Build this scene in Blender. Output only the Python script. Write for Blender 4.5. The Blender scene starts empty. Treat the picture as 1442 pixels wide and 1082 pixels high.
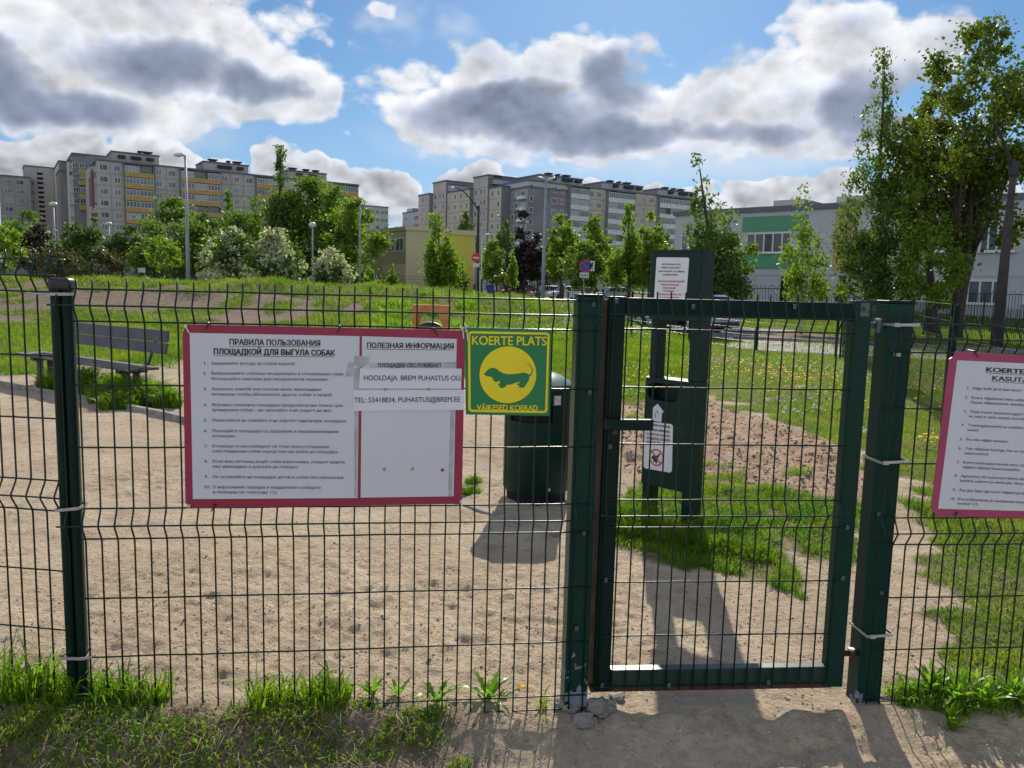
import bpy, bmesh, math, random
import numpy as np
from mathutils import Vector, Matrix

random.seed(7)
rng = np.random.default_rng(11)
S = bpy.context.scene
C = S.collection

# ------------------------------------------------------------------ camera
FPX, PITCH, ROLL, CAMZ = 1118.0, 0.1198, 0.0255, 1.52
_c, _s = math.cos(PITCH), math.sin(PITCH)
_cr, _sr = math.cos(ROLL), math.sin(ROLL)
RM = np.array([[_cr, -_sr, 0], [_sr, _cr, 0], [0, 0, 1]]) @ np.array([[1, 0, 0], [0, -_s, -_c], [0, _c, -_s]])
cam_data = bpy.data.cameras.new('camera')
cam = bpy.data.objects.new('camera', cam_data)
C.objects.link(cam)
cam.matrix_world = Matrix(((RM[0][0], -RM[1][0], -RM[2][0], 0),
                           (RM[0][1], -RM[1][1], -RM[2][1], 0),
                           (RM[0][2], -RM[1][2], -RM[2][2], CAMZ),
                           (0, 0, 0, 1)))
cam_data.sensor_width = 36.0
cam_data.lens = 36.0 * FPX / 1442.0
cam_data.clip_start = 0.05
cam_data.clip_end = 4000
S.camera = cam


def ray(px, py):
    return RM.T @ np.array([(px - 721) / FPX, (py - 541) / FPX, 1.0])


def at(px, py, Y):
    d = ray(px, py)
    p = d * (Y / d[1])
    return Vector((p[0], p[1], p[2] + CAMZ))


def atz(px, py, Z=0.0):
    d = ray(px, py)
    p = d * ((Z - CAMZ) / d[2])
    return Vector((p[0], p[1], p[2] + CAMZ))


def bearing(px):            # horizontal direction X/Y seen at image column px on the horizon line
    d = ray(px, 407 + 0.0255 * (px - 721))
    return d[0] / d[1]


def hitline(px, P, e):      # where the vertical plane through P along e is met at column px
    b = bearing(px)
    # P.x + t e.x = b (P.y + t e.y)
    t = (b * P[1] - P[0]) / (e[0] - b * e[1])
    return np.array([P[0] + t * e[0], P[1] + t * e[1]])


# ------------------------------------------------------------------ view + light
S.view_settings.view_transform = 'Standard'
S.view_settings.look = 'None'
S.view_settings.gamma = 1.0
S.view_settings.exposure = 0.30
S.view_settings.use_curve_mapping = False
S.render.engine = 'CYCLES'
S.cycles.use_denoising = True
S.cycles.max_bounces = 8
S.cycles.transparent_max_bounces = 8
SUN_EL, SUN_AZ = math.radians(34.0), math.radians(7.5)   # azimuth to the right of the view direction (+Y)
sd = bpy.data.lights.new('sun', 'SUN')
sd.energy = 4.9
sd.angle = math.radians(0.55)
sd.color = (1.0, 0.92, 0.79)
sun = bpy.data.objects.new('sun', sd)
C.objects.link(sun)
sdir = Vector((math.sin(SUN_AZ) * math.cos(SUN_EL), math.cos(SUN_AZ) * math.cos(SUN_EL), math.sin(SUN_EL)))
sun.rotation_euler = sdir.to_track_quat('Z', 'Y').to_euler()

W = bpy.data.worlds.new('World')
S.world = W
W.use_nodes = True
wt = W.node_tree
wt.nodes.clear()


class NT:
    """small helper to wire math nodes"""
    def __init__(self, tree):
        self.t = tree

    def n(self, kind, **kw):
        nd = self.t.nodes.new(kind)
        for k, v in kw.items():
            setattr(nd, k, v)
        return nd

    def put(self, sock, v):
        if isinstance(v, (int, float)):
            sock.default_value = v
        elif isinstance(v, (tuple, list)):
            sock.default_value = v
        else:
            self.t.links.new(v, sock)

    def m(self, op, a, b=None, c=None, clamp=False):
        nd = self.n('ShaderNodeMath', operation=op, use_clamp=clamp)
        for i, v in enumerate((a, b, c)):
            if v is not None:
                self.put(nd.inputs[i], v)
        return nd.outputs[0]

    def vm(self, op, a, b=None):
        nd = self.n('ShaderNodeVectorMath', operation=op)
        self.put(nd.inputs[0], a)
        if b is not None:
            self.put(nd.inputs[1], b)
        return nd.outputs[0]

    def ss(self, x, lo, hi, a=0.0, b=1.0):
        nd = self.n('ShaderNodeMapRange', interpolation_type='SMOOTHSTEP')
        self.put(nd.inputs[0], x)
        for i, v in zip((1, 2, 3, 4), (lo, hi, a, b)):
            nd.inputs[i].default_value = v
        return nd.outputs[0]

    def lin(self, x, lo, hi, a=0.0, b=1.0):
        nd = self.n('ShaderNodeMapRange')
        self.put(nd.inputs[0], x)
        for i, v in zip((1, 2, 3, 4), (lo, hi, a, b)):
            nd.inputs[i].default_value = v
        return nd.outputs[0]

    def noise(self, vec, scale, detail=4, rough=0.5, dist=0.0, kind='FBM'):
        nd = self.n('ShaderNodeTexNoise')
        self.put(nd.inputs['Vector'], vec)
        nd.inputs['Scale'].default_value = scale
        nd.inputs['Detail'].default_value = detail
        nd.inputs['Roughness'].default_value = rough
        nd.inputs['Distortion'].default_value = dist
        return nd.outputs[0]

    def mix(self, f, a, b, kind='RGBA', blend='MIX'):
        nd = self.n('ShaderNodeMix', data_type=kind, blend_type=blend)
        self.put(nd.inputs[0], f)
        ia, ib = (6, 7) if kind == 'RGBA' else (2, 3)
        self.put(nd.inputs[ia], a)
        self.put(nd.inputs[ib], b)
        return nd.outputs[2 if kind == 'RGBA' else 0]


w = NT(wt)
sky = w.n('ShaderNodeTexSky', sky_type='NISHITA', sun_disc=False)
sky.sun_elevation = SUN_EL
sky.sun_rotation = SUN_AZ
sky.altitude = 0
sky.air_density = 1.0
sky.dust_density = 0.35
sky.ozone_density = 2.0
tc = w.n('ShaderNodeTexCoord')
D = tc.outputs['Generated']
sep = w.n('ShaderNodeSeparateXYZ')
wt.links.new(D, sep.inputs[0])
az = w.m('ARCTAN2', sep.outputs[0], sep.outputs[1])
el = w.m('ARCSINE', sep.outputs[2])


def azel(px, py):
    d = ray(px, py)
    d = d / np.linalg.norm(d)
    return math.atan2(d[0], d[1]), math.asin(d[2])


cmb = w.n('ShaderNodeCombineXYZ')
wt.links.new(az, cmb.inputs[0])
wt.links.new(el, cmb.inputs[1])
wrp = w.n('ShaderNodeTexNoise')
wt.links.new(D, wrp.inputs['Vector'])
wrp.inputs['Scale'].default_value = 6.0
wrp.inputs['Detail'].default_value = 4
wrp.inputs['Roughness'].default_value = 0.6
AE = w.vm('ADD', cmb.outputs[0], w.vm('MULTIPLY', w.vm('SUBTRACT', wrp.outputs[1], (0.5, 0.5, 0.5)), (0.17, 0.10, 0.0)))


def ell(px, py, rx, ry, amp=1.0):
    """cloud lobe: centre and radii converted once into sky angles; gives r*r + (1 - amp)"""
    a, e = azel(px, py)
    ra = (azel(px + rx, py)[0] - azel(px - rx, py)[0]) / 2
    re = abs(azel(px, py - ry)[1] - e)
    nd = w.n('ShaderNodeVectorMath', operation='MULTIPLY_ADD')
    wt.links.new(AE, nd.inputs[0])
    nd.inputs[1].default_value = (1 / ra, 1 / re, 0)
    nd.inputs[2].default_value = (-a / ra, -e / re, math.sqrt(max(0.0, 1.0 - amp)))
    dp = w.n('ShaderNodeVectorMath', operation='DOT_PRODUCT')
    wt.links.new(nd.outputs[0], dp.inputs[0])
    wt.links.new(nd.outputs[0], dp.inputs[1])
    return dp.outputs['Value']


def union(items, k=0.35):
    o = items[0]
    for it in items[1:]:
        o = w.m('SMOOTH_MIN', o, it, k)
    return w.m('SUBTRACT', 1.0, o)


# warped sample positions so the outlines billow
warp = w.n('ShaderNodeTexNoise')
wt.links.new(D, warp.inputs['Vector'])
warp.inputs['Scale'].default_value = 5.0
warp.inputs['Detail'].default_value = 3
DW = w.vm('ADD', D, w.vm('MULTIPLY', w.vm('SUBTRACT', warp.outputs[1], (0.5, 0.5, 0.5)), (0.05, 0.05, 0.05)))
DS = w.vm('MULTIPLY', DW, (1, 1, 1.5))


def puffs(vec, scale, detail):
    v = w.n('ShaderNodeTexVoronoi', feature='F1', voronoi_dimensions='3D')
    w.put(v.inputs['Vector'], vec)
    v.inputs['Scale'].default_value = scale
    v.inputs['Detail'].default_value = detail
    v.inputs['Roughness'].default_value = 0.6
    return v.outputs[0]


N0 = w.m('SUBTRACT', w.noise(DS, 7.0, 10, 0.63), 0.5)
N1 = w.m('SUBTRACT', w.noise(w.vm('ADD', DS, (0.006, 0.0, 0.020)), 7.0, 5, 0.58), 0.5)
P0 = w.m('SUBTRACT', 0.56, puffs(DS, 12.0, 2))
P1 = w.m('SUBTRACT', 0.56, puffs(w.vm('ADD', DS, (0.002, 0.0, 0.014)), 12.0, 2))
F0 = w.m('ADD', w.m('MULTIPLY', N0, 3.4), w.m('MULTIPLY', P0, 1.5))
lobes = union([
    ell(220, 60, 290, 130, 1.0), ell(20, 90, 280, 125, 1.0), ell(395, 110, 105, 88, 1.0), ell(130, 150, 240, 48, 1.0), ell(430, 20, 110, 50, 0.6),
    ell(250, -80, 320, 80, 0.9),
    ell(680, 140, 200, 88, 1.0), ell(820, 95, 135, 70, 1.0), ell(840, 170, 220, 68, 1.0),
    ell(1060, 155, 190, 78, 1.0), ell(1200, 90, 140, 95, 1.0), ell(1290, 80, 60, 50, 1.0),
    ell(1210, 190, 200, 50, 0.8), ell(540, 5, 60, 22, 0.45), ell(487, 187, 30, 14, 0.4)])
low = union([
    ell(-20, 245, 110, 60, 1.0), ell(95, 250, 90, 62, 1.0), ell(230, 245, 90, 60, 1.0), ell(330, 262, 80, 50, 1.0),
    ell(425, 260, 56, 60, 1.0), ell(520, 280, 90, 50, 1.0), ell(670, 275, 90, 52, 1.0), ell(830, 292, 130, 34, 0.9),
    ell(1060, 288, 90, 40, 1.0), ell(1165, 280, 70, 44, 1.0), ell(1330, 280, 140, 45, 1.0),
    ell(600, 310, 1500, 42, 1.0)], 0.25)
# the rest of the sky dome carries the same broken cumulus
gen = w.m('MULTIPLY', w.m('SUBTRACT', w.noise(w.vm('MULTIPLY', D, (1, 1, 2.2)), 2.3, 2, 0.5), 0.50), 6.0)
absaz = w.m('ABSOLUTE', az)
outw = w.m('MAXIMUM', w.ss(absaz, 0.72, 1.0), w.ss(el, 0.36, 0.55))
gen = w.m('SUBTRACT', w.m('MULTIPLY', gen, outw), w.m('MULTIPLY', w.m('SUBTRACT', 1.0, outw), 3.0))
big = w.m('MAXIMUM', lobes, gen)
dens = w.m('ADD', w.m('ADD', big, 0.12), w.m('MULTIPLY', F0, 0.50))
alpha = w.ss(dens, -0.12, 0.24)
dlow = w.m('ADD', w.m('ADD', low, 0.22), w.m('MULTIPLY', F0, 0.42))
alow = w.m('MULTIPLY', w.ss(dlow, 0.0, 0.16), w.ss(el, 0.045, 0.10))
relief = w.m('ADD', w.m('MULTIPLY', w.m('SUBTRACT', N0, N1), 1.7), w.m('MULTIPLY', w.m('SUBTRACT', P0, P1), 0.55))
# thick bellies seen from below, against the light
belly = union([
    ell(60, 150, 200, 40, 1.0), ell(-40, 110, 130, 70, 1.0), ell(235, 95, 140, 50, 0.9), ell(370, 120, 70, 34, 1.0),
    ell(-200, 60, 160, 80, 1.0),
    ell(720, 158, 170, 44, 1.0), ell(870, 112, 75, 60, 1.0), ell(840, 185, 160, 34, 1.0),
    ell(1240, 150, 120, 70, 0.95), ell(1040, 190, 110, 26, 0.6)], 0.3)
bgen = w.m('MULTIPLY', w.m('SUBTRACT', gen, 0.5), outw)
belly = w.m('ADD', w.m('MAXIMUM', belly, w.m('MINIMUM', bgen, 0.9)), w.m('MULTIPLY', F0, 0.31))
dark = w.ss(belly, -0.62, 0.72)
lum = w.m('SUBTRACT', 0.77, w.m('MULTIPLY', dark, 0.50))
lum = w.m('ADD', lum, w.m('MULTIPLY', relief, w.m('SUBTRACT', 0.80, w.m('MULTIPLY', dark, 0.56))))
lum = w.m('ADD', lum, w.m('MULTIPLY', w.ss(dens, 0.50, 0.05), 0.05))
lum = w.m('MINIMUM', w.m('MAXIMUM', lum, 0.15), 0.84)
away = w.m('MULTIPLY', w.ss(sep.outputs[1], 0.55, -0.25), 1.0)      # unseen cumulus opposite the sun is brightened to add fill light
lum = w.m('ADD', lum, w.m('MULTIPLY', away, 0.60))
tint = w.mix(dark, (1.0, 1.0, 1.0, 1), (0.76, 0.91, 1.22, 1))
ccol = w.vm('MULTIPLY', tint, lum)
llum = w.m('MINIMUM', w.m('ADD', w.m('ADD', 0.56, w.m('MULTIPLY', w.ss(low, -0.2, 0.9), -0.08)), w.m('MULTIPLY', relief, 0.75)), 0.80)
llum = w.m('ADD', llum, w.m('MULTIPLY', w.ss(dlow, 0.6, 0.0), 0.16))
lcol = w.vm('MULTIPLY', (0.94, 0.97, 1.05), llum)
SKYS = 0.072
skyc = w.vm('MULTIPLY', sky.outputs[0], (SKYS * 0.52, SKYS * 0.76, SKYS * 0.96))
# pale veil towards the horizon and beneath the big clouds
veil = w.m('MULTIPLY', w.ss(el, 0.30, 0.02), 0.5)
c0 = w.mix(veil, skyc, (0.34, 0.49, 0.70, 1))
mist = w.ss(union([ell(960, 215, 300, 60, 1.0), ell(120, 170, 330, 40, 0.8), ell(690, 195, 200, 40, 0.8)]), -0.2, 1.1, 0, 0.75)
c0 = w.mix(mist, c0, (0.52, 0.60, 0.72, 1))
thin = w.m('MULTIPLY', w.ss(w.m('ADD', union([ell(120, 60, 480, 170, 1.0), ell(560, 20, 160, 60, 0.7), ell(1000, 170, 420, 110, 0.9)]), w.m('MULTIPLY', F0, 0.45)), -0.1, 0.9), 0.62)
c0 = w.mix(thin, c0, (0.60, 0.65, 0.74, 1))
c1 = w.mix(w.m('MULTIPLY', alow, 0.96), c0, lcol)
c2 = w.mix(alpha, c1, ccol)
bg = w.n('ShaderNodeBackground')
wt.links.new(c2, bg.inputs[0])
bg.inputs[1].default_value = 1.0
wo = w.n('ShaderNodeOutputWorld')
wt.links.new(bg.outputs[0], wo.inputs[0])
W.cycles.sampling_method = 'MANUAL'
W.cycles.sample_map_resolution = 512


# ------------------------------------------------------------------ materials
def material(name, col, rough=0.6, var=0.0, vscale=8.0, col2=None, bump=0.0, bscale=40.0, spec=0.5, metal=0.0,
             trans=0.0, detail=5, coord='Object', vlo=0.35, vhi=0.65, coat=0.0):
    m = bpy.data.materials.new(name)
    m.use_nodes = True
    t = m.node_tree
    q = NT(t)
    b = t.nodes['Principled BSDF']
    b.inputs['Roughness'].default_value = rough
    b.inputs['Specular IOR Level'].default_value = spec
    b.inputs['Metallic'].default_value = metal
    b.inputs['Coat Weight'].default_value = coat
    col = tuple(col) + (1,)
    need = col2 is not None or var > 0 or bump > 0
    if need:
        tcn = q.n('ShaderNodeTexCoord').outputs[coord]
    if col2 is None and var > 0:
        col2 = tuple(min(1, c * (1 - var)) for c in col[:3])
        col = tuple(min(1, c * (1 + var)) for c in col[:3]) + (1,)
    if col2 is not None:
        f = q.ss(q.noise(tcn, vscale, detail, 0.6), vlo, vhi)
        t.links.new(q.mix(f, col, tuple(col2) + (1,)), b.inputs['Base Color'])
    else:
        b.inputs['Base Color'].default_value = col
    if bump > 0:
        bn = q.n('ShaderNodeBump')
        bn.inputs['Strength'].default_value = bump
        bn.inputs['Distance'].default_value = 0.01
        t.links.new(q.noise(tcn, bscale, 4, 0.6), bn.inputs['Height'])
        t.links.new(bn.outputs[0], b.inputs['Normal'])
    if trans > 0:
        out = t.nodes['Material Output']
        tr = q.n('ShaderNodeBsdfTranslucent')
        src = b.inputs['Base Color']
        if src.is_linked:
            lift = q.vm('MULTIPLY', src.links[0].from_socket, (1.35, 1.5, 0.75))
            t.links.new(lift, tr.inputs[0])
        else:
            tr.inputs[0].default_value = (col[0] * 1.35, col[1] * 1.5, col[2] * 0.75, 1)
        mx = q.n('ShaderNodeMixShader')
        mx.inputs[0].default_value = trans
        t.links.new(b.outputs[0], mx.inputs[1])
        t.links.new(tr.outputs[0], mx.inputs[2])
        t.links.new(mx.outputs[0], out.inputs[0])
    return m


def leafmat(name, a, b, trans=0.45, rough=0.5, scale=0.6):
    """foliage: colour varies from leaf clump to leaf clump"""
    return material(name, a, rough, col2=b, vscale=scale, detail=3, trans=trans, spec=0.3, coord='Object', vlo=0.3, vhi=0.7)


M = {}
M['green'] = material('green powder coat', (0.0018, 0.0189, 0.0149), 0.42, spec=0.14, col2=(0.0180, 0.0396, 0.0306), vscale=7, detail=8, vlo=0.52, vhi=0.80, bump=0.05, bscale=30)
M['wire'] = material('green coated wire', (0.004, 0.022, 0.016), 0.38, spec=0.3)
M['post_green'] = material('darker green tube steel', (0.0018, 0.0189, 0.0149), 0.44, spec=0.16, col2=(0.0162, 0.0378, 0.0297), vscale=11, detail=8, vlo=0.52, vhi=0.80, bump=0.04, bscale=60)
M['primer'] = material('grey primer under peeled paint', (0.20, 0.24, 0.27), 0.6, var=0.25, vscale=30)
M['rust'] = material('rusty steel', (0.10, 0.032, 0.018), 0.8, col2=(0.05, 0.02, 0.014), vscale=40, bump=0.2)
M['cap'] = material('black plastic post cap', (0.022, 0.016, 0.020), 0.38)
M['strap'] = material('galvanised strap', (0.42, 0.42, 0.42), 0.42, var=0.15, vscale=25, metal=0.45)
M['clip'] = material('dull zinc clip', (0.07, 0.11, 0.11), 0.5, var=0.3, vscale=60)
M['tie_black'] = material('black cable tie', (0.01, 0.01, 0.012), 0.5)
M['tie_white'] = material('white cable tie', (0.6, 0.6, 0.58), 0.5)
M['magenta'] = material('crimson board', (0.2970, 0.0180, 0.0585), 0.42, var=0.08, vscale=5)
M['magenta2'] = material('pink crimson board', (0.3570, 0.0425, 0.1190), 0.42, var=0.08, vscale=5)
M['alu'] = material('aluminium board edge', (0.55, 0.56, 0.58), 0.45, metal=0.3)
M['sheet'] = material('white printed sheet', (0.5952, 0.6324, 0.6882), 0.40, var=0.02, vscale=4)
M['strip'] = material('laminated white strip', (0.7030, 0.7030, 0.7980), 0.30)
M['tape'] = material('dull grey tape', (0.42, 0.44, 0.46), 0.35, var=0.15, vscale=20)
M['ink'] = material('black print', (0.030, 0.032, 0.036), 0.6)
M['ink_soft'] = material('faded grey print', (0.13, 0.14, 0.16), 0.6)
M['ink_red'] = material('red print', (0.45, 0.03, 0.06), 0.6)
M['sign_green'] = material('green sign face', (0.003, 0.19, 0.055), 0.40, var=0.05, vscale=4)
M['sign_yellow'] = material('yellow sign print', (0.8000, 0.6600, 0.0060), 0.42, var=0.04, vscale=5)
M['pin_y'] = material('mustard pin', (0.42, 0.30, 0.04), 0.4)
M['pin_r'] = material('red pin', (0.40, 0.01, 0.012), 0.4)
M['bin'] = material('dark green bin steel', (0.0023, 0.0261, 0.0189), 0.42, spec=0.2, col2=(0.0144, 0.0405, 0.0306), vscale=4, detail=9, vlo=0.50, vhi=0.78, bump=0.03, bscale=20)
M['bin_lid'] = material('glossy green lid', (0.06, 0.17, 0.13), 0.28, var=0.08, vscale=6)
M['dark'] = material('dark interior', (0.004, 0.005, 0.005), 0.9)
M['concrete'] = material('weathered concrete', (0.30, 0.275, 0.24), 0.9, col2=(0.20, 0.18, 0.155), vscale=9, bump=0.3, bscale=60)
M['bench_wood'] = material('grey painted bench wood', (0.075, 0.070, 0.095), 0.55, col2=(0.05, 0.047, 0.062), vscale=5, bump=0.12, bscale=30)
M['bench_old'] = material('worn bench plank', (0.16, 0.145, 0.135), 0.7, col2=(0.07, 0.065, 0.06), vscale=12, bump=0.3, bscale=30)
M['bench_steel'] = material('bench iron', (0.025, 0.02, 0.02), 0.6, var=0.3)
M['orange_wood'] = material('orange stained timber', (0.50, 0.22, 0.05), 0.5, col2=(0.36, 0.14, 0.03), vscale=7)
M['tyre'] = material('black rubber', (0.012, 0.012, 0.012), 0.6)
M['blade'] = leafmat('grass blade', (0.085, 0.175, 0.010), (0.215, 0.270, 0.035), 0.50, 0.45, 1.5)
M['blade_bank'] = leafmat('bright bank grass blade', (0.080, 0.165, 0.010), (0.205, 0.260, 0.032), 0.50, 0.45, 0.7)
M['blade_dark'] = leafmat('lush grass blade', (0.075, 0.190, 0.010), (0.200, 0.280, 0.022), 0.52, 0.42, 5.0)
M['straw'] = material('dead straw', (0.26, 0.20, 0.11), 0.8, var=0.3, vscale=10)
M['weed'] = leafmat('weed leaf', (0.12, 0.26, 0.018), (0.22, 0.33, 0.04), 0.55, 0.38, 6)
M['weed_dull'] = leafmat('dull weed leaf', (0.05, 0.10, 0.02), (0.10, 0.15, 0.05), 0.35, 0.5, 6)
M['petal'] = material('dandelion yellow', (0.80, 0.55, 0.01), 0.6)
M['petal_w'] = material('white seed head', (0.62, 0.62, 0.56), 0.8)
M['asphalt'] = material('pale worn asphalt', (0.27, 0.255, 0.245), 0.9, col2=(0.20, 0.19, 0.185), vscale=2.0, bump=0.2)
M['asphalt_dark'] = material('asphalt', (0.13, 0.13, 0.135), 0.9, col2=(0.10, 0.10, 0.10), vscale=1.0)
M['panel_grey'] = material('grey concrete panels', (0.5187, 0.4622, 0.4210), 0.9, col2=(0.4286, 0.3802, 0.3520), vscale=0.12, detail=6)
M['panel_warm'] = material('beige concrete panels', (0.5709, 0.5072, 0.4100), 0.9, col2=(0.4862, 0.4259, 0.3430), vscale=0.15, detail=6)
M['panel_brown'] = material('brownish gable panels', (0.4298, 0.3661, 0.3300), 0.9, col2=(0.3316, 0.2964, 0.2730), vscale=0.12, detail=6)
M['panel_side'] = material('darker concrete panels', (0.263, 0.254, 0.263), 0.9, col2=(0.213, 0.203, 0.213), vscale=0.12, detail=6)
M['render_pale'] = material('pale painted gable', (0.4653, 0.4788, 0.5049), 0.85, col2=(0.4140, 0.4275, 0.4536), vscale=0.1)
M['seam'] = material('panel joint', (0.153, 0.144, 0.144), 0.9)
M['roof_dark'] = material('bitumen roof edge', (0.126, 0.137, 0.168), 0.8)
M['vent'] = material('dark roof vent', (0.03, 0.03, 0.035), 0.7)
M['frame'] = material('white window frame', (0.5890, 0.5985, 0.6080), 0.5)
M['glass'] = material('window glass', (0.035, 0.042, 0.055), 0.12, spec=0.7)
M['glass_mid'] = material('curtained window glass', (0.16, 0.17, 0.18), 0.25, spec=0.6, var=0.3, vscale=0.6)
M['glass_pale'] = material('window with pale blind', (0.36, 0.36, 0.36), 0.4)
M['glass_blue'] = material('blue glazing', (0.07, 0.13, 0.26), 0.15, spec=0.7)
M['balcony_ochre'] = material('ochre balcony front', (0.5382, 0.3318, 0.1080), 0.8, var=0.08, vscale=0.5)
M['balcony_white'] = material('white balcony front', (0.676, 0.689, 0.728), 0.8, var=0.08, vscale=0.5)
M['balcony_yellow'] = material('faded yellow balcony', (0.42, 0.37, 0.10), 0.8)
M['redstripe'] = material('faded red stripe', (0.20, 0.075, 0.06), 0.85)
M['kg_beige'] = material('beige render', (0.656, 0.551, 0.328), 0.85, var=0.05, vscale=0.3)
M['kg_shade'] = material('shaded beige render', (0.557, 0.524, 0.321), 0.85, var=0.05, vscale=0.3)  # beige render with the shade of the left face put into its colour
M['kg_yellow'] = material('yellow render', (0.713, 0.598, 0.115), 0.85, var=0.05, vscale=0.3)
M['pale_green_block'] = material('pale green panels', (0.446, 0.486, 0.405), 0.9, var=0.05, vscale=0.3)
M['school_white'] = material('white school render', (0.4517, 0.4473, 0.4722), 0.85, var=0.05, vscale=0.2)
M['school_green'] = material('green school band', (0.0850, 0.2805, 0.1568), 0.7, var=0.05, vscale=0.3)
M['school_orange'] = material('tan school band', (0.546, 0.312, 0.143), 0.8)
M['school_grey'] = material('grey plinth cladding', (0.390, 0.403, 0.442), 0.8)
M['lamp_steel'] = material('galvanised lamp pole', (0.27, 0.29, 0.32), 0.5, var=0.12, vscale=2)
M['lamp_head'] = material('pale lamp head', (0.62, 0.62, 0.60), 0.35)
M['wood_pole'] = material('dark timber pole', (0.045, 0.038, 0.034), 0.9, var=0.25, vscale=3)
M['bark'] = material('tree bark', (0.085, 0.065, 0.050), 0.9, col2=(0.045, 0.036, 0.03), vscale=6, bump=0.4, bscale=20)
M['bark_birch'] = material('birch bark', (0.42, 0.40, 0.37), 0.8, col2=(0.06, 0.055, 0.05), vscale=2.5, vlo=0.5, vhi=0.62)
M['signwhite'] = material('white traffic sign', (0.6750, 0.6840, 0.7020), 0.4)
M['signred'] = material('red traffic sign', (0.62, 0.02, 0.03), 0.4)
M['signblue'] = material('blue traffic sign', (0.02, 0.05, 0.40), 0.4)
M['soil'] = material('dark soil clod', (0.24, 0.17, 0.12), 0.95, col2=(0.32, 0.24, 0.18), vscale=14, bump=0.3)
M['sand'] = material('dry soil crumb', (0.36, 0.30, 0.23), 0.95, col2=(0.25, 0.20, 0.15), vscale=14)
M['stone'] = material('pale stone', (0.38, 0.35, 0.31), 0.9, var=0.2, vscale=15)

F_ = {}
F_['mid'] = leafmat('mid green foliage', (0.0854, 0.1525, 0.0220), (0.1403, 0.2135, 0.0342), 0.48)
F_['fresh'] = leafmat('fresh green foliage', (0.1176, 0.1960, 0.0202), (0.1848, 0.2632, 0.0314), 0.52)
F_['deep'] = leafmat('deep green foliage', (0.0585, 0.1105, 0.0260), (0.0975, 0.1560, 0.0338), 0.42)
F_['olive'] = leafmat('olive brown foliage', (0.0720, 0.0780, 0.0300), (0.1140, 0.1080, 0.0480), 0.3)
F_['birch'] = leafmat('birch leaves', (0.0780, 0.1365, 0.0390), (0.1300, 0.1950, 0.0494), 0.45)
F_['maple'] = leafmat('maple leaves', (0.0650, 0.1000, 0.0100), (0.1250, 0.1650, 0.0160), 0.42, scale=0.35)
F_['dark'] = leafmat('dark spruce needles', (0.022, 0.018, 0.017), (0.034, 0.026, 0.024), 0.1)
F_['redleaf'] = leafmat('dark red foliage', (0.030, 0.022, 0.018), (0.045, 0.028, 0.022), 0.2)
F_['blossom'] = leafmat('cream blossom', (0.52, 0.52, 0.38), (0.40, 0.42, 0.26), 0.3)


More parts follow.
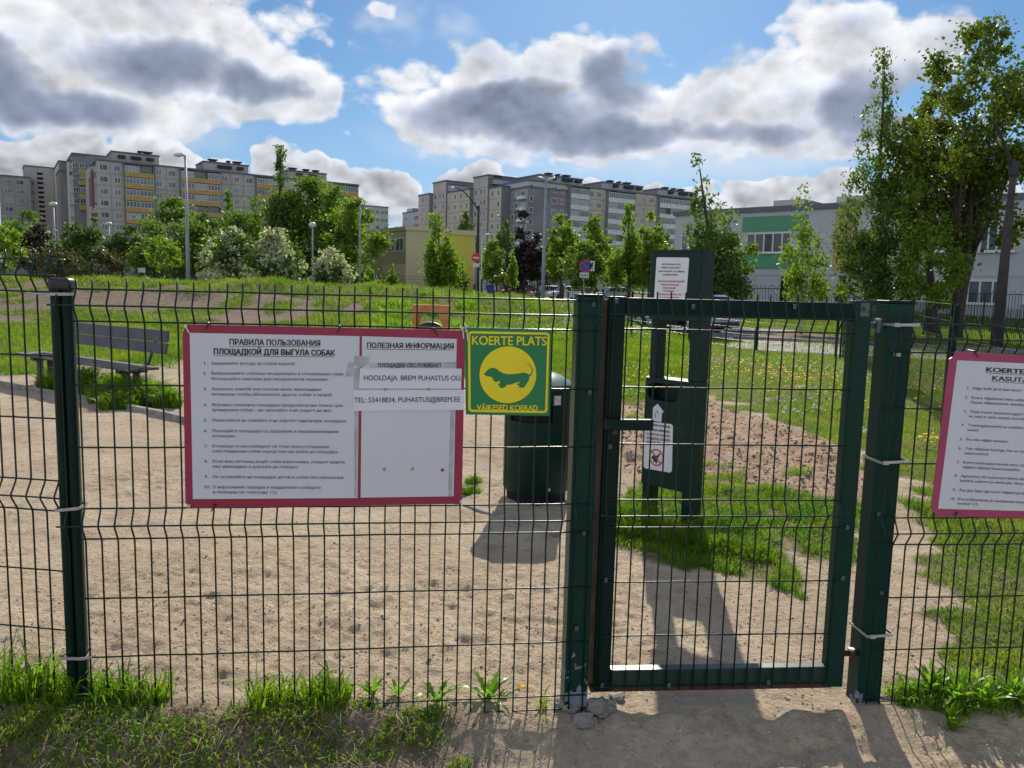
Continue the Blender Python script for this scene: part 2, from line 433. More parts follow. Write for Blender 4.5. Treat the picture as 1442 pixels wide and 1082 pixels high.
# ------------------------------------------------------------------ mesh builder
class MB:
    def __init__(self):
        self.v, self.f, self.mi = [], [], []
        self.cur = 0

    def add(self, vs, fs):
        o = len(self.v)
        self.v += [tuple(p) for p in vs]
        for f in fs:
            self.f.append(tuple(i + o for i in f))
            self.mi.append(self.cur)
        return self

    def box(self, x0, x1, y0, y1, z0, z1):
        vs = [(x, y, z) for z in (z0, z1) for y in (y0, y1) for x in (x0, x1)]
        return self.add(vs, [(0, 2, 3, 1), (4, 5, 7, 6), (0, 1, 5, 4), (2, 6, 7, 3), (0, 4, 6, 2), (1, 3, 7, 5)])

    def tube(self, pts, r, n=6, caps=True, r1=None):
        pts = [Vector(p) for p in pts]
        k = len(pts)
        rings = []
        up0 = None
        for i, p in enumerate(pts):
            a = pts[max(0, i - 1)]
            b = pts[min(k - 1, i + 1)]
            d = (b - a).normalized()
            if up0 is None:
                up0 = Vector((0, 0, 1)) if abs(d.z) < 0.9 else Vector((0, 1, 0))
            u = (up0 - d * up0.dot(d)).normalized()
            v = d.cross(u)
            up0 = u
            if isinstance(r, (list, tuple)):
                rr = r[i]
            else:
                rr = r if r1 is None else r + (r1 - r) * i / (k - 1)
            rings.append([p + (u * math.cos(2 * math.pi * j / n) + v * math.sin(2 * math.pi * j / n)) * rr for j in range(n)])
        vs = [q for rg in rings for q in rg]
        fs = []
        for i in range(k - 1):
            for j in range(n):
                a, b = i * n + j, i * n + (j + 1) % n
                fs.append((a, b, b + n, a + n))
        if caps:
            fs.append(tuple(reversed(range(n))))
            fs.append(tuple(range((k - 1) * n, k * n)))
        return self.add(vs, fs)

    def lathe(self, prof, n=24, cx=0, cy=0, cz=0, sy=1.0):
        vs, fs = [], []
        for r, z in prof:
            for j in range(n):
                a = 2 * math.pi * j / n
                vs.append((cx + r * math.cos(a), cy + r * sy * math.sin(a), cz + z))
        for i in range(len(prof) - 1):
            for j in range(n):
                a, b = i * n + j, i * n + (j + 1) % n
                fs.append((a, b, b + n, a + n))
        fs.append(tuple(reversed(range(n))))
        fs.append(tuple(range((len(prof) - 1) * n, len(prof) * n)))
        return self.add(vs, fs)

    def prism(self, poly, a0, a1, axis='z', pf=None):
        """poly of 2-D points extruded between a0 and a1 along axis"""
        n = len(poly)

        def mk(p, a):
            if axis == 'z':
                return (p[0], p[1], a)
            if axis == 'y':
                return (p[0], a, p[1])
            return (a, p[0], p[1])
        vs = [mk(p, a0) for p in poly] + [mk(p, a1) for p in poly]
        fs = [(i, (i + 1) % n, n + (i + 1) % n, n + i) for i in range(n)]
        fs += [tuple(reversed(range(n))), tuple(range(n, 2 * n))]
        return self.add(vs, fs)

    def xform(self, mat, start=0):
        for i in range(start, len(self.v)):
            self.v[i] = tuple(mat @ Vector(self.v[i]))
        return self

    def mesh(self, name, mats, smooth=False):
        me = bpy.data.meshes.new(name)
        me.from_pydata(self.v, [], self.f)
        if not isinstance(mats, (list, tuple)):
            mats = [mats]
        for m in mats:
            me.materials.append(m)
        if len(mats) > 1:
            me.polygons.foreach_set('material_index', self.mi)
        bm = bmesh.new()
        bm.from_mesh(me)
        bmesh.ops.recalc_face_normals(bm, faces=bm.faces)
        bm.to_mesh(me)
        bm.free()
        if smooth:
            me.polygons.foreach_set('use_smooth', [True] * len(me.polygons))
        return me

    def obj(self, name, mats, parent=None, smooth=False, bevel=0.0, loc=None, seg=2, smooth_angle=None):
        me = self.mesh(name, mats, smooth)
        o = bpy.data.objects.new(name, me)
        C.objects.link(o)
        if parent is not None:
            o.parent = parent
        if loc is not None:
            o.location = loc
        if bevel > 0:
            b = o.modifiers.new('bevel', 'BEVEL')
            b.width = bevel
            b.segments = seg
            b.limit_method = 'ANGLE'
            b.angle_limit = math.radians(35)
        if smooth_angle:
            me.polygons.foreach_set('use_smooth', [True] * len(me.polygons))
            me.set_sharp_from_angle(angle=math.radians(smooth_angle))
        return o


def inst(name, me, parent=None, loc=(0, 0, 0), rot=(0, 0, 0), scale=None):
    o = bpy.data.objects.new(name, me)
    C.objects.link(o)
    if parent is not None:
        o.parent = parent
    o.location = loc
    o.rotation_euler = rot
    if scale is not None:
        o.scale = scale
    return o


def tag(o, label=None, cat=None, group=None, kind=None):
    if label:
        o['label'] = label
    if cat:
        o['category'] = cat
    if group:
        o['group'] = group
    if kind:
        o['kind'] = kind
    return o


def thing(name, label, cat, loc=(0, 0, 0), rz=0.0, group=None):
    o = bpy.data.objects.new(name, None)
    C.objects.link(o)
    o.location = loc
    o.rotation_euler = (0, 0, rz)
    o.empty_display_size = 0.2
    return tag(o, label, cat, group)


def copy_tree(o, parent=None):
    c = o.copy()
    C.objects.link(c)
    c.parent = parent
    for ch in list(o.children):
        copy_tree(ch, c)
    return c


# fast numpy mesh (triangles or quads only)
def np_mesh(name, V, Fc, mat, smooth=False, attr=None):
    me = bpy.data.meshes.new(name)
    V = np.asarray(V, np.float32)
    Fc = np.asarray(Fc, np.int32)
    k = Fc.shape[1]
    me.vertices.add(len(V))
    me.vertices.foreach_set('co', V.ravel())
    me.loops.add(Fc.size)
    me.loops.foreach_set('vertex_index', Fc.ravel())
    me.polygons.add(len(Fc))
    me.polygons.foreach_set('loop_start', np.arange(0, Fc.size, k, dtype=np.int32))
    me.polygons.foreach_set('loop_total', np.full(len(Fc), k, np.int32))
    if smooth:
        me.polygons.foreach_set('use_smooth', np.ones(len(Fc), bool))
    mats = mat if isinstance(mat, (list, tuple)) else [mat]
    for m in mats:
        me.materials.append(m)
    if attr:
        for k_, a in attr.items():
            at_ = me.attributes.new(k_, 'FLOAT', 'POINT')
            at_.data.foreach_set('value', np.asarray(a, np.float32))
    me.update()
    me.validate()
    return me


# ------------------------------------------------------------------ smooth value noise in numpy
_perm = rng.random((256, 256)).astype(np.float32)


def vnoise(x, y, s, seed=0):
    x = x / s + seed * 17.31
    y = y / s + seed * 9.77
    xi, yi = np.floor(x).astype(int), np.floor(y).astype(int)
    fx, fy = x - xi, y - yi
    fx, fy = fx * fx * (3 - 2 * fx), fy * fy * (3 - 2 * fy)
    g = lambda a, b: _perm[a % 256, b % 256]
    return (g(xi, yi) * (1 - fx) + g(xi + 1, yi) * fx) * (1 - fy) + (g(xi, yi + 1) * (1 - fx) + g(xi + 1, yi + 1) * fx) * fy - 0.5


def sstep(x, a, b):
    t = np.clip((x - a) / (b - a), 0, 1)
    return t * t * (3 - 2 * t)


def inpoly(x, y, poly):
    ins = np.zeros(np.shape(x), bool)
    n = len(poly)
    for i in range(n):
        x0, y0 = poly[i]
        x1, y1 = poly[(i + 1) % n]
        c = (y0 > y) != (y1 > y)
        with np.errstate(divide='ignore', invalid='ignore'):
            xi = (x1 - x0) * (y - y0) / (y1 - y0 + 1e-12) + x0
        ins ^= c & (x < xi)
    return ins


def polydist(x, y, poly):
    """signed-ish distance: positive inside"""
    d = np.full(np.shape(x), 1e9)
    n = len(poly)
    for i in range(n):
        x0, y0 = poly[i]
        x1, y1 = poly[(i + 1) % n]
        ex, ey = x1 - x0, y1 - y0
        t = np.clip(((x - x0) * ex + (y - y0) * ey) / (ex * ex + ey * ey + 1e-12), 0, 1)
        d = np.minimum(d, np.hypot(x - x0 - t * ex, y - y0 - t * ey))
    return np.where(inpoly(x, y, poly), d, -d)


# ------------------------------------------------------------------ terrain
def P2(lst, z=0.05):
    return [tuple(atz(px, py, z)[:2]) for px, py in lst]


PATCH = P2([(872, 700), (895, 672), (985, 668), (1060, 676), (1110, 686), (1160, 700), (1215, 705), (1222, 782), (1160, 778), (1112, 757),
            (1092, 765), (1128, 796), (1132, 824), (1060, 806), (1000, 797), (960, 789), (905, 770), (866, 762)])
LAWN = P2([(600, 470), (640, 530), (770, 545), (845, 562), (900, 565), (985, 553), (1060, 576), (1130, 598), (1180, 622), (1215, 600), (1240, 660),
           (1292, 650), (1302, 720), (1325, 770), (1296, 815), (1312, 860), (1300, 925)]) + [(1.75, 2.95), (4.5, 3.2), (12, 3.5), (30, 14), (30, 29), (-2, 29)]
LAWNL = P2([(-60, 524), (0, 526), (70, 530), (100, 512), (150, 512), (215, 514), (262, 507), (330, 500), (450, 500), (600, 505)]) + [(-1.0, 31), (-60, 31), (-60, 16)]
SOILP = P2([(860, 560), (985, 556), (1060, 580), (1130, 602), (1180, 626), (1235, 650), (1225, 700), (1160, 700), (1060, 676), (985, 668), (880, 660)])
YF = lambda x: np.where(x < 0.25, 2.470 + (x + 1.3565) * 0.1302, 2.700 + (x - 0.32) * 0.088)


def gz(x, y, fine=True):
    x = np.asarray(x, float)
    y = np.asarray(y, float)
    t = YF(x) - y
    zt = np.interp(x, [-6, -1.45, -0.5, 0.2, 1.3, 3], [0.18, 0.135, 0.07, 0.015, 0.015, 0.03])
    drop = np.interp(x, [-4, -1.45, -0.6, 0.2, 1.3, 3], [0.20, 0.16, 0.080, 0.070, 0.05, 0.06])
    wig = vnoise(x, y, 0.35, 3) * 0.10
    z = zt * (1 - sstep(-t, 0.1, 2.5)) - drop * sstep((t + wig) / np.interp(x, [-1.6, -0.9, -0.5], [2.4, 1.6, 1.0]), 0.02, 0.24)
    z = z + 0.03 * sstep(-t, 1.0, 3.0)
    z = z + vnoise(x, y, 2.6, 1) * 0.05 * sstep(-t, 0.6, 3)
    # earth bank along the far edge
    hb = np.interp(x, [-40, -12, -3, -1.5, 1, 4, 8], [1.42, 1.44, 1.40, 1.33, 1.05, 0.5, 0.0])
    yy = (y - 34 - vnoise(x, y * 0, 7, 5) * 4)
    berm = hb * np.exp(-(yy / np.where(yy < 0, 5.0, 6.0)) ** 2)
    berm = berm * (1 + (0.30 * vnoise(x, y, 2.2, 6) + 0.16 * vnoise(x, y, 0.9, 7)) * (np.abs(yy) < 12))
    far = sstep(y, 38, 60) * np.interp(x, [-6, 3, 14, 22], [0.92, 0.45, 0.45, 0.85])
    road = -0.22 * sstep(x, 3, 8) * sstep(y, 17, 22) * (1 - sstep(y, 40, 50))
    z = z + np.maximum(berm, far) + road
    if fine:
        near = 1 - sstep(y, 9, 16)
        sand = sstep(-t, -0.5, 0.3) * 0.5 + 0.5
        zone = 0.45 + 1.1 * sstep(vnoise(x, y, 1.3, 16) + 0.25 * sstep(y, 4.6, 3.2), -0.15, 0.25)
        rid = lambda sc, sd_: (0.5 - np.abs(vnoise(x, y, sc, sd_)) * 2.2)
        z = z + near * (vnoise(x, y, 0.38, 8) * 0.022 + vnoise(x, y, 0.15, 9) * 0.018 * sand
                        + zone * (rid(0.075, 10) * 0.0080 + vnoise(x, y, 0.036, 17) * 0.015 + rid(0.15, 18) * 0.006)
                        - 0.007 * sstep(vnoise(x, y, 0.23, 12), 0.05, 0.36) - zone * 0.004 * sstep(vnoise(x, y, 0.085, 13), 0.05, 0.35))
        rough = inpoly(x, y, SOILP)
        z = z + rough * (vnoise(x, y, 0.30, 14) * 0.08 + vnoise(x, y, 0.13, 15) * 0.055)
    return z


def gz1(x, y):
    return float(gz(np.array([x]), np.array([y]))[0])


def axis(segs):
    out = []
    for a, b, st in segs:
        n = max(1, int(round((b - a) / st)))
        out += list(np.linspace(a, b, n, endpoint=False))
    return np.array(out)


xs = axis([(-1500, -200, 130), (-200, -60, 10), (-60, -20, 1.6), (-20, -6, 0.4), (-6, -3, 0.06), (-3, -1.9, 0.022), (-1.9, 2.2, 0.015), (2.2, 3, 0.022), (3, 5.2, 0.05), (5.2, 6, 0.1), (6, 20, 0.4), (20, 60, 1.6), (60, 200, 10), (200, 1600, 130)])
ys = axis([(-60, -8, 8), (-8, 0, 0.6), (0, 2, 0.08), (2, 4.6, 0.015), (4.6, 6.2, 0.022), (6.2, 11.5, 0.04), (11.5, 20, 0.16), (20, 44, 0.35), (44, 70, 1.2), (70, 260, 10), (260, 2600, 150)])
GX, GY = np.meshgrid(xs, ys)
GZ = gz(GX, GY)
nx, ny = len(xs), len(ys)
idx = np.arange(nx * ny).reshape(ny, nx)
quads = np.stack([idx[:-1, :-1], idx[:-1, 1:], idx[1:, 1:], idx[1:, :-1]], -1).reshape(-1, 4)


def grassmask(x, y):
    n = vnoise(x, y, 0.5, 21) * 0.5 + vnoise(x, y, 0.16, 22) * 0.35
    g1 = sstep(polydist(x, y, LAWN) + n, -0.10, 0.12)
    g2 = sstep(polydist(x, y, PATCH) + n * 0.35, -0.05, 0.05)
    g3 = sstep(polydist(x, y, LAWNL) + n * 1.6, -0.4, 0.4)
    nb = vnoise(x, y, 2.6, 24) * 0.8 + vnoise(x, y, 0.9, 25) * 0.9
    bermz = sstep(y, 21.5, 24) * (1 - sstep(x, 4, 9))
    keep = sstep(nb + 0.10 + 0.5 * sstep(x, -9, -3) + 0.55 * sstep(y, 31, 33.5), 0.0, 0.10)
    g3 = g3 * (1 - bermz * (1 - keep))
    g3 = np.maximum(g3, bermz * keep)
    thin = 1 - 0.75 * sstep(-vnoise(x, y, 0.6, 27), 0.0, 0.25) * (y < 4.6)
    g1 = g1 * thin
    tuft = sstep(vnoise(x, y, 0.7, 28) + 0.6 * vnoise(x, y, 0.25, 29), 0.22, 0.34) * inpoly(x, y, SOILP)
    g1 = np.maximum(g1, tuft)
    far = sstep(y, 36, 40)
    return np.maximum(np.maximum(g1, g2), np.maximum(g3, far))


sub = (GY < 60) & (np.abs(GX) < 70)
GM = np.ones_like(GX)
GM[sub] = grassmask(GX[sub], GY[sub])
SM = np.zeros_like(GX)
SM[sub] = np.maximum(sstep(polydist(GX[sub], GY[sub], SOILP), -0.2, 0.15), sstep(GY[sub], 18, 22))
bank = sstep(YF(GX) - GY, -0.08, 0.05) * (1 - sstep(YF(GX) - GY, 0.30, 0.5)) * (1 - sstep(GX + vnoise(GX, GY, 0.2, 90) * 0.5, -0.35, 0.35))
SM = np.maximum(SM, bank * 0.9)
me = np_mesh('ground', np.stack([GX, GY, GZ], -1).reshape(-1, 3), quads, [], True, {'grass': GM.ravel(), 'soil': SM.ravel()})
gm = bpy.data.materials.new('trodden sand, soil and turf')
gm.use_nodes = True
q = NT(gm.node_tree)
gb = gm.node_tree.nodes['Principled BSDF']
gb.inputs['Roughness'].default_value = 0.95
gb.inputs['Specular IOR Level'].default_value = 0.15
geo = q.n('ShaderNodeNewGeometry').outputs['Position']
at_g = q.n('ShaderNodeAttribute', attribute_name='grass').outputs['Fac']
at_s = q.n('ShaderNodeAttribute', attribute_name='soil').outputs['Fac']
n_big = q.noise(geo, 0.9, 4, 0.6)
n_mid = q.noise(geo, 7.0, 6, 0.65)
n_fin = q.noise(geo, 55.0, 4, 0.7)
n_vf = q.noise(geo, 240.0, 2, 0.6)
c = q.mix(q.ss(n_big, 0.35, 0.65), (0.550, 0.450, 0.325, 1), (0.455, 0.360, 0.255, 1))
c = q.mix(q.m('MULTIPLY', q.ss(n_mid, 0.50, 0.68), 0.8), c, (0.35, 0.265, 0.185, 1))
c = q.mix(q.m('MULTIPLY', q.ss(n_fin, 0.55, 0.72), 0.55), c, (0.22, 0.165, 0.12, 1))
c = q.mix(q.m('MULTIPLY', q.ss(n_vf, 0.62, 0.75), 0.5), c, (0.46, 0.41, 0.34, 1))
soilc = q.mix(q.ss(n_mid, 0.35, 0.65), (0.50, 0.36, 0.25, 1), (0.36, 0.245, 0.165, 1))
sy_ = q.n('ShaderNodeSeparateXYZ')
gm.node_tree.links.new(geo, sy_.inputs[0])
bankc = q.mix(q.ss(n_mid, 0.35, 0.65), (0.27, 0.205, 0.155, 1), (0.165, 0.12, 0.09, 1))
soilc = q.mix(q.ss(sy_.outputs[1], 13.0, 20.0), soilc, bankc)
soilc = q.mix(q.ss(sy_.outputs[1], 3.3, 2.8), soilc, bankc)
c = q.mix(at_s, c, soilc)
turf = q.mix(q.ss(n_fin, 0.35, 0.65), (0.085, 0.12, 0.018, 1), (0.17, 0.17, 0.055, 1))
c = q.mix(q.m('MULTIPLY', at_g, 0.92), c, turf)
gm.node_tree.links.new(c, gb.inputs['Base Color'])
bp = q.n('ShaderNodeBump')
bp.inputs['Strength'].default_value = 0.66
bp.inputs['Distance'].default_value = 0.045
n_clod = q.ss(q.noise(geo, 26.0, 6, 0.72), 0.42, 0.68)
h = q.m('ADD', q.m('MULTIPLY', n_fin, 0.8), q.m('ADD', q.m('ADD', q.m('MULTIPLY', n_clod, 0.75), q.m('MULTIPLY', n_mid, 0.8)), q.m('MULTIPLY', n_vf, 0.3)))
gm.node_tree.links.new(h, bp.inputs['Height'])
gm.node_tree.links.new(bp.outputs[0], gb.inputs['Normal'])
me.materials.append(gm)
ground = inst('ground', me)
tag(ground, kind='structure')


# a sheet that follows the terrain
def drape(name, poly, mat, lift, step=0.8, kind='structure', label=None):
    x0, x1 = min(p[0] for p in poly), max(p[0] for p in poly)
    y0, y1 = min(p[1] for p in poly), max(p[1] for p in poly)
    gx = np.arange(x0, x1 + step, step)
    gy = np.arange(y0, y1 + step, step)
    X, Y = np.meshgrid(gx, gy)
    bm = bmesh.new()
    vs = [[bm.verts.new((X[j, i], Y[j, i], 0)) for i in range(len(gx))] for j in range(len(gy))]
    for j in range(len(gy) - 1):
        for i in range(len(gx) - 1):
            bm.faces.new((vs[j][i], vs[j][i + 1], vs[j + 1][i + 1], vs[j + 1][i]))
    n = len(poly)
    for i in range(n):
        a, b = Vector((*poly[i], 0)), Vector((*poly[(i + 1) % n], 0))
        d = b - a
        nrm = Vector((d.y, -d.x, 0))
        bmesh.ops.bisect_plane(bm, geom=bm.verts[:] + bm.edges[:] + bm.faces[:], plane_co=a, plane_no=nrm, clear_outer=True)
    for v in bm.verts:
        v.co.z = gz1(v.co.x, v.co.y) + lift
    m_ = bpy.data.meshes.new(name)
    bm.to_mesh(m_)
    bm.free()
    m_.materials.append(mat)
    o = inst(name, m_)
    return tag(o, label, kind=kind)


# ------------------------------------------------------------------ blades
def blades(name, X, Y, Hh, Wd, mat, lean=0.5, seg=2, zoff=0.0, wind=(0.0, 0.0)):
    n = len(X)
    Z = gz(X, Y) + zoff
    a = rng.random(n) * 2 * np.pi
    dx, dy = np.cos(a), np.sin(a)
    la = rng.random(n) * 2 * np.pi
    ln = Hh * lean * (0.3 + rng.random(n))
    lx, ly = np.cos(la) * ln + wind[0] * Hh, np.sin(la) * ln + wind[1] * Hh
    b = np.stack([X, Y, Z - 0.01], 1)
    wv = np.stack([dx, dy, 0 * dx], 1) * Wd[:, None] * 0.5
    tip = b + np.stack([lx, ly, Hh * (1 - 0.35 * lean)], 1)
    if seg == 1:
        V = np.stack([b - wv, b + wv, tip], 1).reshape(-1, 3)
        Fc = np.arange(3 * n).reshape(n, 3)
    else:
        mid = b + np.stack([lx * 0.32, ly * 0.32, Hh * 0.58], 1)
        V = np.stack([b - wv, b + wv, mid - wv * 0.85, mid + wv * 0.85, tip], 1).reshape(-1, 3)
        o = np.arange(n)[:, None] * 5
        Fc = np.concatenate([o + [0, 1, 3], o + [0, 3, 2], o + [2, 3, 4]], 0)
    me_ = np_mesh(name, V, Fc, mat)
    return inst(name, me_)


def scatter(n, y0, y1, b0, b1, power=1.6):
    """points in a wedge of ground, thinning with distance"""
    u = rng.random(n)
    p = 1 - power
    Y = (y0 ** p + u * (y1 ** p - y0 ** p)) ** (1 / p) if abs(p) > 1e-6 else y0 * (y1 / y0) ** u
    X = (b0 + (b1 - b0) * rng.random(n)) * Y
    return X, Y


def lawn(name, n, y0, y1, b0, b1, hh, ww, mat, seg=1, power=1.6, mask=grassmask, thr=0.5, lean=0.55, jit=0.3):
    X, Y = scatter(n, y0, y1, b0, b1, power)
    k = mask(X, Y) > thr + (rng.random(n) - 0.5) * jit
    X, Y = X[k], Y[k]
    sc = 0.55 + 0.9 * rng.random(len(X))
    sc = sc * (1 + 0.9 * vnoise(X, Y, 0.9, 31) + 0.6 * vnoise(X, Y, 0.25, 32))
    sc = np.clip(sc, 0.3, 2.2)
    h_ = np.interp(Y, [2, 6, 12, 35], hh) * sc
    w_ = np.interp(Y, [2, 6, 12, 35], ww)
    o = blades(name, X, Y, h_, w_, mat, lean, seg)
    return tag(o, kind='stuff')
# ------------------------------------------------------------------ grass and small growth
tag(lawn('lawn_grass', 150000, 5.5, 30, -0.02, 0.74, [0.05, 0.05, 0.07, 0.11], [0.005, 0.006, 0.012, 0.034], M['blade'], power=1.7),
    'short green turf growing beyond the gate')
patchmask = lambda x, y: (1 - 0.75 * sstep(vnoise(x, y, 0.16, 43) + 0.5 * vnoise(x, y, 0.4, 44), 0.12, 0.30)) * sstep(polydist(x, y, PATCH) + vnoise(x, y, 0.2, 41) * 0.26 + vnoise(x, y, 0.07, 42) * 0.12, -0.03, 0.08)
tag(lawn('lawn_grass', 46000, 3.7, 6.0, 0.09, 0.50, [0.055, 0.06, 0.07, 0.1], [0.0045, 0.0055, 0.007, 0.006], M['blade_dark'], seg=2, power=0.5, mask=patchmask, lean=0.8),
    'lush grass patch around the feet of the bag dispenser')
lawnR = lambda x, y: grassmask(x, y) * (x > 1.45)
tag(lawn('lawn_grass', 30000, 2.95, 6.0, 0.42, 0.80, [0.045, 0.06, 0.06, 0.1], [0.0035, 0.005, 0.006, 0.006], M['blade'], seg=2, power=0.8, mask=lawnR, lean=0.7, thr=0.45),
    'uneven turf behind the right hand fence panel')
tag(lawn('bank_grass', 270000, 11, 42, -1.15, 0.22, [0.08, 0.08, 0.10, 0.17], [0.01, 0.01, 0.014, 0.040], M['blade_bank'], power=1.0),
    'grass on the lawn and earth bank behind the bench')

tag(lawn('verge_grass', 60000, 29, 50, 0.10, 0.95, [0.1, 0.1, 0.12, 0.16], [0.01, 0.01, 0.02, 0.045], M['blade'], power=0.5, mask=lambda x, y: 1.0 * (y > 30.8 - (x - 8.4) * 0.50) * ((x > 14) | (y > 41))),
    'green verge beyond the path, up to the picket fence')


def clump(name, spots, mat, hh, ww, label=None, lean=0.6, seg=2):
    Xs, Ys, Hs, Ws = [], [], [], []
    for (cx, cy, r, n, k) in spots:
        a = rng.random(n) * 2 * np.pi
        rr = r * np.sqrt(rng.random(n))
        Xs.append(cx + rr * np.cos(a))
        Ys.append(cy + rr * np.sin(a) * 0.8)
        Hs.append(hh * k * (0.4 + 0.8 * rng.random(n)) * (1.15 - 0.6 * rr / r))
        Ws.append(np.full(n, ww) * (0.7 + 0.6 * rng.random(n)))
    o = blades(name, np.concatenate(Xs), np.concatenate(Ys), np.concatenate(Hs), np.concatenate(Ws), mat, lean, seg)
    return tag(o, label, kind='stuff')


# tall tufts round the bench feet and the dispenser feet
g = lambda px, py, z=0.04: tuple(atz(px, py, z)[:2])
sp = []
for px, py, r, n, k in [(120, 553, 0.22, 1300, 1.0), (88, 548, 0.20, 900, 0.8), (148, 566, 0.20, 900, 0.7), (185, 566, 0.26, 1900, 1.0),
                        (212, 570, 0.24, 1400, 0.9), (236, 575, 0.16, 700, 0.7), (66, 546, 0.12, 500, 0.6), (168, 575, 0.22, 900, 0.6), (160, 548, 0.2, 800, 0.8)]:
    sp.append((*g(px, py), r, n, k))
clump('tall_grass', sp, M['blade_dark'], 0.46, 0.013, 'tall dark green grass clumps growing around the bench feet', lean=0.7)
sp = []
for px, py, r, n, k in [(890, 745, 0.16, 900, 1.0), (925, 750, 0.17, 900, 0.9), (960, 755, 0.18, 1000, 0.95), (1000, 745, 0.2, 1200, 1.0), (1035, 735, 0.18, 900, 0.8),
                        (905, 735, 0.14, 500, 1.25), (1010, 770, 0.18, 900, 0.8), (1060, 775, 0.18, 800, 0.6), (875, 735, 0.1, 400, 1.2), (660, 690, 0.09, 300, 0.5), (666, 678, 0.07, 250, 0.5)]:
    sp.append((*g(px, py, 0.04), r, n, k))
clump('tall_grass', sp, M['blade_dark'], 0.21, 0.006, 'tall grass fringe in front of the dispenser feet', lean=0.75)
# weeds on top of the bank, by the pale cars
sp = []
for i in range(95):
    x = rng.uniform(-5, 6.5)
    y = rng.uniform(20, 34)
    if 0.06 < x / y < 0.2 or y > 24:
        sp.append((x, y, rng.uniform(0.3, 0.8), int(rng.uniform(90, 260)), rng.uniform(0.6, 1.25) * (1.0 if x / y < 0.0 else 0.42)))
clump('rough_weeds', sp, M['weed'], 0.42, 0.045, 'rough tall weeds covering the end of the earth bank', lean=0.8, seg=1)
# thin fringe along the foot of the fence
X = np.concatenate([rng.uniform(-1.75, -0.40, 2100), rng.uniform(-0.6, 0.15, 900)])
Y = YF(X) + rng.normal(0.02, 0.035, len(X))
k = vnoise(X, Y * 0, 0.16, 51) > np.interp(X, [-1.5, -0.9, -0.3, 0.1], [-0.30, -0.12, 0.0, 0.12])
X, Y = X[k], Y[k]
tag(blades('fence_grass', X, Y, 0.13 * (0.3 + rng.random(len(X))) * np.interp(X, [-1.7, -0.7, -0.4], [1.1, 0.8, 0.45]) * (1 + 1.6 * np.maximum(0, vnoise(X, Y, 0.11, 57))), 0.0055 * (0.6 + rng.random(len(X))), M['blade_dark'], 0.6),
    'bright grass blades along the foot of the fence', kind='stuff')
X = rng.uniform(-2.1, -0.1, 9500)
Y = YF(X) - np.abs(rng.normal(0.0, 0.26, len(X)))
k = vnoise(X, Y, 0.12, 52) + 0.5 * vnoise(X, Y, 0.35, 58) + 0.42 * sstep(X, -0.45, -1.2) > 0.16
X, Y = X[k], Y[k]
tag(blades('bank_turf', X, Y, 0.06 * (0.3 + rng.random(len(X))), 0.0042 * (0.6 + rng.random(len(X))), M['blade_dark'], 1.0),
    'trampled grass on the near side of the fence', kind='stuff')
X = rng.uniform(-2.1, 0.2, 8000)
Y = YF(X) - 0.02 - np.abs(rng.normal(0.02, 0.17, len(X)))
k = rng.random(len(X)) < 1 - 0.92 * sstep(X + vnoise(X, Y, 0.15, 91) * 0.4, -0.7, -0.05)
X, Y = X[k], Y[k]
tag(blades('dry_grass', X, Y, 0.045 * (0.3 + rng.random(len(X))), 0.0022 * (0.6 + rng.random(len(X))), M['straw'], 2.2),
    'dead straw and roots on the cut edge of the turf', kind='stuff')

Xd, Yd = scatter(5500, 3.6, 12, 0.05, 0.8, 1.2)
k = grassmask(Xd, Yd) > 0.35
Xd, Yd = Xd[k], Yd[k]
tag(blades('dry_grass', Xd, Yd, 0.05 * (0.4 + rng.random(len(Xd))), np.interp(Yd, [3, 12], [0.0035, 0.008]) * (0.6 + rng.random(len(Xd))), M['straw'], 1.5),
    'dead pale blades mixed through the lawn', kind='stuff')

# flower heads sown through the lawn
def dots(name, X, Y, hz, r, mat, label):
    n = len(X)
    Z = gz(X, Y) + hz
    V, Fc = [], []
    ang = np.arange(6) * np.pi / 3
    ring = np.stack([np.cos(ang), np.sin(ang), 0 * ang], 1)
    c0 = np.stack([X, Y, Z], 1)
    V = (c0[:, None, :] + np.concatenate([ring * 1.0, [[0, 0, 0.7]], [[0, 0, -0.4]]], 0)[None] * r[:, None, None]).reshape(-1, 3)
    tri = np.array([(i, (i + 1) % 6, 6) for i in range(6)] + [((i + 1) % 6, i, 7) for i in range(6)])
    Fc = (np.arange(n)[:, None, None] * 8 + tri[None]).reshape(-1, 3)
    return tag(inst(name, np_mesh(name, V, Fc, mat)), label, kind='stuff')


def flower_spots(n, y0, y1, b0, b1, seed, thr):
    X, Y = scatter(n, y0, y1, b0, b1, 1.2)
    k = (grassmask(X, Y) > 0.6) & (vnoise(X, Y, 1.6, seed) > thr)
    return X[k], Y[k]


X, Y = flower_spots(2600, 7.5, 21, 0.1, 0.62, 61, 0.14)
dots('dandelion_flowers', X, Y, 0.07, 0.017 + 0.0007 * Y, M['petal'], 'yellow dandelion heads dotted over the lawn')
X2 = rng.normal(5.1, 1.0, 420)
Y2 = rng.normal(14.2, 2.2, 420)
dots('dandelion_flowers', X2, Y2, 0.09, 0.018 + 0.0007 * Y2, M['petal'], 'dense drift of yellow dandelions near the gate hinge side')
X, Y = flower_spots(1100, 7.5, 22, 0.1, 0.66, 62, 0.16)
dots('seed_heads', X, Y, 0.10, 0.014 + 0.0008 * Y, M['petal_w'], 'white dandelion seed heads over the lawn')
X = rng.uniform(0.0, 6.0, 260)
Y = rng.uniform(21, 33, 260)
k = X / Y < 0.2
dots('seed_heads', X[k], Y[k], 0.26, np.full(k.sum(), 0.035), M['petal_w'], 'white flower heads in the tall weeds of the bank')

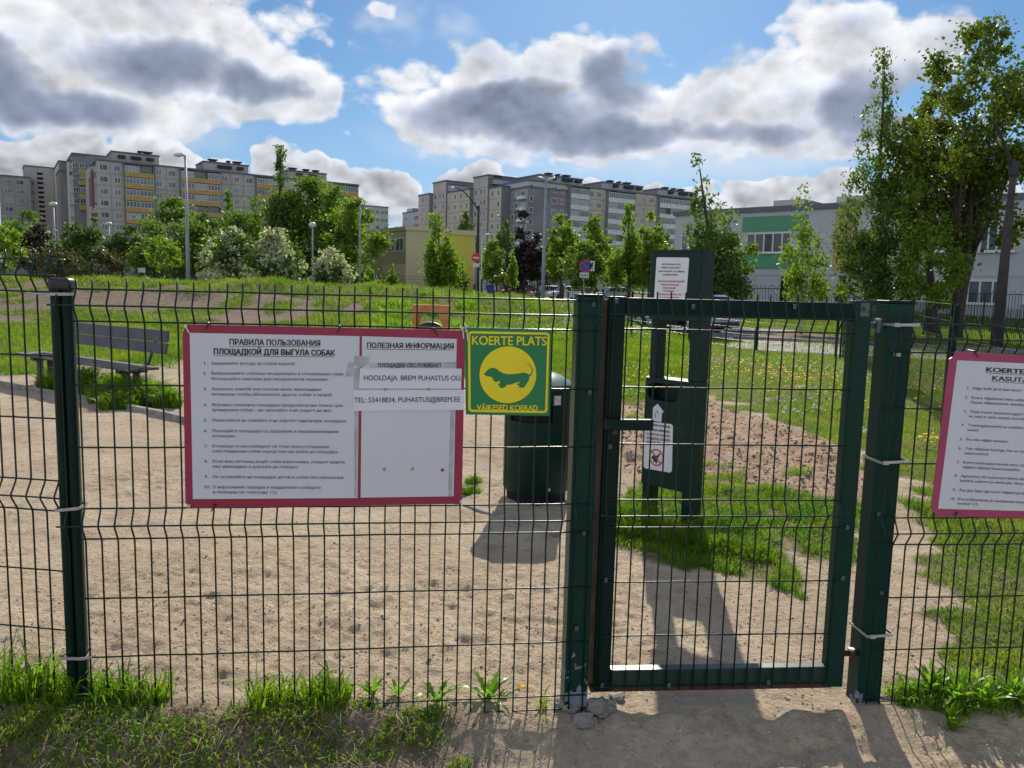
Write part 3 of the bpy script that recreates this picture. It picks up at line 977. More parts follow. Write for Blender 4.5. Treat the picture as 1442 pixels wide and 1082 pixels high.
# crumbs of soil and pebbles on the trodden ground
def crumbs(name, n, mat, r0, r1, y0, y1, b0, b1, label, power=1.2, mask=None):
    X, Y = scatter(n, y0, y1, b0, b1, power)
    k = grassmask(X, Y) < 0.5
    if mask is not None:
        k &= mask(X, Y)
    X, Y = X[k], Y[k]
    n = len(X)
    base = np.array([(1, 0, 0), (0, 1, 0), (-1, 0, 0), (0, -1, 0), (0, 0, 0.8), (0, 0, -0.6)])
    tri = np.array([(0, 1, 4), (1, 2, 4), (2, 3, 4), (3, 0, 4), (1, 0, 5), (2, 1, 5), (3, 2, 5), (0, 3, 5)])
    r = r0 + (r1 - r0) * rng.random(n) ** 3
    a = rng.random(n) * 6.28
    ca, sa = np.cos(a)[:, None], np.sin(a)[:, None]
    jit_ = base[None] * (0.7 + 0.6 * rng.random((n, 6, 3)))
    x_ = jit_[..., 0] * ca - jit_[..., 1] * sa
    y_ = jit_[..., 0] * sa + jit_[..., 1] * ca
    V = np.stack([x_ * r[:, None] + X[:, None], y_ * r[:, None] + Y[:, None], jit_[..., 2] * r[:, None] * 0.8 + gz(X, Y)[:, None] + r[:, None] * 0.25], -1)
    Fc = (np.arange(n)[:, None, None] * 6 + tri[None]).reshape(-1, 3)
    return tag(inst(name, np_mesh(name, V.reshape(-1, 3), Fc, mat)), label, kind='stuff')


crumbs('soil_crumbs', 15000, M['sand'], 0.0012, 0.0065, 2.3, 9, -0.75, 0.66, 'loose dry crumbs over the trodden sand')
crumbs('soil_clods', 1200, M['sand'], 0.002, 0.008, 2.35, 7.5, -0.75, 0.66, 'dark soil clods thrown up by digging dogs', mask=lambda x, y: vnoise(x, y, 0.9, 71) > 0.02)
crumbs('soil_clods', 5200, M['soil'], 0.006, 0.026, 6.0, 12.0, 0.1, 0.6, 'coarse brown clods in the dug patch behind the dispenser', mask=lambda x, y: inpoly(x, y, SOILP))
crumbs('pebbles', 900, M['stone'], 0.003, 0.010, 2.2, 4.5, -0.6, 0.66, 'small pale stones on the path by the gate')
# ------------------------------------------------------------------ planes of the fence runs
class Plane:
    def __init__(self, x0, y0, th):
        self.x0, self.y0, self.th = x0, y0, th
        self.c, self.s = math.cos(th), math.sin(th)

    def loc(self, px, py, d=0.0):
        """photo column/row -> local (s, z) on the plane set back by d"""
        r = ray(px, py)
        n = np.array([-self.s, self.c, 0])
        o = np.array([self.x0, self.y0, 0]) + n * d
        t = (n @ o) / (n @ r)
        p = r * t
        return (p[0] - self.x0) * self.c + (p[1] - self.y0) * self.s, p[2] + CAMZ


PM = Plane(-1.3565, 2.470, 0.1295)
PG = Plane(0.386, 2.716, 0.0872)
PR = Plane(1.35, 2.787, 0.1022)
PL = Plane(-1.43, 2.477, -0.1225)
TM, TG, TR, TL = 1.485, 1.493, 1.432, 1.573
ROWS = [0, 0.05, 0.10, 0.30, 0.50, 0.70, 0.75, 0.80, 1.00, 1.20, 1.40, 1.45]
FOLD = 0.030


def wire_profile(T, bottom, spike=0.028):
    pts = [(0, 0, T + spike), (0, 0, T), (0, -FOLD, T - 0.05), (0, 0, T - 0.10), (0, 0, T - 0.70), (0, -FOLD, T - 0.75), (0, 0, T - 0.80), (0, 0, bottom)]
    out = []
    for i, p in enumerate(pts):                 # soften the bends
        p = Vector(p)
        if 0 < i < len(pts) - 1:
            a, b = Vector(pts[i - 1]), Vector(pts[i + 1])
            out += [p + (a - p).normalized() * 0.008, p + (b - p).normalized() * 0.008]
        else:
            out.append(p)
    return out


def fence_panel(name, label, cat, plane, T, s_first, n, s0, s1, rows=ROWS, bottom=None, group=None, base=None):
    root = base or thing(name, label, cat, (plane.x0, plane.y0, 0), plane.th, group)
    bottom = T - rows[-1] - 0.022 if bottom is None else bottom
    vm = MB().tube(wire_profile(T, bottom), 0.0029, 6).mesh('vertical_wire', M['wire'], True)
    for i in range(n):
        inst('vertical_wire', vm, root, (s_first + i * 0.05, -0.003 + rng.normal(0, 0.0006), 0), (0, rng.normal(0, 0.0012), 0))
    L = s1 - s0
    for r in rows:
        d = -FOLD if abs(r - 0.05) < 1e-6 or abs(r - 0.75) < 1e-6 else 0.0
        pts = [(L * k / 12, rng.normal(0, 0.0008), rng.normal(0, 0.0006)) for k in range(13)]
        o = MB().tube(pts, 0.0029, 6).obj('horizontal_wire', M['wire'], root, smooth=True)
        o.location = (s0, d + 0.002, T - r)
    return root


def snap(plane, T, px, py):
    """s position of a wire that must pass through this point of the top row"""
    return plane.loc(px, py)[0]


fence_panel('mesh_fence', 'green welded mesh fence panel carrying the crimson Russian rules board and yellow dog sign', 'fence panel', PM, TM, -0.05, 35, -0.075, 1.665, group='welded mesh fence panels')
fence_panel('mesh_fence', 'green welded mesh fence panel at the left edge, in front of the bench seat end', 'fence panel', PL, TL, -1.305, 27, -1.33, 0.03, group='welded mesh fence panels',
            bottom=0.10)
sR = PR.loc(1301.4, 455.9)[0]
fence_panel('mesh_fence', 'green welded mesh fence panel carrying the crimson Estonian rules board right of the gate', 'fence panel', PR, TR, sR - 0.10, 32, sR - 0.115, sR + 1.5, group='welded mesh fence panels')

# ------------------------------------------------------------------ posts
def band(parent, x0, x1, y0, y1, z, tilt=0.0, w=0.0085, tail=None, buckle=None, name='strap'):
    m_ = MB()
    t = 0.0022
    # four flat sides of the strap loop
    def zz(x):
        return z + tilt * (x - (x0 + x1) / 2)
    for (ax, ay, bx, by) in ((x0, y0, x1, y0), (x1, y0, x1, y1), (x1, y1, x0, y1), (x0, y1, x0, y0)):
        dx, dy = bx - ax, by - ay
        L = math.hypot(dx, dy)
        nx_, ny_ = dy / L * t, -dx / L * t
        vs = []
        for (X_, Y_) in ((ax, ay), (bx, by)):
            for o in (0, 1):
                for h_ in (-w / 2, w / 2):
                    vs.append((X_ + nx_ * o, Y_ + ny_ * o, zz(X_) + h_))
        m_.add(vs, [(0, 1, 3, 2), (4, 6, 7, 5), (0, 4, 5, 1), (2, 3, 7, 6), (0, 2, 6, 4), (1, 5, 7, 3)])
    s_ = m_.obj(name, M['strap'], parent)
    if buckle is not None:
        MB().box(buckle - 0.011, buckle + 0.011, y0 - 0.008, y0 - 0.0024, zz(buckle) - w * 0.75, zz(buckle) + w * 0.75).obj('buckle', M['strap'], s_, bevel=0.0015)
    if tail:
        a, b, dz = tail
        MB().tube([(a, y0 - 0.003, zz(a)), ((a + b) / 2, y0 - 0.012, zz(a) + dz * 0.4), (b, y0 - 0.006, zz(a) + dz)], 0.0028, 5).obj('strap_tail', M['strap'], s_)
    return s_


def clip(parent, plane, px, py, d=-0.004, mat='clip', wd=0.012, ht=0.016):
    s_, z_ = plane.loc(px, py, d)
    m_ = MB()
    m_.box(s_ - wd / 2, s_ + wd / 2, d - 0.004, d, z_ - ht / 2, z_ + ht / 2)
    m_.box(s_ - wd / 4, s_ + wd / 4, d - 0.010, d - 0.003, z_ - ht / 5, z_ + ht / 5)
    return m_.obj('clip', M[mat], parent, bevel=0.001)


# left intermediate post: two rounded lobes with a groove, black cap
lp = thing('fence_post', 'slim grooved green fence post with a black plastic cap, left of the rules board', 'fence post', (PM.x0, PM.y0, 0), PM.th, 'green fence posts')
a0 = PM.loc(68, 393)[0]
cx = a0 + 0.031
prof = []
for k in range(9):                                     # left lobe then right lobe, seen from the front
    a = math.pi + math.pi * k / 8
    prof.append((cx - 0.0155 + 0.0155 * math.cos(a), 0.012 + 0.016 * math.sin(a)))
for k in range(9):
    a = math.pi + math.pi * k / 8
    prof.append((cx + 0.0155 + 0.0155 * math.cos(a), 0.012 + 0.016 * math.sin(a)))
prof += [(cx + 0.028, 0.036), (cx + 0.020, 0.044), (cx - 0.020, 0.044), (cx - 0.028, 0.036)]
MB().prism(prof, 0.02, TM + 0.012).obj('post_tube', M['post_green'], lp, smooth_angle=40)
MB().box(cx - 0.033, cx + 0.033, -0.010, 0.048, TM - 0.008, TM + 0.033).obj('post_cap', M['cap'], lp, bevel=0.013, seg=4, smooth_angle=50)
band(lp, cx - 0.036, cx + 0.036, -0.014, 0.050, TM - 0.018, 0.03, 0.009, tail=(cx - 0.036, cx - 0.085, 0.004))
band(lp, cx - 0.036, cx + 0.036, -0.014, 0.050, PM.loc(92, 716)[1], 0.10, 0.0095, tail=(cx + 0.03, cx + 0.062, 0.010))
band(lp, cx - 0.036, cx + 0.036, -0.014, 0.050, PM.loc(96, 925)[1], -0.05, 0.010, tail=(cx + 0.03, cx + 0.072, 0.014))


def paint_worn(name, base, z_hi, z_lo, amount):
    """green paint flaking from the foot of a post, primer showing"""
    m_ = bpy.data.materials.new(name)
    m_.use_nodes = True
    qq = NT(m_.node_tree)
    b_ = m_.node_tree.nodes['Principled BSDF']
    b_.inputs['Specular IOR Level'].default_value = 0.16 if z_hi < 0.8 else 0.5
    t_ = qq.n('ShaderNodeTexCoord').outputs['Object']
    sp_ = qq.n('ShaderNodeSeparateXYZ')
    m_.node_tree.links.new(t_, sp_.inputs[0])
    hgt = qq.lin(sp_.outputs[2], z_lo, z_hi, amount, -0.35)
    nn = qq.noise(t_, 9.0, 6, 0.62)
    f = qq.ss(qq.m('ADD', nn, hgt), 0.60, 0.615)
    g_ = qq.mix(qq.noise(t_, 20.0, 3, 0.5), (0.003, 0.030, 0.023, 1), (0.004, 0.042, 0.031, 1))
    m_.node_tree.links.new(qq.mix(f, g_, (0.21, 0.25, 0.28, 1)), b_.inputs['Base Color'])
    m_.node_tree.links.new(qq.m('MULTIPLY_ADD', f, 0.3, 0.34), b_.inputs['Roughness'])
    bpn = qq.n('ShaderNodeBump')
    bpn.inputs['Strength'].default_value = 0.25
    bpn.inputs['Distance'].default_value = 0.002
    m_.node_tree.links.new(qq.m('MULTIPLY', f, -1), bpn.inputs['Height'])
    m_.node_tree.links.new(bpn.outputs[0], b_.inputs['Normal'])
    return m_


worn = paint_worn('flaking green paint', None, 0.46, 0.03, 0.23)
worn2 = paint_worn('slightly chipped green paint', None, 0.30, 0.0, 0.02)

gp = thing('gate_post', 'square green gate post with grey primer showing at its flaking foot, on the latch side', 'gate post', (PM.x0, PM.y0, 0), PM.th, 'square gate posts')
s0, s1 = PM.loc(815, 415)[0], PM.loc(850, 415)[0]
MB().box(s0, s1, 0.004, 0.084, -0.12, 1.500).obj('post_tube', worn, gp, bevel=0.006, seg=3)
MB().box(s0 - 0.001, s1 + 0.001, 0.003, 0.085, 1.5005, 1.5075).obj('post_cap', M['green'], gp, bevel=0.003)
for px, py in ((830, 553), (836, 429), (822, 751), (812, 885)):
    clip(gp, PM, px, py)
MB().tube([(s1 - 0.002, 0.03, 1.08), (s1 + 0.016, 0.03, 1.08)], 0.006, 8).obj('latch_tongue', M['rust'], gp)

hp = thing('gate_post', 'square green gate post with galvanised straps, on the hinge side between gate and right panel', 'gate post', (PG.x0, PG.y0, 0), PG.th, 'square gate posts')
h0, h1 = PG.loc(1252, 430, 0.006)[0], PG.loc(1287, 430, 0.006)[0]
MB().box(h0, h1, 0.006, 0.088, -0.10, 1.502).obj('post_tube', worn2, hp, bevel=0.006, seg=3)
MB().box(h0 - 0.002, h1 + 0.002, 0.004, 0.090, 1.5025, 1.512).obj('post_cap', M['green'], hp, bevel=0.003)
for py_, ti, px_ in ((457, 0.02, 1262), (648, 0.06, 1246), (890, 0.05, 1228)):
    z_ = PG.loc(px_, py_, 0.0)[1]
    band(hp, h0 - 0.003, h1 + 0.003, -0.034, 0.092, z_, ti, 0.0095, buckle=PG.loc(px_, py_, -0.03)[0])
for px, py, mt in ((1263, 499, 'strap'), (1237, 724, 'clip'), (1241, 835, 'clip')):
    clip(hp, PG, px, py, 0.004, mt, 0.026 if mt == 'strap' else 0.013, 0.016)
# hinges
zt = PG.loc(1232, 458)[1]
zb = PG.loc(1192, 925)[1]
gr = PG.loc(1230, 450, 0.006)[0]
for z_, mt in ((zt, 'clip'), (zb, 'rust')):
    hg = MB().box(gr - 0.02, h0 + 0.001, 0.030, 0.040, z_ - 0.014, z_ + 0.008).obj('hinge', M[mt], hp, bevel=0.002)
    MB().tube([((gr + h0) / 2, 0.018, z_ - 0.028), ((gr + h0) / 2, 0.018, z_ + 0.016)], 0.0085, 10).obj('hinge_pin', M[mt], hg)
    MB().tube([((gr + h0) / 2 - 0.004, 0.018, z_ + 0.0165), ((gr + h0) / 2 - 0.004, 0.018, z_ + 0.0235)], 0.013, 6).obj('hinge_nut', M['strap'], hg)

# ------------------------------------------------------------------ the gate
gate = thing('gate', 'narrow green steel gate with welded mesh infill and a short latch handle', 'gate', (PG.x0, PG.y0, 0), PG.th)
L0, L1 = PG.loc(858, 430, 0.004)[0], PG.loc(1229, 436, 0.004)[0]
ZB, ZT = 0.080, 1.502
wst = 0.058
MB().box(L0, L0 + wst, 0.006, 0.046, ZB, ZT).obj('stile', M['green'], gate, bevel=0.004, seg=3)
MB().box(L1 - 0.064, L1, 0.006, 0.056, ZB, ZT + 0.006).obj('stile', worn2, gate, bevel=0.004, seg=3)
MB().box(L0 + wst + 0.001, L1 - 0.065, 0.008, 0.046, 1.437, 1.499).obj('top_rail', M['green'], gate, bevel=0.003, seg=3)
glossy_worn = paint_worn('gate rail with chipped paint', None, 0.9, -0.5, 0.02)
MB().box(L0 + wst + 0.001, L1 - 0.065, 0.008, 0.048, 0.096, 0.160).obj('bottom_rail', glossy_worn, gate, bevel=0.003, seg=3)
MB().box(L0 - 0.012, L1 - 0.045, 0.0075, 0.050, 0.078, 0.0955).obj('rusty_edge', M['rust'], gate, bevel=0.001)
MB().box(L0 - 0.016, L0 - 0.0005, 0.040, 0.045, 0.085, 1.49).obj('stop_strip', material('worn stop strip', (0.16, 0.10, 0.06), 0.7, var=0.3, vscale=10), gate)
fence_panel('gate_mesh', '', '', PG, TG, -0.05, 18, -0.066, 0.816, rows=[0.05, 0.10, 0.30, 0.50, 0.70, 0.75, 0.80, 1.00, 1.20, 1.395], bottom=0.088, base=gate)
za, zc = PG.loc(860, 590, -0.02)[1], PG.loc(915, 606, -0.02)[1]
hs0, hs1 = PG.loc(852, 596, -0.02)[0], PG.loc(919, 596, -0.02)[0]
lh = MB().box(hs0, hs1, -0.034, -0.010, zc, za).obj('latch_handle', M['green'], gate, bevel=0.003, seg=3)
MB().tube([(hs0 + 0.035, -0.022, zc - 0.014), (hs0 + 0.035, -0.022, zc + 0.002)], 0.011, 10).obj('latch_knob', M['rust'], lh)
MB().box(hs0 + 0.001, hs0 + 0.02, -0.012, 0.007, zc + 0.004, za - 0.004).obj('latch_bracket', M['green'], lh)
for px, py in ((859, 629), (853, 817), (942, 965), (1082, 961), (848, 965), (1187, 814), (1193, 743), (1119, 432), (1219, 436), (976, 432), (868, 424)):
    clip(gate, PG, px, py)
MB().box(PG.loc(1213, 430)[0], PG.loc(1226, 430)[0], 0.003, 0.006, PG.loc(1219, 446)[1], PG.loc(1219, 427)[1]).obj('corner_plate', M['clip'], gate, bevel=0.002)

# ------------------------------------------------------------------ lettering
TEXTS = []


def text(body, parent, plane, A, B, hpx, mat, d, bold=0.0, name='lettering', align='LEFT', fit=True):
    """one line of print; A and B are the photo points of its baseline ends, hpx its capital height in photo pixels"""
    a, b = plane.loc(*A, d), plane.loc(*B, d)
    up = plane.loc(A[0], A[1] - hpx, d)
    cu = bpy.data.curves.new(name, 'FONT')
    cu.body = body
    ch = abs(up[1] - a[1])
    cu.size = ch / 0.73
    cu.extrude = 0.0002
    cu.materials.append(mat)
    o = bpy.data.objects.new(name, cu)
    C.objects.link(o)
    o.parent = parent
    ang = math.atan2(b[1] - a[1], b[0] - a[0])
    o.rotation_euler = (math.pi / 2, -ang, 0)
    o.location = (a[0], d - 0.0004, a[1])
    TEXTS.append((o, math.hypot(b[0] - a[0], b[1] - a[1]), bold))
    return o


def flat(poly_px, plane, d, th):
    """plate cut to the outline given in photo points, lying on the plane at depth d (front face)"""
    pts = [plane.loc(px, py, d) for px, py in poly_px]
    return MB().prism(pts, d, d + th, 'y')


def tie(parent, plane, px, py, d, col, lean=0.012, tail=0.02):
    s_, z_ = plane.loc(px, py, d)
    m_ = MB().tube([(s_ - 0.004, d + 0.03, z_ + 0.008), (s_ - 0.002, d - 0.003, z_ + 0.006), (s_ + lean * 0.4, d - 0.005, z_ - 0.004), (s_ + lean, d - 0.012, z_ - tail)], 0.0022, 5)
    m_.box(s_ - 0.004, s_ + 0.004, d - 0.007, d - 0.001, z_ + 0.001, z_ + 0.008)
    return m_.obj('cable_tie', M[col], parent)


# ---- crimson Russian board
Z7 = lambda x, y: (240 + x / 3.353, 440 + y / 3.353)
DB = -0.040
rb = thing('rules_board', 'crimson framed white notice board in Russian with ten numbered rules for dog walkers', 'notice board', (PM.x0, PM.y0, 0), PM.th)
flat([(262, 457), (652, 465.5), (655, 470), (650.5, 706), (646, 710), (268, 716), (261, 709), (257, 470)], PM, DB, 0.004).obj('board', M['magenta'], rb, bevel=0.0008)
s1_ = flat([Z7(91, 97), Z7(893, 113), Z7(883, 877), Z7(106, 882)], PM, DB - 0.0012, 0.001).obj('rules_sheet', M['sheet'], rb)
s2_ = flat([Z7(905, 113), Z7(1352, 126), Z7(1337, 869), Z7(898, 875)], PM, DB - 0.0012, 0.001).obj('information_sheet', M['sheet'], rb)
dt = DB - 0.0015
text('ПРАВИЛА ПОЛЬЗОВАНИЯ', s1_, PM, Z7(277, 153), Z7(704, 159), 8.2, M['ink'], dt, 0.045, 'heading')
text('ПЛОЩАДКОЙ ДЛЯ ВЫГУЛА СОБАК', s1_, PM, Z7(203, 198), Z7(773, 205), 8.2, M['ink'], dt, 0.045, 'heading')
for A_, B_ in (((277, 159), (704, 163)), ((203, 204), (773, 210))):
    flat([Z7(*A_), Z7(*B_), Z7(B_[0], B_[1] + 2.4), Z7(A_[0], A_[1] + 2.4)], PM, dt, 0.0003).obj('heading_underline', M['ink'], s1_)
RU = [("1.", "Закрывайте всегда за собой ворота!", 587, 247), ("2.", "Выбрасывайте собачьи экскременты в специальную урну.", 820, 294),
      ("", "Используйте пакетики для экскрементов экономно.", 744, 320), ("3.", "Засыпьте землёй или песком ямки, выкопанные", 713, 368),
      ("", "питомцем, чтобы обезопасить других собак и людей.", 763, 393), ("4.", "Игровые элементы площадки предусмотрены только для", 811, 443),
      ("", "тренировки собак – не залезайте и не сидите на них.", 762, 467), ("5.", "Пожалуйста не ломайте и не портите инвентарь площадки.", 830, 516),
      ("6.", "Посещайте площадку со здоровым и вакцинированным", 792, 566), ("", "питомцем.", 305, 590),
      ("7.", "В период течки сообщите об этом присутствующим", 748, 638), ("", "собственникам собак перед тем как войти на площадку", 790, 662),
      ("8.", "Если ваш питомец ведёт себя агрессивно, следует надеть", 823, 710), ("", "ему намордник и держать на поводке.", 603, 734),
      ("9.", "Не оставляйте на площадке детей и собак без присмотра.", 818, 783), ("10.", "О нарушениях порядка и вандализме сообщите", 708, 831),
      ("", "в полицию по телефону 112.", 504, 855)]
for num, tx, xe, yb in RU:
    x0 = 191 + (yb - 247) * 0.014
    text(tx, s1_, PM, Z7(x0, yb), Z7(xe, yb + (xe - x0) * 0.006), 4.3, M['ink_soft'], dt, 0.012, 'rule_text')
    if num:
        xn = 153 + (yb - 247) * 0.014 - (6 if len(num) > 2 else 0)
        text(num, s1_, PM, Z7(xn, yb), Z7(xn + (17 if len(num) < 3 else 26), yb), 4.3, M['ink_soft'], dt, 0.012, 'rule_number')
text('ПОЛЕЗНАЯ ИНФОРМАЦИЯ', s2_, PM, Z7(926, 168), Z7(1334, 172), 7.6, M['ink'], dt, 0.04, 'heading')
flat([Z7(926, 173), Z7(1334, 177), Z7(1334, 179.4), Z7(926, 175.4)], PM, dt, 0.0003).obj('heading_underline', M['ink'], s2_)
for poly, nm in (([Z7(868, 205), Z7(942, 207), Z7(940, 245), Z7(895, 262), Z7(866, 250)], 'tape_piece'), ([Z7(838, 235), Z7(866, 236), Z7(862, 302), Z7(826, 305)], 'tape_piece'),
                 ([Z7(866, 262), Z7(890, 262), Z7(888, 368), Z7(864, 366)], 'tape_piece'), ([Z7(942, 238), Z7(1348, 234), Z7(1348, 262), Z7(940, 264)], 'tape_piece'),
                 ([Z7(890, 358), Z7(1374, 360), Z7(1370, 368), Z7(888, 366)], 'tape_piece'), ([Z7(868, 468), Z7(886, 468), Z7(878, 872), Z7(868, 872)], 'tape_piece'),
                 ([Z7(1322, 462), Z7(1342, 462), Z7(1330, 868), Z7(1310, 868)], 'tape_piece')):
    flat(poly, PM, DB - 0.0016, 0.0003).obj(nm, M['tape'], rb)
text('ПЛОЩАДКИ ОБСЛУЖИВАЕТ', s2_, PM, Z7(980, 259), Z7(1278, 260), 5.6, M['ink'], DB - 0.0019, 0.03, 'heading')
st1 = flat([Z7(894, 264), Z7(1375, 266), Z7(1373, 361), Z7(890, 359)], PM, DB - 0.0042, 0.0015).obj('maintenance_strip', M['strip'], rb)
text('HOOLDAJA: BREM PUHASTUS OÜ,', st1, PM, Z7(911, 321), Z7(1372, 322), 7.4, M['ink'], DB - 0.0044, 0.006)
st2 = flat([Z7(864, 367), Z7(1387, 366), Z7(1385, 461), Z7(864, 466)], PM, DB - 0.0042, 0.0015).obj('phone_strip', M['strip'], rb)
text('TEL: 53418834, PUHASTUS@BREM.EE', st2, PM, Z7(868, 426), Z7(1367, 422), 7.4, M['ink'], DB - 0.0044, 0.006)
for x_, y_, mt in ((1010, 741, 'pin_y'), (1142, 739, 'pin_y'), (1284, 744, 'pin_r'), (1014, 364, 'pin_y'), (1218, 362, 'pin_y')):
    a = PM.loc(*Z7(x_, y_), DB)
    MB().tube([(a[0], DB - 0.001, a[1]), (a[0], DB - 0.0048, a[1])], 0.0052, 10).obj('pin', M[mt], rb)
for px, py, col, ln, tl in ((262, 462, 'tie_white', 0.012, 0.015), (294, 458, 'tie_black', -0.010, 0.012), (479, 462, 'tie_black', -0.008, 0.014), (611, 465, 'tie_black', 0.010, 0.016), (651, 464, 'tie_white', 0.004, 0.03),
                            (303, 713, 'tie_black', -0.010, 0.014), (649, 708, 'tie_white', 0.004, 0.010), (267, 714, 'tie_white', -0.004, -0.012)):
    tie(rb, PM, px, py, DB, col, ln, tl)

# ---- green and yellow dog sign
Z3 = lambda x, y: (620 + x / 6.008, 380 + y / 6.008)
DS_ = -0.038
ds = thing('dog_area_sign', 'square green sign with a yellow disc and a dachshund silhouette, hung beside the gate post', 'sign', (PM.x0, PM.y0, 0), PM.th)
flat([(654, 461), (776.5, 464), (774, 586), (656, 584)], PM, DS_, 0.005).obj('sign_plate', M['sign_green'], ds, bevel=0.0007)
# yellow border line as a thin frame
cs = [PM.loc(*p, DS_) for p in ((659, 466.5), (774.2, 468.6), (770.6, 582), (659.6, 580.2))]


def ring_line(parent, cs, w_, d, mat, rad=0.012, name='border'):
    def rounded(c4, r):
        out = []
        n = 4
        for i in range(4):
            p, a, b = Vector(c4[i]), Vector(c4[i - 1]), Vector(c4[(i + 1) % 4])
            u, v = (a - p).normalized(), (b - p).normalized()
            for k in range(5):
                t = k / 4
                out.append(p + u * r * (1 - t) ** 2 + v * r * t ** 2)
        return out
    cen = Vector((sum(c[0] for c in cs) / 4, sum(c[1] for c in cs) / 4))
    o_ = rounded(cs, rad)
    c2 = []
    for c in cs:
        c = Vector(c)
        c2.append(Vector((c.x - math.copysign(w_, c.x - cen.x), c.y - math.copysign(w_, c.y - cen.y))))
    i_ = rounded(c2, max(rad - w_, 0.004))
    m_ = MB()
    n = len(o_)
    vs = [(p.x, d, p.y) for p in o_] + [(p.x, d, p.y) for p in i_] + [(p.x, d - 0.0006, p.y) for p in o_] + [(p.x, d - 0.0006, p.y) for p in i_]
    fs = []
    for k in range(n):
        k2 = (k + 1) % n
        fs += [(2 * n + k, 2 * n + k2, 3 * n + k2, 3 * n + k), (k, n + k, n + k2, k2), (k, k2, 2 * n + k2, 2 * n + k), (n + k, 3 * n + k, 3 * n + k2, n + k2)]
    return m_.add(vs, fs).obj(name, mat, parent)


ring_line(ds, cs, 0.0075, DS_ - 0.0002, M['sign_yellow'], 0.014)
c0_, c1_ = PM.loc(*Z3(573, 890), DS_), PM.loc(*Z3(812, 890), DS_)
rc = abs(c1_[0] - c0_[0])
disc = MB().prism([(c0_[0] + rc * math.cos(2 * math.pi * k / 64), c0_[1] + rc * math.sin(2 * math.pi * k / 64)) for k in range(64)], DS_ - 0.0008, DS_ - 0.0002, 'y').obj('yellow_disc', M['sign_yellow'], ds)
DOG = [(370, 885), (385, 862), (405, 845), (425, 832), (455, 830), (480, 842), (505, 862), (535, 878), (580, 885), (640, 882), (690, 872), (720, 872), (742, 882),
       (760, 887), (774, 868), (773, 838), (758, 812), (733, 790), (736, 787), (765, 809), (781, 838), (782, 868), (770, 892), (754, 904), (751, 930), (736, 955), (724, 973), (713, 994),
       (680, 1000), (662, 995), (660, 988), (676, 986), (668, 979), (650, 975), (649, 964), (668, 962), (673, 946), (640, 955), (600, 970), (560, 975), (548, 992),
       (530, 1000), (505, 1000), (497, 992), (510, 986), (495, 980), (487, 970), (500, 962), (508, 950), (500, 938), (490, 945), (475, 950), (455, 945), (445, 925), (435, 907), (415, 904),
       (395, 901), (378, 893)]
pts = [PM.loc(*Z3(x_, y_), DS_) for x_, y_ in DOG]
dog_poly = MB().prism(pts, DS_ - 0.0015, DS_ - 0.0010, 'y').obj('dachshund_silhouette', M['sign_green'], ds)
dd = DS_ - 0.0006
text('KOERTE PLATS', ds, PM, Z3(262, 634), Z3(890, 641), 13.0, M['sign_yellow'], dd, 0.028, 'lettering')
text('VÄIKESED KOERAD', ds, PM, (671.5, 577.6), (757, 578.6), 8.0, M['sign_yellow'], dd, 0.03, 'lettering')
for px, py, ln, tl in ((657, 462, -0.006, -0.012), (657, 468, 0.004, 0.03)):
    tie(ds, PM, px, py, DS_, 'tie_white', ln, tl)

# ---- crimson Estonian board at the right edge
Z9 = lambda x, y: (1300 + x / 4.162, 480 + y / 4.162)
rb2 = thing('rules_board', 'pinkish crimson framed notice board in Estonian hanging at the right edge of the photo', 'notice board', (PR.x0, PR.y0, 0), PR.th)
XR = 1800
ext = lambda a, b, x: (x, a[1] + (b[1] - a[1]) * (x - a[0]) / (b[0] - a[0]))
flat([Z9(190, 64), ext(Z9(190, 64), Z9(591, 84), XR), ext(Z9(75, 1028), Z9(591, 1043), XR), Z9(75, 1028), Z9(62, 1000), Z9(48, 985), Z9(153, 108), Z9(180, 92)], PR, DB, 0.004).obj('board', M['magenta2'], rb2, bevel=0.0006)
sh = flat([Z9(200, 115), ext(Z9(200, 115), Z9(591, 133), XR - 16), ext(Z9(88, 985), Z9(591, 998), XR - 16), Z9(88, 985)], PR, DB - 0.0012, 0.001).obj('rules_sheet', M['sheet'], rb2)


def et(tx, x0, y0, x1, y1, h_, mat, bold, nm='rule_text'):
    return text(tx, sh, PR, Z9(x0, y0), Z9(x1, y1), h_, mat, DB - 0.0015, bold, nm)


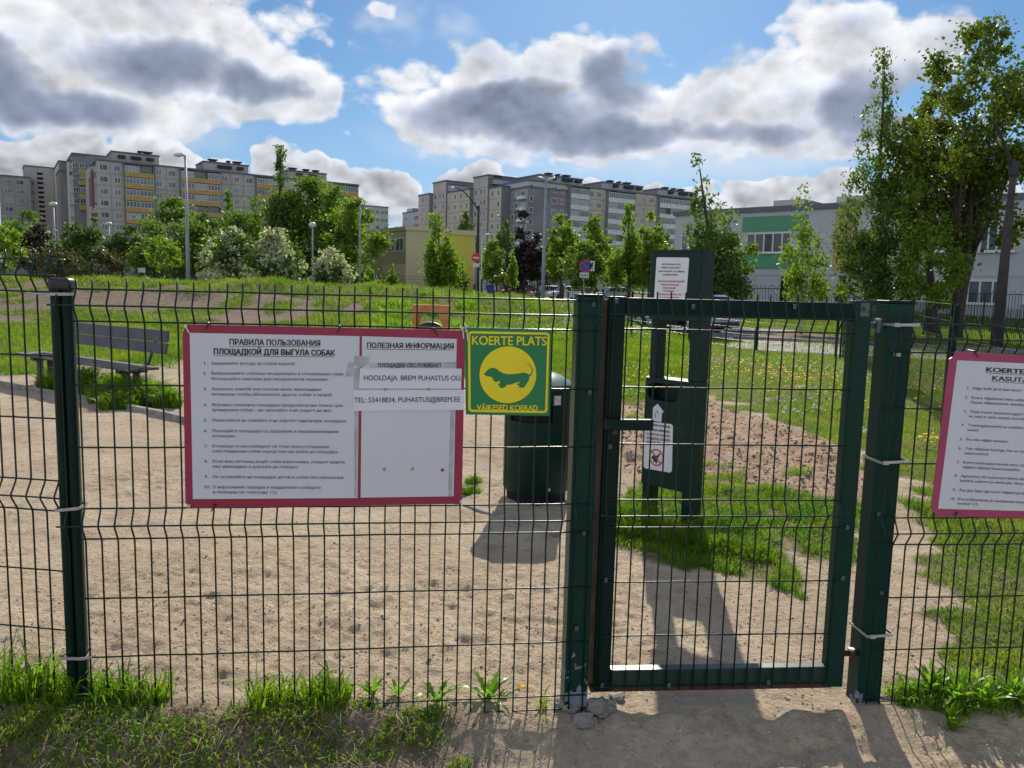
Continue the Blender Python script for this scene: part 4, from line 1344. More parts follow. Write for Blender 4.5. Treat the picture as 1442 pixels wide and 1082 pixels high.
et('KOERTE JALUTUSVÄLJAKU', 365, 181, 1080, 225, 6.6, M['ink'], 0.04, 'heading')
et('KASUTAMISE KORD', 400, 232, 905, 261, 6.6, M['ink'], 0.04, 'heading')
for (a, b) in (((365, 187), (1080, 231)), ((400, 238), (905, 267))):
    flat([Z9(*a), Z9(*b), Z9(b[0], b[1] + 3), Z9(a[0], a[1] + 3)], PR, DB - 0.0015, 0.0003).obj('heading_underline', M['ink'], sh)
for num, tx, x0, y0, wd_ in (("1.", "Sulge enda järel alati värav!", 288, 284, 285), ("2.", "Koera väljaheited viska selleks ettenähtud urni.", 281, 340, 500),
                             ("", "Kasuta väljaheitekotte säästlikult.", 278, 367, 330), ("3.", "Täida koera kaevatud augud mulla või liivaga,", 273, 422, 480),
                             ("", "et need ei oleks teistele koertele ohtlikud.", 267, 449, 430), ("4.", "Treeningelemendid on mõeldud koertele, ära istu", 261, 501, 500),
                             ("", "nendel.", 257, 529, 68), ("5.", "Ära riku väljaku inventari.", 250, 585, 248), ("6.", "Tule väljakule koeraga, kes on terve ja", 243, 638, 400),
                             ("", "vaktsineeritud.", 238, 665, 146), ("7.", "Koera jooksuajast teavita enne sisenemist", 231, 719, 440), ("", "väljakul viibivaid koeraomanikke.", 228, 747, 340),
                             ("8.", "Agressiivse või muul moel häiriva käitumise korral", 220, 799, 500), ("", "kandma suukorvi ja olema pika rihma otsas.", 216, 826, 430),
                             ("9.", "Ära jäta lapsi ega koeri väljakul järelevalveta.", 209, 882, 470), ("10.", "Korrarikkumisest ja vandalismist teavita politseid", 202, 934, 500), ("", "numbril 112.", 198, 960, 122)):
    et(tx, x0, y0, x0 + wd_, y0 + wd_ * 0.052, 3.9, M['ink_soft'], 0.01)
    if num:
        et(num, x0 - 38 - (10 if len(num) > 2 else 0), y0 - 2, x0 - 22, y0, 3.9, M['ink_soft'], 0.01, 'rule_number')
tie(rb2, PR, 1372, 497, DB, 'tie_black', 0.008, 0.014)
tie(rb2, PR, 1346, 724, DB, 'tie_black', -0.010, 0.016)


# ------------------------------------------------------------------ helpers for cut openings
def cut(o, cutter_mb):
    c_ = cutter_mb.obj('cutter', M['dark'])
    c_.parent = o.parent
    m_ = o.modifiers.new('cut', 'BOOLEAN')
    m_.object = c_
    m_.operation = 'DIFFERENCE'
    m_.solver = 'EXACT'
    bpy.context.view_layer.update()
    me_ = bpy.data.meshes.new_from_object(o.evaluated_get(bpy.context.evaluated_depsgraph_get()))
    o.modifiers.remove(m_)
    o.data = me_
    bpy.data.objects.remove(c_)


def stadium(u0, u1, v0, v1, n=8):
    r = (v1 - v0) / 2
    cv = (v0 + v1) / 2
    out = []
    for k in range(n + 1):
        a = -math.pi / 2 + math.pi * k / n
        out.append((u1 - r + r * math.cos(a), cv + r * math.sin(a)))
    for k in range(n + 1):
        a = math.pi / 2 + math.pi * k / n
        out.append((u0 + r + r * math.cos(a), cv + r * math.sin(a)))
    return out


# ------------------------------------------------------------------ dog waste bag dispenser with its own bin
co = atz(969, 745, 0.04)
ang = math.radians(-44)                          # its front runs from far left to near right
e = Vector((math.cos(ang), math.sin(ang), 0))
WD, DP = 0.40, 0.150
org = Vector((co.x, co.y, 0)) - e * WD
dsp = thing('bag_dispenser', 'tall dark green dog waste bin with an open window below its head, behind the gate', 'waste bin', (org.x, org.y, 0), ang)
PD = Plane(org.x, org.y, ang)
zz = lambda px, py: PD.loc(px, py)[1]
uu = lambda px, py: PD.loc(px, py)[0]
ztop = zz(985, 352)
zbx = zz(960, 452)
zwin = zz(960, 537)
zbot = zz(945, 690)


def shell(r_l, r_r, u0, u1, v0, v1):
    """plan outline: rounded on the left end, tight corners on the right"""
    out = []
    for (cx_, cy_, r, a0_) in ((u1 - r_r, v0 + r_r, r_r, -90), (u1 - r_r, v1 - r_r, r_r, 0), (u0 + r_l, v1 - r_l, r_l, 90), (u0 + r_l, v0 + r_l, r_l, 180)):
        for k in range(7):
            a = math.radians(a0_ + 15 * k)
            out.append((cx_ + r * math.cos(a), cy_ + r * math.sin(a)))
    return out


o = MB().prism(shell(0.06, 0.012, 0, WD, 0, DP), zbot, zwin).obj('waste_box', M['bin'], dsp, smooth_angle=35)
sa, sb = PD.loc(911, 552), PD.loc(956, 556)
cut(o, MB().prism(stadium(sa[0], sb[0], sb[1] - 0.055, sb[1] + 0.058), -0.05, 0.10, 'y'))
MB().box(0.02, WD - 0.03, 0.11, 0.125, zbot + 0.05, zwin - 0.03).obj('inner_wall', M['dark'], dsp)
MB().prism(shell(0.055, 0.010, 0.012, WD - 0.012, 0.012, DP - 0.012), zwin - 0.02, zwin - 0.012).obj('box_top', M['bin_lid'], dsp)
o = MB().prism(shell(0.06, 0.012, 0, WD, 0, DP), zbx, ztop - 0.012).obj('dispenser_box', M['bin'], dsp, smooth_angle=35)
MB().prism(shell(0.064, 0.014, -0.004, WD + 0.004, -0.004, DP + 0.004), ztop - 0.0115, ztop + 0.002).obj('lid', M['bin'], dsp, smooth_angle=35)
MB().box(0.09, 0.25, -0.004, 0.10, zbx - 0.03, zbx - 0.001).obj('bag_slot', M['dark'], dsp)
MB().box(WD - 0.062, WD - 0.001, 0.003, DP - 0.003, zwin + 0.0005, zbx - 0.0005).obj('side_column', M['bin'], dsp, bevel=0.006)
MB().prism(shell(0.03, 0.006, 0.006, 0.075, 0.05, DP - 0.003), zwin + 0.0005, zbx - 0.0005).obj('side_column', M['bin'], dsp, smooth_angle=35)
MB().box(WD - 0.062, WD - 0.001, 0.003, DP - 0.003, -0.15, zbot - 0.0005).obj('leg', M['bin'], dsp, bevel=0.004)
MB().box(0.012, 0.072, 0.04, DP - 0.003, -0.15, zbot - 0.0005).obj('leg', M['bin'], dsp, bevel=0.004)
# stickers
d_ = -0.0015
up_st = flat([(926, 362.5), (969, 363), (970.5, 365), (966, 421), (964, 439), (920.5, 437), (921, 421), (924.5, 364)], PD, d_, 0.001).obj('notice_sticker', M['signwhite'], dsp)
Z2 = lambda x, y: (860 + x / 7.21, 330 + y / 7.21)
for tx, x0, x1, y_, mt in (("AUTOMAATIKA POLE EI", 522, 708, 312, 'ink'), ("ASENDA HOOLDAJAT.", 514, 710, 346, 'ink'), ("PALUN VÕTA MAX. 2 TK. KORRAGA,", 486, 750, 384, 'ink'), ("ET JÄTKUKS KÕIGILE.", 528, 680, 418, 'ink'),
                           ("ПАКЕТЫ ДЛЯ СОБАЧЬИХ ФЕКАЛИЙ", 476, 742, 486, 'ink_red'), ("ПРЕДНАЗНАЧЕНЫ ДЛЯ", 512, 690, 520, 'ink_red'), ("ИСПОЛЬЗОВАНИЯ", 526, 656, 553, 'ink_red'),
                           ("НА ПЛОЩАДКЕ !", 530, 645, 584, 'ink_red'), ("ПРОСИМ БРАТЬ НЕ БОЛЕЕ 1-2 ШТ,", 474, 720, 618, 'ink_red'), ("ЧТОБЫ ХВАТИЛО ДЛЯ ВСЕХ.", 488, 692, 652, 'ink_red')):
    text(tx, up_st, PD, Z2(x0, y_), Z2(x1, y_ + 3), 2.2, M[mt], d_ - 0.0006, 0.02)
Z4 = lambda x, y: (860 + x / 5.41, 480 + y / 5.41)
arrow = flat([Z4(358, 480), Z4(405, 545), Z4(391, 547), Z4(385, 622), Z4(310, 606), Z4(321, 528), Z4(306, 524)], PD, d_, 0.001).obj('arrow_sticker', M['sheet'], dsp)
MB().tube([(PD.loc(*Z4(345, 590))[0], d_ - 0.001, PD.loc(*Z4(345, 590))[1]), (PD.loc(*Z4(340, 560))[0], d_ - 0.001, PD.loc(*Z4(340, 560))[1]), (PD.loc(*Z4(358, 530))[0], d_ - 0.001, PD.loc(*Z4(358, 530))[1]),
           (PD.loc(*Z4(368, 560))[0], d_ - 0.001, PD.loc(*Z4(368, 560))[1])], 0.0022, 5).obj('hand_mark', M['ink_soft'], arrow)
low_st = flat([Z4(266, 612), Z4(462, 636), Z4(474, 650), Z4(466, 992), Z4(452, 1006), Z4(262, 972), Z4(250, 958), Z4(258, 700)], PD, d_, 0.001).obj('ban_sticker', M['signwhite'], dsp)
for tx, x0, x1, y_ in (("KOERAOMANIK", 300, 452, 668), ("ÄRA UNUSTA EEMALDADA", 280, 450, 703), ("KAEVATUD AUGUD!", 274, 448, 737), ("ВЛАДЕЛЕЦ СОБАКИ", 272, 448, 770), ("ЗАКОПАЙ ЯМУ ЗА НЕЙ!", 268, 446, 800)):
    text(tx, low_st, PD, Z4(x0, y_ - 22), Z4(x1, y_), 3.4, M['ink'], d_ - 0.0006, 0.03)
ca, cb = PD.loc(*Z4(348, 890), d_), PD.loc(*Z4(404, 897), d_)
rr_ = cb[0] - ca[0]
n_ = 32
m_ = MB()
vs = []
for dz_ in (0, -0.0006):
    for r_ in (rr_, rr_ * 0.83):
        vs += [(ca[0] + r_ * math.cos(2 * math.pi * k / n_), d_ - 0.0003 + dz_, ca[1] + r_ * math.sin(2 * math.pi * k / n_)) for k in range(n_)]
fs = [(2 * n_ + k, 2 * n_ + (k + 1) % n_, 3 * n_ + (k + 1) % n_, 3 * n_ + k) for k in range(n_)]
m_.add(vs, fs)
a = math.radians(-45)
u = Vector((math.cos(a), math.sin(a))) * rr_ * 0.86
nv = Vector((-math.sin(a), math.cos(a))) * rr_ * 0.08
c2 = Vector(ca)
m_.prism([c2 - u - nv, c2 + u - nv, c2 + u + nv, c2 - u + nv], d_ - 0.0012, d_ - 0.0009, 'y')
m_.obj('ban_ring', M['ink_red'], low_st)
dgp = [(310, 885), (325, 872), (345, 878), (365, 868), (372, 855), (380, 858), (374, 875), (362, 892), (352, 905), (358, 930), (345, 935), (335, 920), (322, 925), (326, 905), (312, 898)]
MB().prism([PD.loc(*Z4(x_, y_), d_) for x_, y_ in dgp], d_ - 0.0008, d_ - 0.0004, 'y').obj('digging_dog_mark', M['ink'], low_st)

# ------------------------------------------------------------------ round litter bin with a domed lid
bc = Vector((0.195, 5.652, 0.0))
R0 = 0.243
br = thing('litter_bin', 'round dark green litter bin with a glossy domed lid, partly behind the yellow dog sign', 'litter bin', bc)
zr = 0.845
body = MB().lathe([(R0 - 0.012, 0.085), (R0, 0.10), (R0, zr - 0.03)], 48).obj('body', M['bin'], br, smooth_angle=40)
cut(body, MB().box(-0.20, 0.095, -0.40, -0.10, 0.60, 0.72))
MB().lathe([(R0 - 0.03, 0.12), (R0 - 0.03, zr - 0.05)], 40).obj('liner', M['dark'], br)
MB().lathe([(R0 + 0.006, zr - 0.03), (R0 + 0.008, zr + 0.004), (R0 + 0.002, zr + 0.012)], 48).obj('rim', M['bin'], br, smooth_angle=40)
MB().lathe([(R0 + 0.001, zr + 0.0125), (R0 - 0.03, zr + 0.034), (R0 - 0.09, zr + 0.068), (R0 - 0.17, zr + 0.094), (0.02, zr + 0.104)], 48).obj('domed_lid', M['bin_lid'], br, smooth_angle=40)
MB().lathe([(R0 - 0.03, -0.06), (R0 - 0.028, 0.084)], 40).obj('foot_ring', M['dark'], br)
MB().tube([(0.08, -R0 - 0.012, 0.135), (0.08, -R0 + 0.01, 0.135)], 0.012, 8).obj('bolt', M['strap'], br)
m_ = MB()
for k in range(6):
    a0_, a1_ = math.radians(-66 + k * 2.2), math.radians(-66 + (k + 1) * 2.2)
    r_ = R0 + 0.0012
    m_.add([(r_ * math.cos(a0_), r_ * math.sin(a0_), 0.725), (r_ * math.cos(a1_), r_ * math.sin(a1_), 0.725), (r_ * math.cos(a1_), r_ * math.sin(a1_), 0.79), (r_ * math.cos(a0_), r_ * math.sin(a0_), 0.79)], [(0, 1, 2, 3)])
m_.obj('pale_sticker', material('pale pink sticker', (0.62, 0.50, 0.50), 0.6, var=0.3, vscale=80), br)

# ------------------------------------------------------------------ bench
zs = 0.45


def at_height(px, py, z):
    d = ray(px, py)
    p = d * ((z - CAMZ) / d[2])
    return Vector((p[0], p[1], 0))


bo, bf = at_height(203, 518.5, zs), at_height(42, 495.5, zs)
bdir = (bf - bo).normalized()
bang = math.atan2(-bdir.y, -bdir.x)          # local +x runs towards the near end
BLs = (bf - bo).length
bench = thing('park_bench', 'weathered grey plank bench with a two board backrest on the edge of the sand', 'bench', (bo.x, bo.y, 0), bang)
BL = BLs
nrm = Vector((0, 1, 0))
for k in range(3):
    MB().box(-BL, 0, -0.20 + k * 0.135, -0.20 + k * 0.135 + 0.125, zs - 0.035, zs).obj('seat_plank', M['bench_old'], bench, bevel=0.006)
# backrest boards, tilted back
for k, (z0, z1) in enumerate(((0.60, 0.735), (0.745, 0.89))):
    t0 = 0.235 + (z0 - zs) * 0.22
    t1 = 0.235 + (z1 - zs) * 0.22
    MB().add([(-BL + 0.12, t0, z0), (0.0, t0, z0), (0.0 if k == 0 else -0.03, t1, z1), (-BL + 0.16, t1, z1), (-BL + 0.12, t0 + 0.035, z0), (0.0, t0 + 0.035, z0), (0.0 if k == 0 else -0.03, t1 + 0.035, z1), (-BL + 0.16, t1 + 0.035, z1)],
             [(0, 1, 2, 3), (7, 6, 5, 4), (0, 4, 5, 1), (1, 5, 6, 2), (2, 6, 7, 3), (3, 7, 4, 0)]).obj('backrest_board', M['bench_wood'], bench, bevel=0.008)
for x_ in (-0.30, -BL + 0.45):
    MB().tube([(x_, 0.17, zs - 0.04), (x_, 0.225, zs), (x_, 0.375, 0.86)], 0.020, 6).obj('backrest_arm', M['bench_steel'], bench)
    MB().box(x_ - 0.05, x_ + 0.05, -0.17, 0.19, zs - 0.085, zs - 0.036).obj('bearer', M['bench_steel'], bench)
    MB().box(x_ - 0.045, x_ - 0.005, -0.10, -0.02, -0.1, zs - 0.086).obj('leg', M['bench_old'], bench, bevel=0.004)
    MB().box(x_ - 0.045, x_ - 0.005, 0.04, 0.12, -0.1, zs - 0.086).obj('leg', M['bench_steel'], bench, bevel=0.004)

# ------------------------------------------------------------------ tyre jump
YT = 12.6
tl, trr = at(581, 428, YT), at(633, 432, YT)
tj = thing('tyre_jump', 'orange timber training frame with a black tyre hung inside, behind the rules board', 'training obstacle', ((tl.x + trr.x) / 2, YT, 0), math.radians(-6))
hw = (trr.x - tl.x) / 2
zt_ = tl.z - 0.01
for sx in (-1, 1):
    MB().box(sx * hw - (0.10 if sx > 0 else 0), sx * hw + (0.10 if sx < 0 else 0), -0.05, 0.05, -0.1, zt_ - 0.101).obj('upright', M['orange_wood'], tj, bevel=0.006)
    p_ = [(sx * (hw - 0.1), zt_ - 0.101), (sx * (hw - 0.1), zt_ - 0.30), (sx * (hw - 0.13), zt_ - 0.20), (sx * (hw - 0.19), zt_ - 0.13), (sx * (hw - 0.27), zt_ - 0.101)]
    MB().prism(p_, -0.03, 0.03, 'y').obj('corner_brace', M['orange_wood'], tj)
MB().box(-hw, hw, -0.05, 0.05, zt_ - 0.10, zt_).obj('cross_beam', M['orange_wood'], tj, bevel=0.006)
tp = at(605, 453, YT)
cz_ = tp.z - 0.30
m_ = MB()
ring = []
for i in range(32):
    a = 2 * math.pi * i / 32
    for j in range(10):
        b = 2 * math.pi * j / 10
        r_ = 0.235 + 0.065 * math.cos(b)
        ring.append((r_ * math.cos(a), 0.075 * math.sin(b), cz_ + r_ * math.sin(a)))
m_.add(ring, [(i * 10 + j, i * 10 + (j + 1) % 10, ((i + 1) % 32) * 10 + (j + 1) % 10, ((i + 1) % 32) * 10 + j) for i in range(32) for j in range(10)])
m_.obj('tyre', M['tyre'], tj, smooth=True)
for sx in (-1, 1):
    MB().tube([(sx * 0.3, 0, cz_), (sx * (hw - 0.1), 0, cz_ + 0.12)], 0.006, 5).obj('chain', M['bench_steel'], tj)

# ------------------------------------------------------------------ concrete edging round the sand
kp = [atz(-260, 512, 0.05), atz(-120, 524, 0.05), atz(0, 541, 0.05), atz(103, 559, 0.05), atz(180, 576, 0.05), atz(255, 592, 0.05), atz(420, 634, 0.05), atz(560, 673, 0.05), atz(652, 703, 0.05), atz(786, 745, 0.05), atz(850, 768, 0.05), atz(885, 782, 0.05)]
kerb = thing('sand_edging', None, None, (0, 0, 0))
kerb['kind'] = 'structure'
pts_ = []
for i in range(len(kp) - 1):
    n_ = max(1, int((kp[i + 1] - kp[i]).length / 0.12))
    for k in range(n_):
        pts_.append(kp[i].lerp(kp[i + 1], k / n_))
acc = 0
seg_ = [pts_[0]]
for a_, b_ in zip(pts_[:-1], pts_[1:]):
    acc += (b_ - a_).length
    seg_.append(b_)
    if acc > 1.0:
        p0, p1 = seg_[0], seg_[-1]
        dv = (p1 - p0).normalized()
        nv_ = Vector((-dv.y, dv.x, 0)) * 0.032
        p0, p1 = p0 + dv * 0.004, p1 - dv * 0.004
        z0_, z1_ = gz1(p0.x, p0.y) + 0.022, gz1(p1.x, p1.y) + 0.022
        if p0.y > 7:
            z0_, z1_ = z0_ + 0.035, z1_ + 0.035
        m_ = MB()
        vs = []
        for zz0, zz1 in ((z0_ - 0.15, z1_ - 0.15), (z0_, z1_)):
            for p_, z_ in ((p0, zz0), (p1, zz1)):
                for s_ in (-1, 1):
                    vs.append((p_.x + s_ * nv_.x, p_.y + s_ * nv_.y, z_))
        m_.add(vs, [(0, 1, 3, 2), (4, 6, 7, 5), (0, 4, 5, 1), (2, 3, 7, 6), (0, 2, 6, 4), (1, 5, 7, 3)])
        m_.obj('edging_stone', M['concrete'], kerb, bevel=0.006)
        acc = 0
        seg_ = [b_]

# ------------------------------------------------------------------ concrete lumps at the gate post foot
for (px, py, r_, lb) in ((800, 1018, 0.050, 'grey concrete lump left of the flaking gate post foot'), (845, 1022, 0.055, 'grey concrete lump right of the flaking gate post foot'), (822, 1040, 0.042, 'low grey concrete lump in front of the flaking gate post foot'), (868, 1008, 0.030, 'smallest grey concrete lump beside the latch side post'),
                     (1243, 1004, 0.022, 'round pale stone at the foot of the hinge side post')):
    p_ = atz(px, py, -0.04)
    me_ = bpy.data.meshes.new('concrete_lump')
    bm = bmesh.new()
    bmesh.ops.create_icosphere(bm, subdivisions=3, radius=r_)
    for v in bm.verts:
        nrm_ = v.co.normalized()
        k_ = 1 + 0.35 * float(vnoise(np.array([nrm_.x * 2 + px]), np.array([nrm_.y * 2 + nrm_.z * 3]), 0.6, 80)[0]) + 0.35 * float(vnoise(np.array([nrm_.x * 2 + px]), np.array([nrm_.y * 2 + nrm_.z * 3]), 0.2, 81)[0])
        v.co = v.co * k_
        v.co.z *= 0.55
    bm.to_mesh(me_)
    bm.free()
    me_.materials.append(M['concrete'])
    tag(inst('concrete_lump' if r_ > 0.025 else 'pale_stone', me_, None, (p_.x, p_.y, gz1(p_.x, p_.y) + r_ * 0.15)), lb, 'stone')

# ------------------------------------------------------------------ leafy weeds by the fence
def leaf_mesh(L, wd, lobes, curl=0.5, mat='weed'):
    """a dandelion style leaf: toothed outline, drooping along its length"""
    m_ = MB()
    n = 9
    vs = []
    for i in range(n + 1):
        t = i / n
        x_ = L * t
        wv = wd * (math.sin(math.pi * min(1, t * 0.92 + 0.06)) ** 0.8) * (1 + (0.55 if i % 2 else -0.45) * lobes)
        zc_ = L * (0.55 * t - curl * t * t)
        vs += [(x_, -wv, zc_ + wv * 0.35), (x_, 0, zc_), (x_, wv, zc_ + wv * 0.35)]
    fs = []
    for i in range(n):
        a = i * 3
        fs += [(a, a + 1, a + 4, a + 3), (a + 1, a + 2, a + 5, a + 4)]
    return m_.add(vs, fs).mesh('leaf', M[mat], True)


LEAVES = [leaf_mesh(0.13, 0.011, 0.9, 0.4), leaf_mesh(0.10, 0.012, 0.6, 0.2), leaf_mesh(0.15, 0.013, 0.95, 0.65), leaf_mesh(0.08, 0.010, 0.2, 0.3), leaf_mesh(0.12, 0.017, 0.5, 0.45)]


def weed(px, py, zg, n, sc, label, flower=False, kinds=(0, 1, 2), group='leafy weeds at the fence foot', upright=0.0):
    p_ = atz(px, py, zg)
    t_ = thing('leafy_weed', label, 'weed', (p_.x, p_.y, gz1(p_.x, p_.y) + 0.002), rng.random() * 6, group)
    for i in range(n):
        r_ = i * 2.4 + rng.random() * 0.5
        inst('leaf', LEAVES[kinds[i % len(kinds)]], t_, (0.006 * math.cos(r_), 0.006 * math.sin(r_), 0), (0, -rng.random() * 0.7 - upright * rng.random(), r_), (sc * (0.6 + 0.6 * rng.random()),) * 3)
    if flower:
        MB().tube([(0, 0, 0), (0.05, -0.01, 0.04), (0.085, -0.015, 0.062)], 0.002, 5).obj('flower_stalk', M['weed'], t_)
        m_ = MB()
        for ring_, (rr0, zz0) in enumerate(((0.0165, 0.0), (0.013, 0.003), (0.008, 0.006))):
            for k in range(14):
                a = 2 * math.pi * (k + ring_ * 0.5) / 14
                m_.add([(0, 0, zz0), (rr0 * math.cos(a - 0.13), rr0 * math.sin(a - 0.13), zz0 + 0.003), (rr0 * 1.1 * math.cos(a), rr0 * 1.1 * math.sin(a), zz0 + 0.002), (rr0 * math.cos(a + 0.13), rr0 * math.sin(a + 0.13), zz0 + 0.003)], [(0, 1, 2, 3)])
        inst('flower_head', m_.mesh('flower_head', M['petal']), t_, (0.085, -0.015, 0.063), (0.2, 0.3, 0))
    return t_


weed(688, 993, 0.02, 15, 0.85, 'bright dandelion plant growing under the panel left of the latch side post', False, (0, 2, 1), upright=0.6)
wf = weed(700, 998, 0.01, 5, 0.6, 'dandelion with one open yellow flower near the flaking gate post', True)
wf.rotation_euler.z = 0.05
weed(615, 1000, 0.03, 13, 0.75, 'ragged pale dandelion rosette on the cut turf edge, next left of the brightest one', False, (0, 2), upright=0.6)
weed(560, 990, 0.04, 12, 0.6, 'small green rosette at the fence foot below the middle of the rules board', False, (1, 3, 0), upright=0.5)
weed(525, 992, 0.05, 12, 0.6, 'small broad leaved rosette at the fence foot, just left of the board middle', False, (1, 4), upright=0.4)
weed(455, 985, 0.06, 12, 0.65, 'clump of weed leaves below the board heading side', False, (1, 0, 3), upright=0.5)
weed(470, 1035, -0.04, 12, 0.55, 'dull greyish weed sprawling down the cut turf bank', False, (3, 1), upright=0.0)
LEAVES += [leaf_mesh(0.14, 0.011, 0.7, 0.45), leaf_mesh(0.11, 0.009, 0.2, 0.25), leaf_mesh(0.16, 0.012, 0.3, 0.6)]
for px, py, n, sc, lb in ((1310, 990, 34, 0.85, 'lush toothed weed right of the hinge side post'), (1345, 1000, 40, 0.95, 'tallest toothed weed in the bottom right clump'), (1385, 1005, 34, 0.85, 'toothed weed in the middle of the bottom right clump'),
                          (1425, 1000, 34, 0.9, 'toothed weed at the right edge of the photo bottom'), (1275, 985, 20, 0.6, 'small weed closest to the hinge side post'), (1340, 1022, 26, 0.7, 'pale leaved weed spilling onto the path at the bottom right')):
    weed(px, py, 0.0, n, sc, lb, False, (0, 5, 2, 6, 7, 4), upright=0.9)
sp = []
for px, py, r, n, k in [(1290, 985, 0.09, 360, 1.0), (1330, 985, 0.12, 560, 1.1), (1400, 985, 0.14, 600, 1.1), (1440, 985, 0.12, 500, 1.1), (1360, 975, 0.1, 260, 1.4), (1262, 980, 0.06, 120, 0.9)]:
    sp.append((*g(px, py, 0.02), r, n, k))
clump('tall_grass', sp, M['weed'], 0.11, 0.006, 'grass blades mixed into the bottom right weed clump', lean=0.7)
# ------------------------------------------------------------------ far buildings
E1 = np.array([0.838, 0.546])        # facade direction: to the right and away
E2 = np.array([0.546, -0.838])       # gable direction: from far left to near right


def ztop(px, py, Y):
    return at(px, py, Y).z


class Face:
    """a vertical wall plane: P is its left end, e runs to the right as seen from the gate"""
    def __init__(self, pxl, Y=None, e=E1, P=None):
        self.e = np.array(e)
        self.P = np.array(P) if P is not None else np.array([bearing(pxl) * Y, Y])
        self.ang = math.atan2(self.e[1], self.e[0])

    def u(self, px):
        q_ = hitline(px, self.P, self.e)
        return float((q_ - self.P) @ self.e)

    def xy(self, u_):
        return self.P + self.e * u_

    def z(self, px, py):
        q_ = hitline(px, self.P, self.e)
        return at(px, py, q_[1]).z


def block(root, face, u0, u1, depth, z0, z1, mats, name='wall', setback=0.0, coping=None):
    """a box standing on the face line; materials: front, sides"""
    m_ = MB()
    x0, x1, y0, y1 = u0, u1, setback, setback + depth
    vs = [(x, y, z) for z in (z0, z1) for y in (y0, y1) for x in (x0, x1)]
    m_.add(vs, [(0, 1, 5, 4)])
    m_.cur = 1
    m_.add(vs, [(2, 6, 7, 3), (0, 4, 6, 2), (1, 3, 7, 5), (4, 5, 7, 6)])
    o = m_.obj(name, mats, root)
    place(o, root, face)
    if coping:
        c_ = MB().box(x0 - 0.15, x1 + 0.15, y0 - 0.15, y1 + 0.15, z1 - 0.25, z1 + 0.12).obj('roof_edge', coping, root)
        place(c_, root, face)
    return o


def place(o, root, face, u=0.0, d=0.0, z=0.0):
    """put a part built in face coordinates into its root's frame"""
    q_ = face.xy(u)
    nb = np.array([-face.e[1], face.e[0]])
    w_ = q_ + nb * d
    o.parent = root
    o.location = (w_[0] - root.location.x, w_[1] - root.location.y, z - root.location.z)
    o.rotation_euler = (0, 0, face.ang)


def window_mesh(name, wd, ht, cols=2, glass='glass', split=None, th=0.07, rail=False, proud=0.05):
    m_ = MB()
    m_.box(-wd / 2, wd / 2, -proud, -0.004, -ht / 2, -ht / 2 + th)
    m_.box(-wd / 2, wd / 2, -proud, -0.004, ht / 2 - th, ht / 2)
    cuts = [-wd / 2 + th * 0.5] + ([(-wd / 2 + wd * c_) for c_ in split] if split else [(-wd / 2 + wd * k / cols) for k in range(1, cols)]) + [wd / 2 - th * 0.5]
    for c_ in cuts:
        m_.box(c_ - th / 2, c_ + th / 2, -proud + 0.001, -0.005, -ht / 2 + th, ht / 2 - th)
    m_.cur = 1
    m_.box(-wd / 2 + th * 0.4, wd / 2 - th * 0.4, -0.02, -0.008, -ht / 2 + th * 0.9, ht / 2 - th * 0.9)
    return m_.mesh(name, [M['frame'], M[glass]])


WM = {}
for g_, gl in (('a', 'glass'), ('b', 'glass_mid'), ('c', 'glass_pale'), ('d', 'glass_blue')):
    WM['w' + g_] = window_mesh('window', 1.75, 1.35, glass=gl, split=(0.36,), th=0.10)
    WM['n' + g_] = window_mesh('window', 1.25, 1.35, glass=gl, cols=2, th=0.12)
    WM['s' + g_] = window_mesh('window', 0.95, 1.35, glass=gl, cols=1, th=0.10)
    WM['l' + g_] = window_mesh('loggia_glazing', 3.0, 1.45, glass=gl, cols=4, th=0.12)
    WM['h' + g_] = window_mesh('loggia_glazing', 1.9, 1.45, glass=gl, cols=3, th=0.10)


def pick(k, weights=(5, 4, 2, 0.5)):
    w_ = np.array(weights) / sum(weights)
    return k + 'abcd'[int(rng.choice(4, p=w_))]


def win(root, face, px, z, key, d=0.0, sx=1.0, name='window'):
    o = inst(name, WM[key], root)
    place(o, root, face, face.u(px), d, z)
    o.scale.x = sx
    return o


def seams(root, face, u0, u1, zs_, us_, z0, z1, d=-0.012, w_=0.09):
    """recess-coloured joints between the concrete panels of a far facade: one mesh"""
    m_ = MB()
    for z_ in zs_:
        m_.box(u0, u1, d, d + 0.008, z_ - w_ / 2, z_ + w_ / 2)
    for u_ in us_:
        m_.box(u_ - w_ / 2, u_ + w_ / 2, d + 0.001, d + 0.0085, z0, z1)
    o = m_.obj('panel_joints', M['seam'], root)
    o['kind'] = 'stuff'
    place(o, root, face)


def roofbox(root, face, px0, px1, py, depth=9, setback=3.0, mats=None, vents=((0.25, 1.4), (0.75, 1.4)), zlow=None, slots=()):
    P_ = face.P + np.array([-face.e[1], face.e[0]]) * setback
    f2 = Face(0, e=face.e, P=P_)
    u0, u1 = f2.u(px0), f2.u(px1)
    zt_ = f2.z(px0, py)
    o = block(root, f2, u0, u1, depth, zlow, zt_, mats or [M['panel_grey'], M['panel_side']], 'roof_house', coping=M['roof_dark'])
    for fr, w_ in vents:
        m_ = MB()
        uc = u0 + (u1 - u0) * fr
        m_.box(uc - w_ * 0.35, uc + w_ * 0.35, 2.0, 3.2, zt_ + 0.13, zt_ + 0.7)
        m_.box(uc - w_ * 0.55, uc + w_ * 0.55, 1.8, 3.4, zt_ + 0.71, zt_ + 1.0)
        v_ = m_.obj('roof_vent', M['vent'], root)
        place(v_, root, f2)
    for fr, w_ in slots:
        uc = u0 + (u1 - u0) * fr
        s_ = MB().box(uc - w_ / 2, uc + w_ / 2, -0.9, -0.02, zlow + 1.0, zlow + 1.7).obj('roof_vent', M['vent'], root)
        place(s_, root, f2)
    return f2


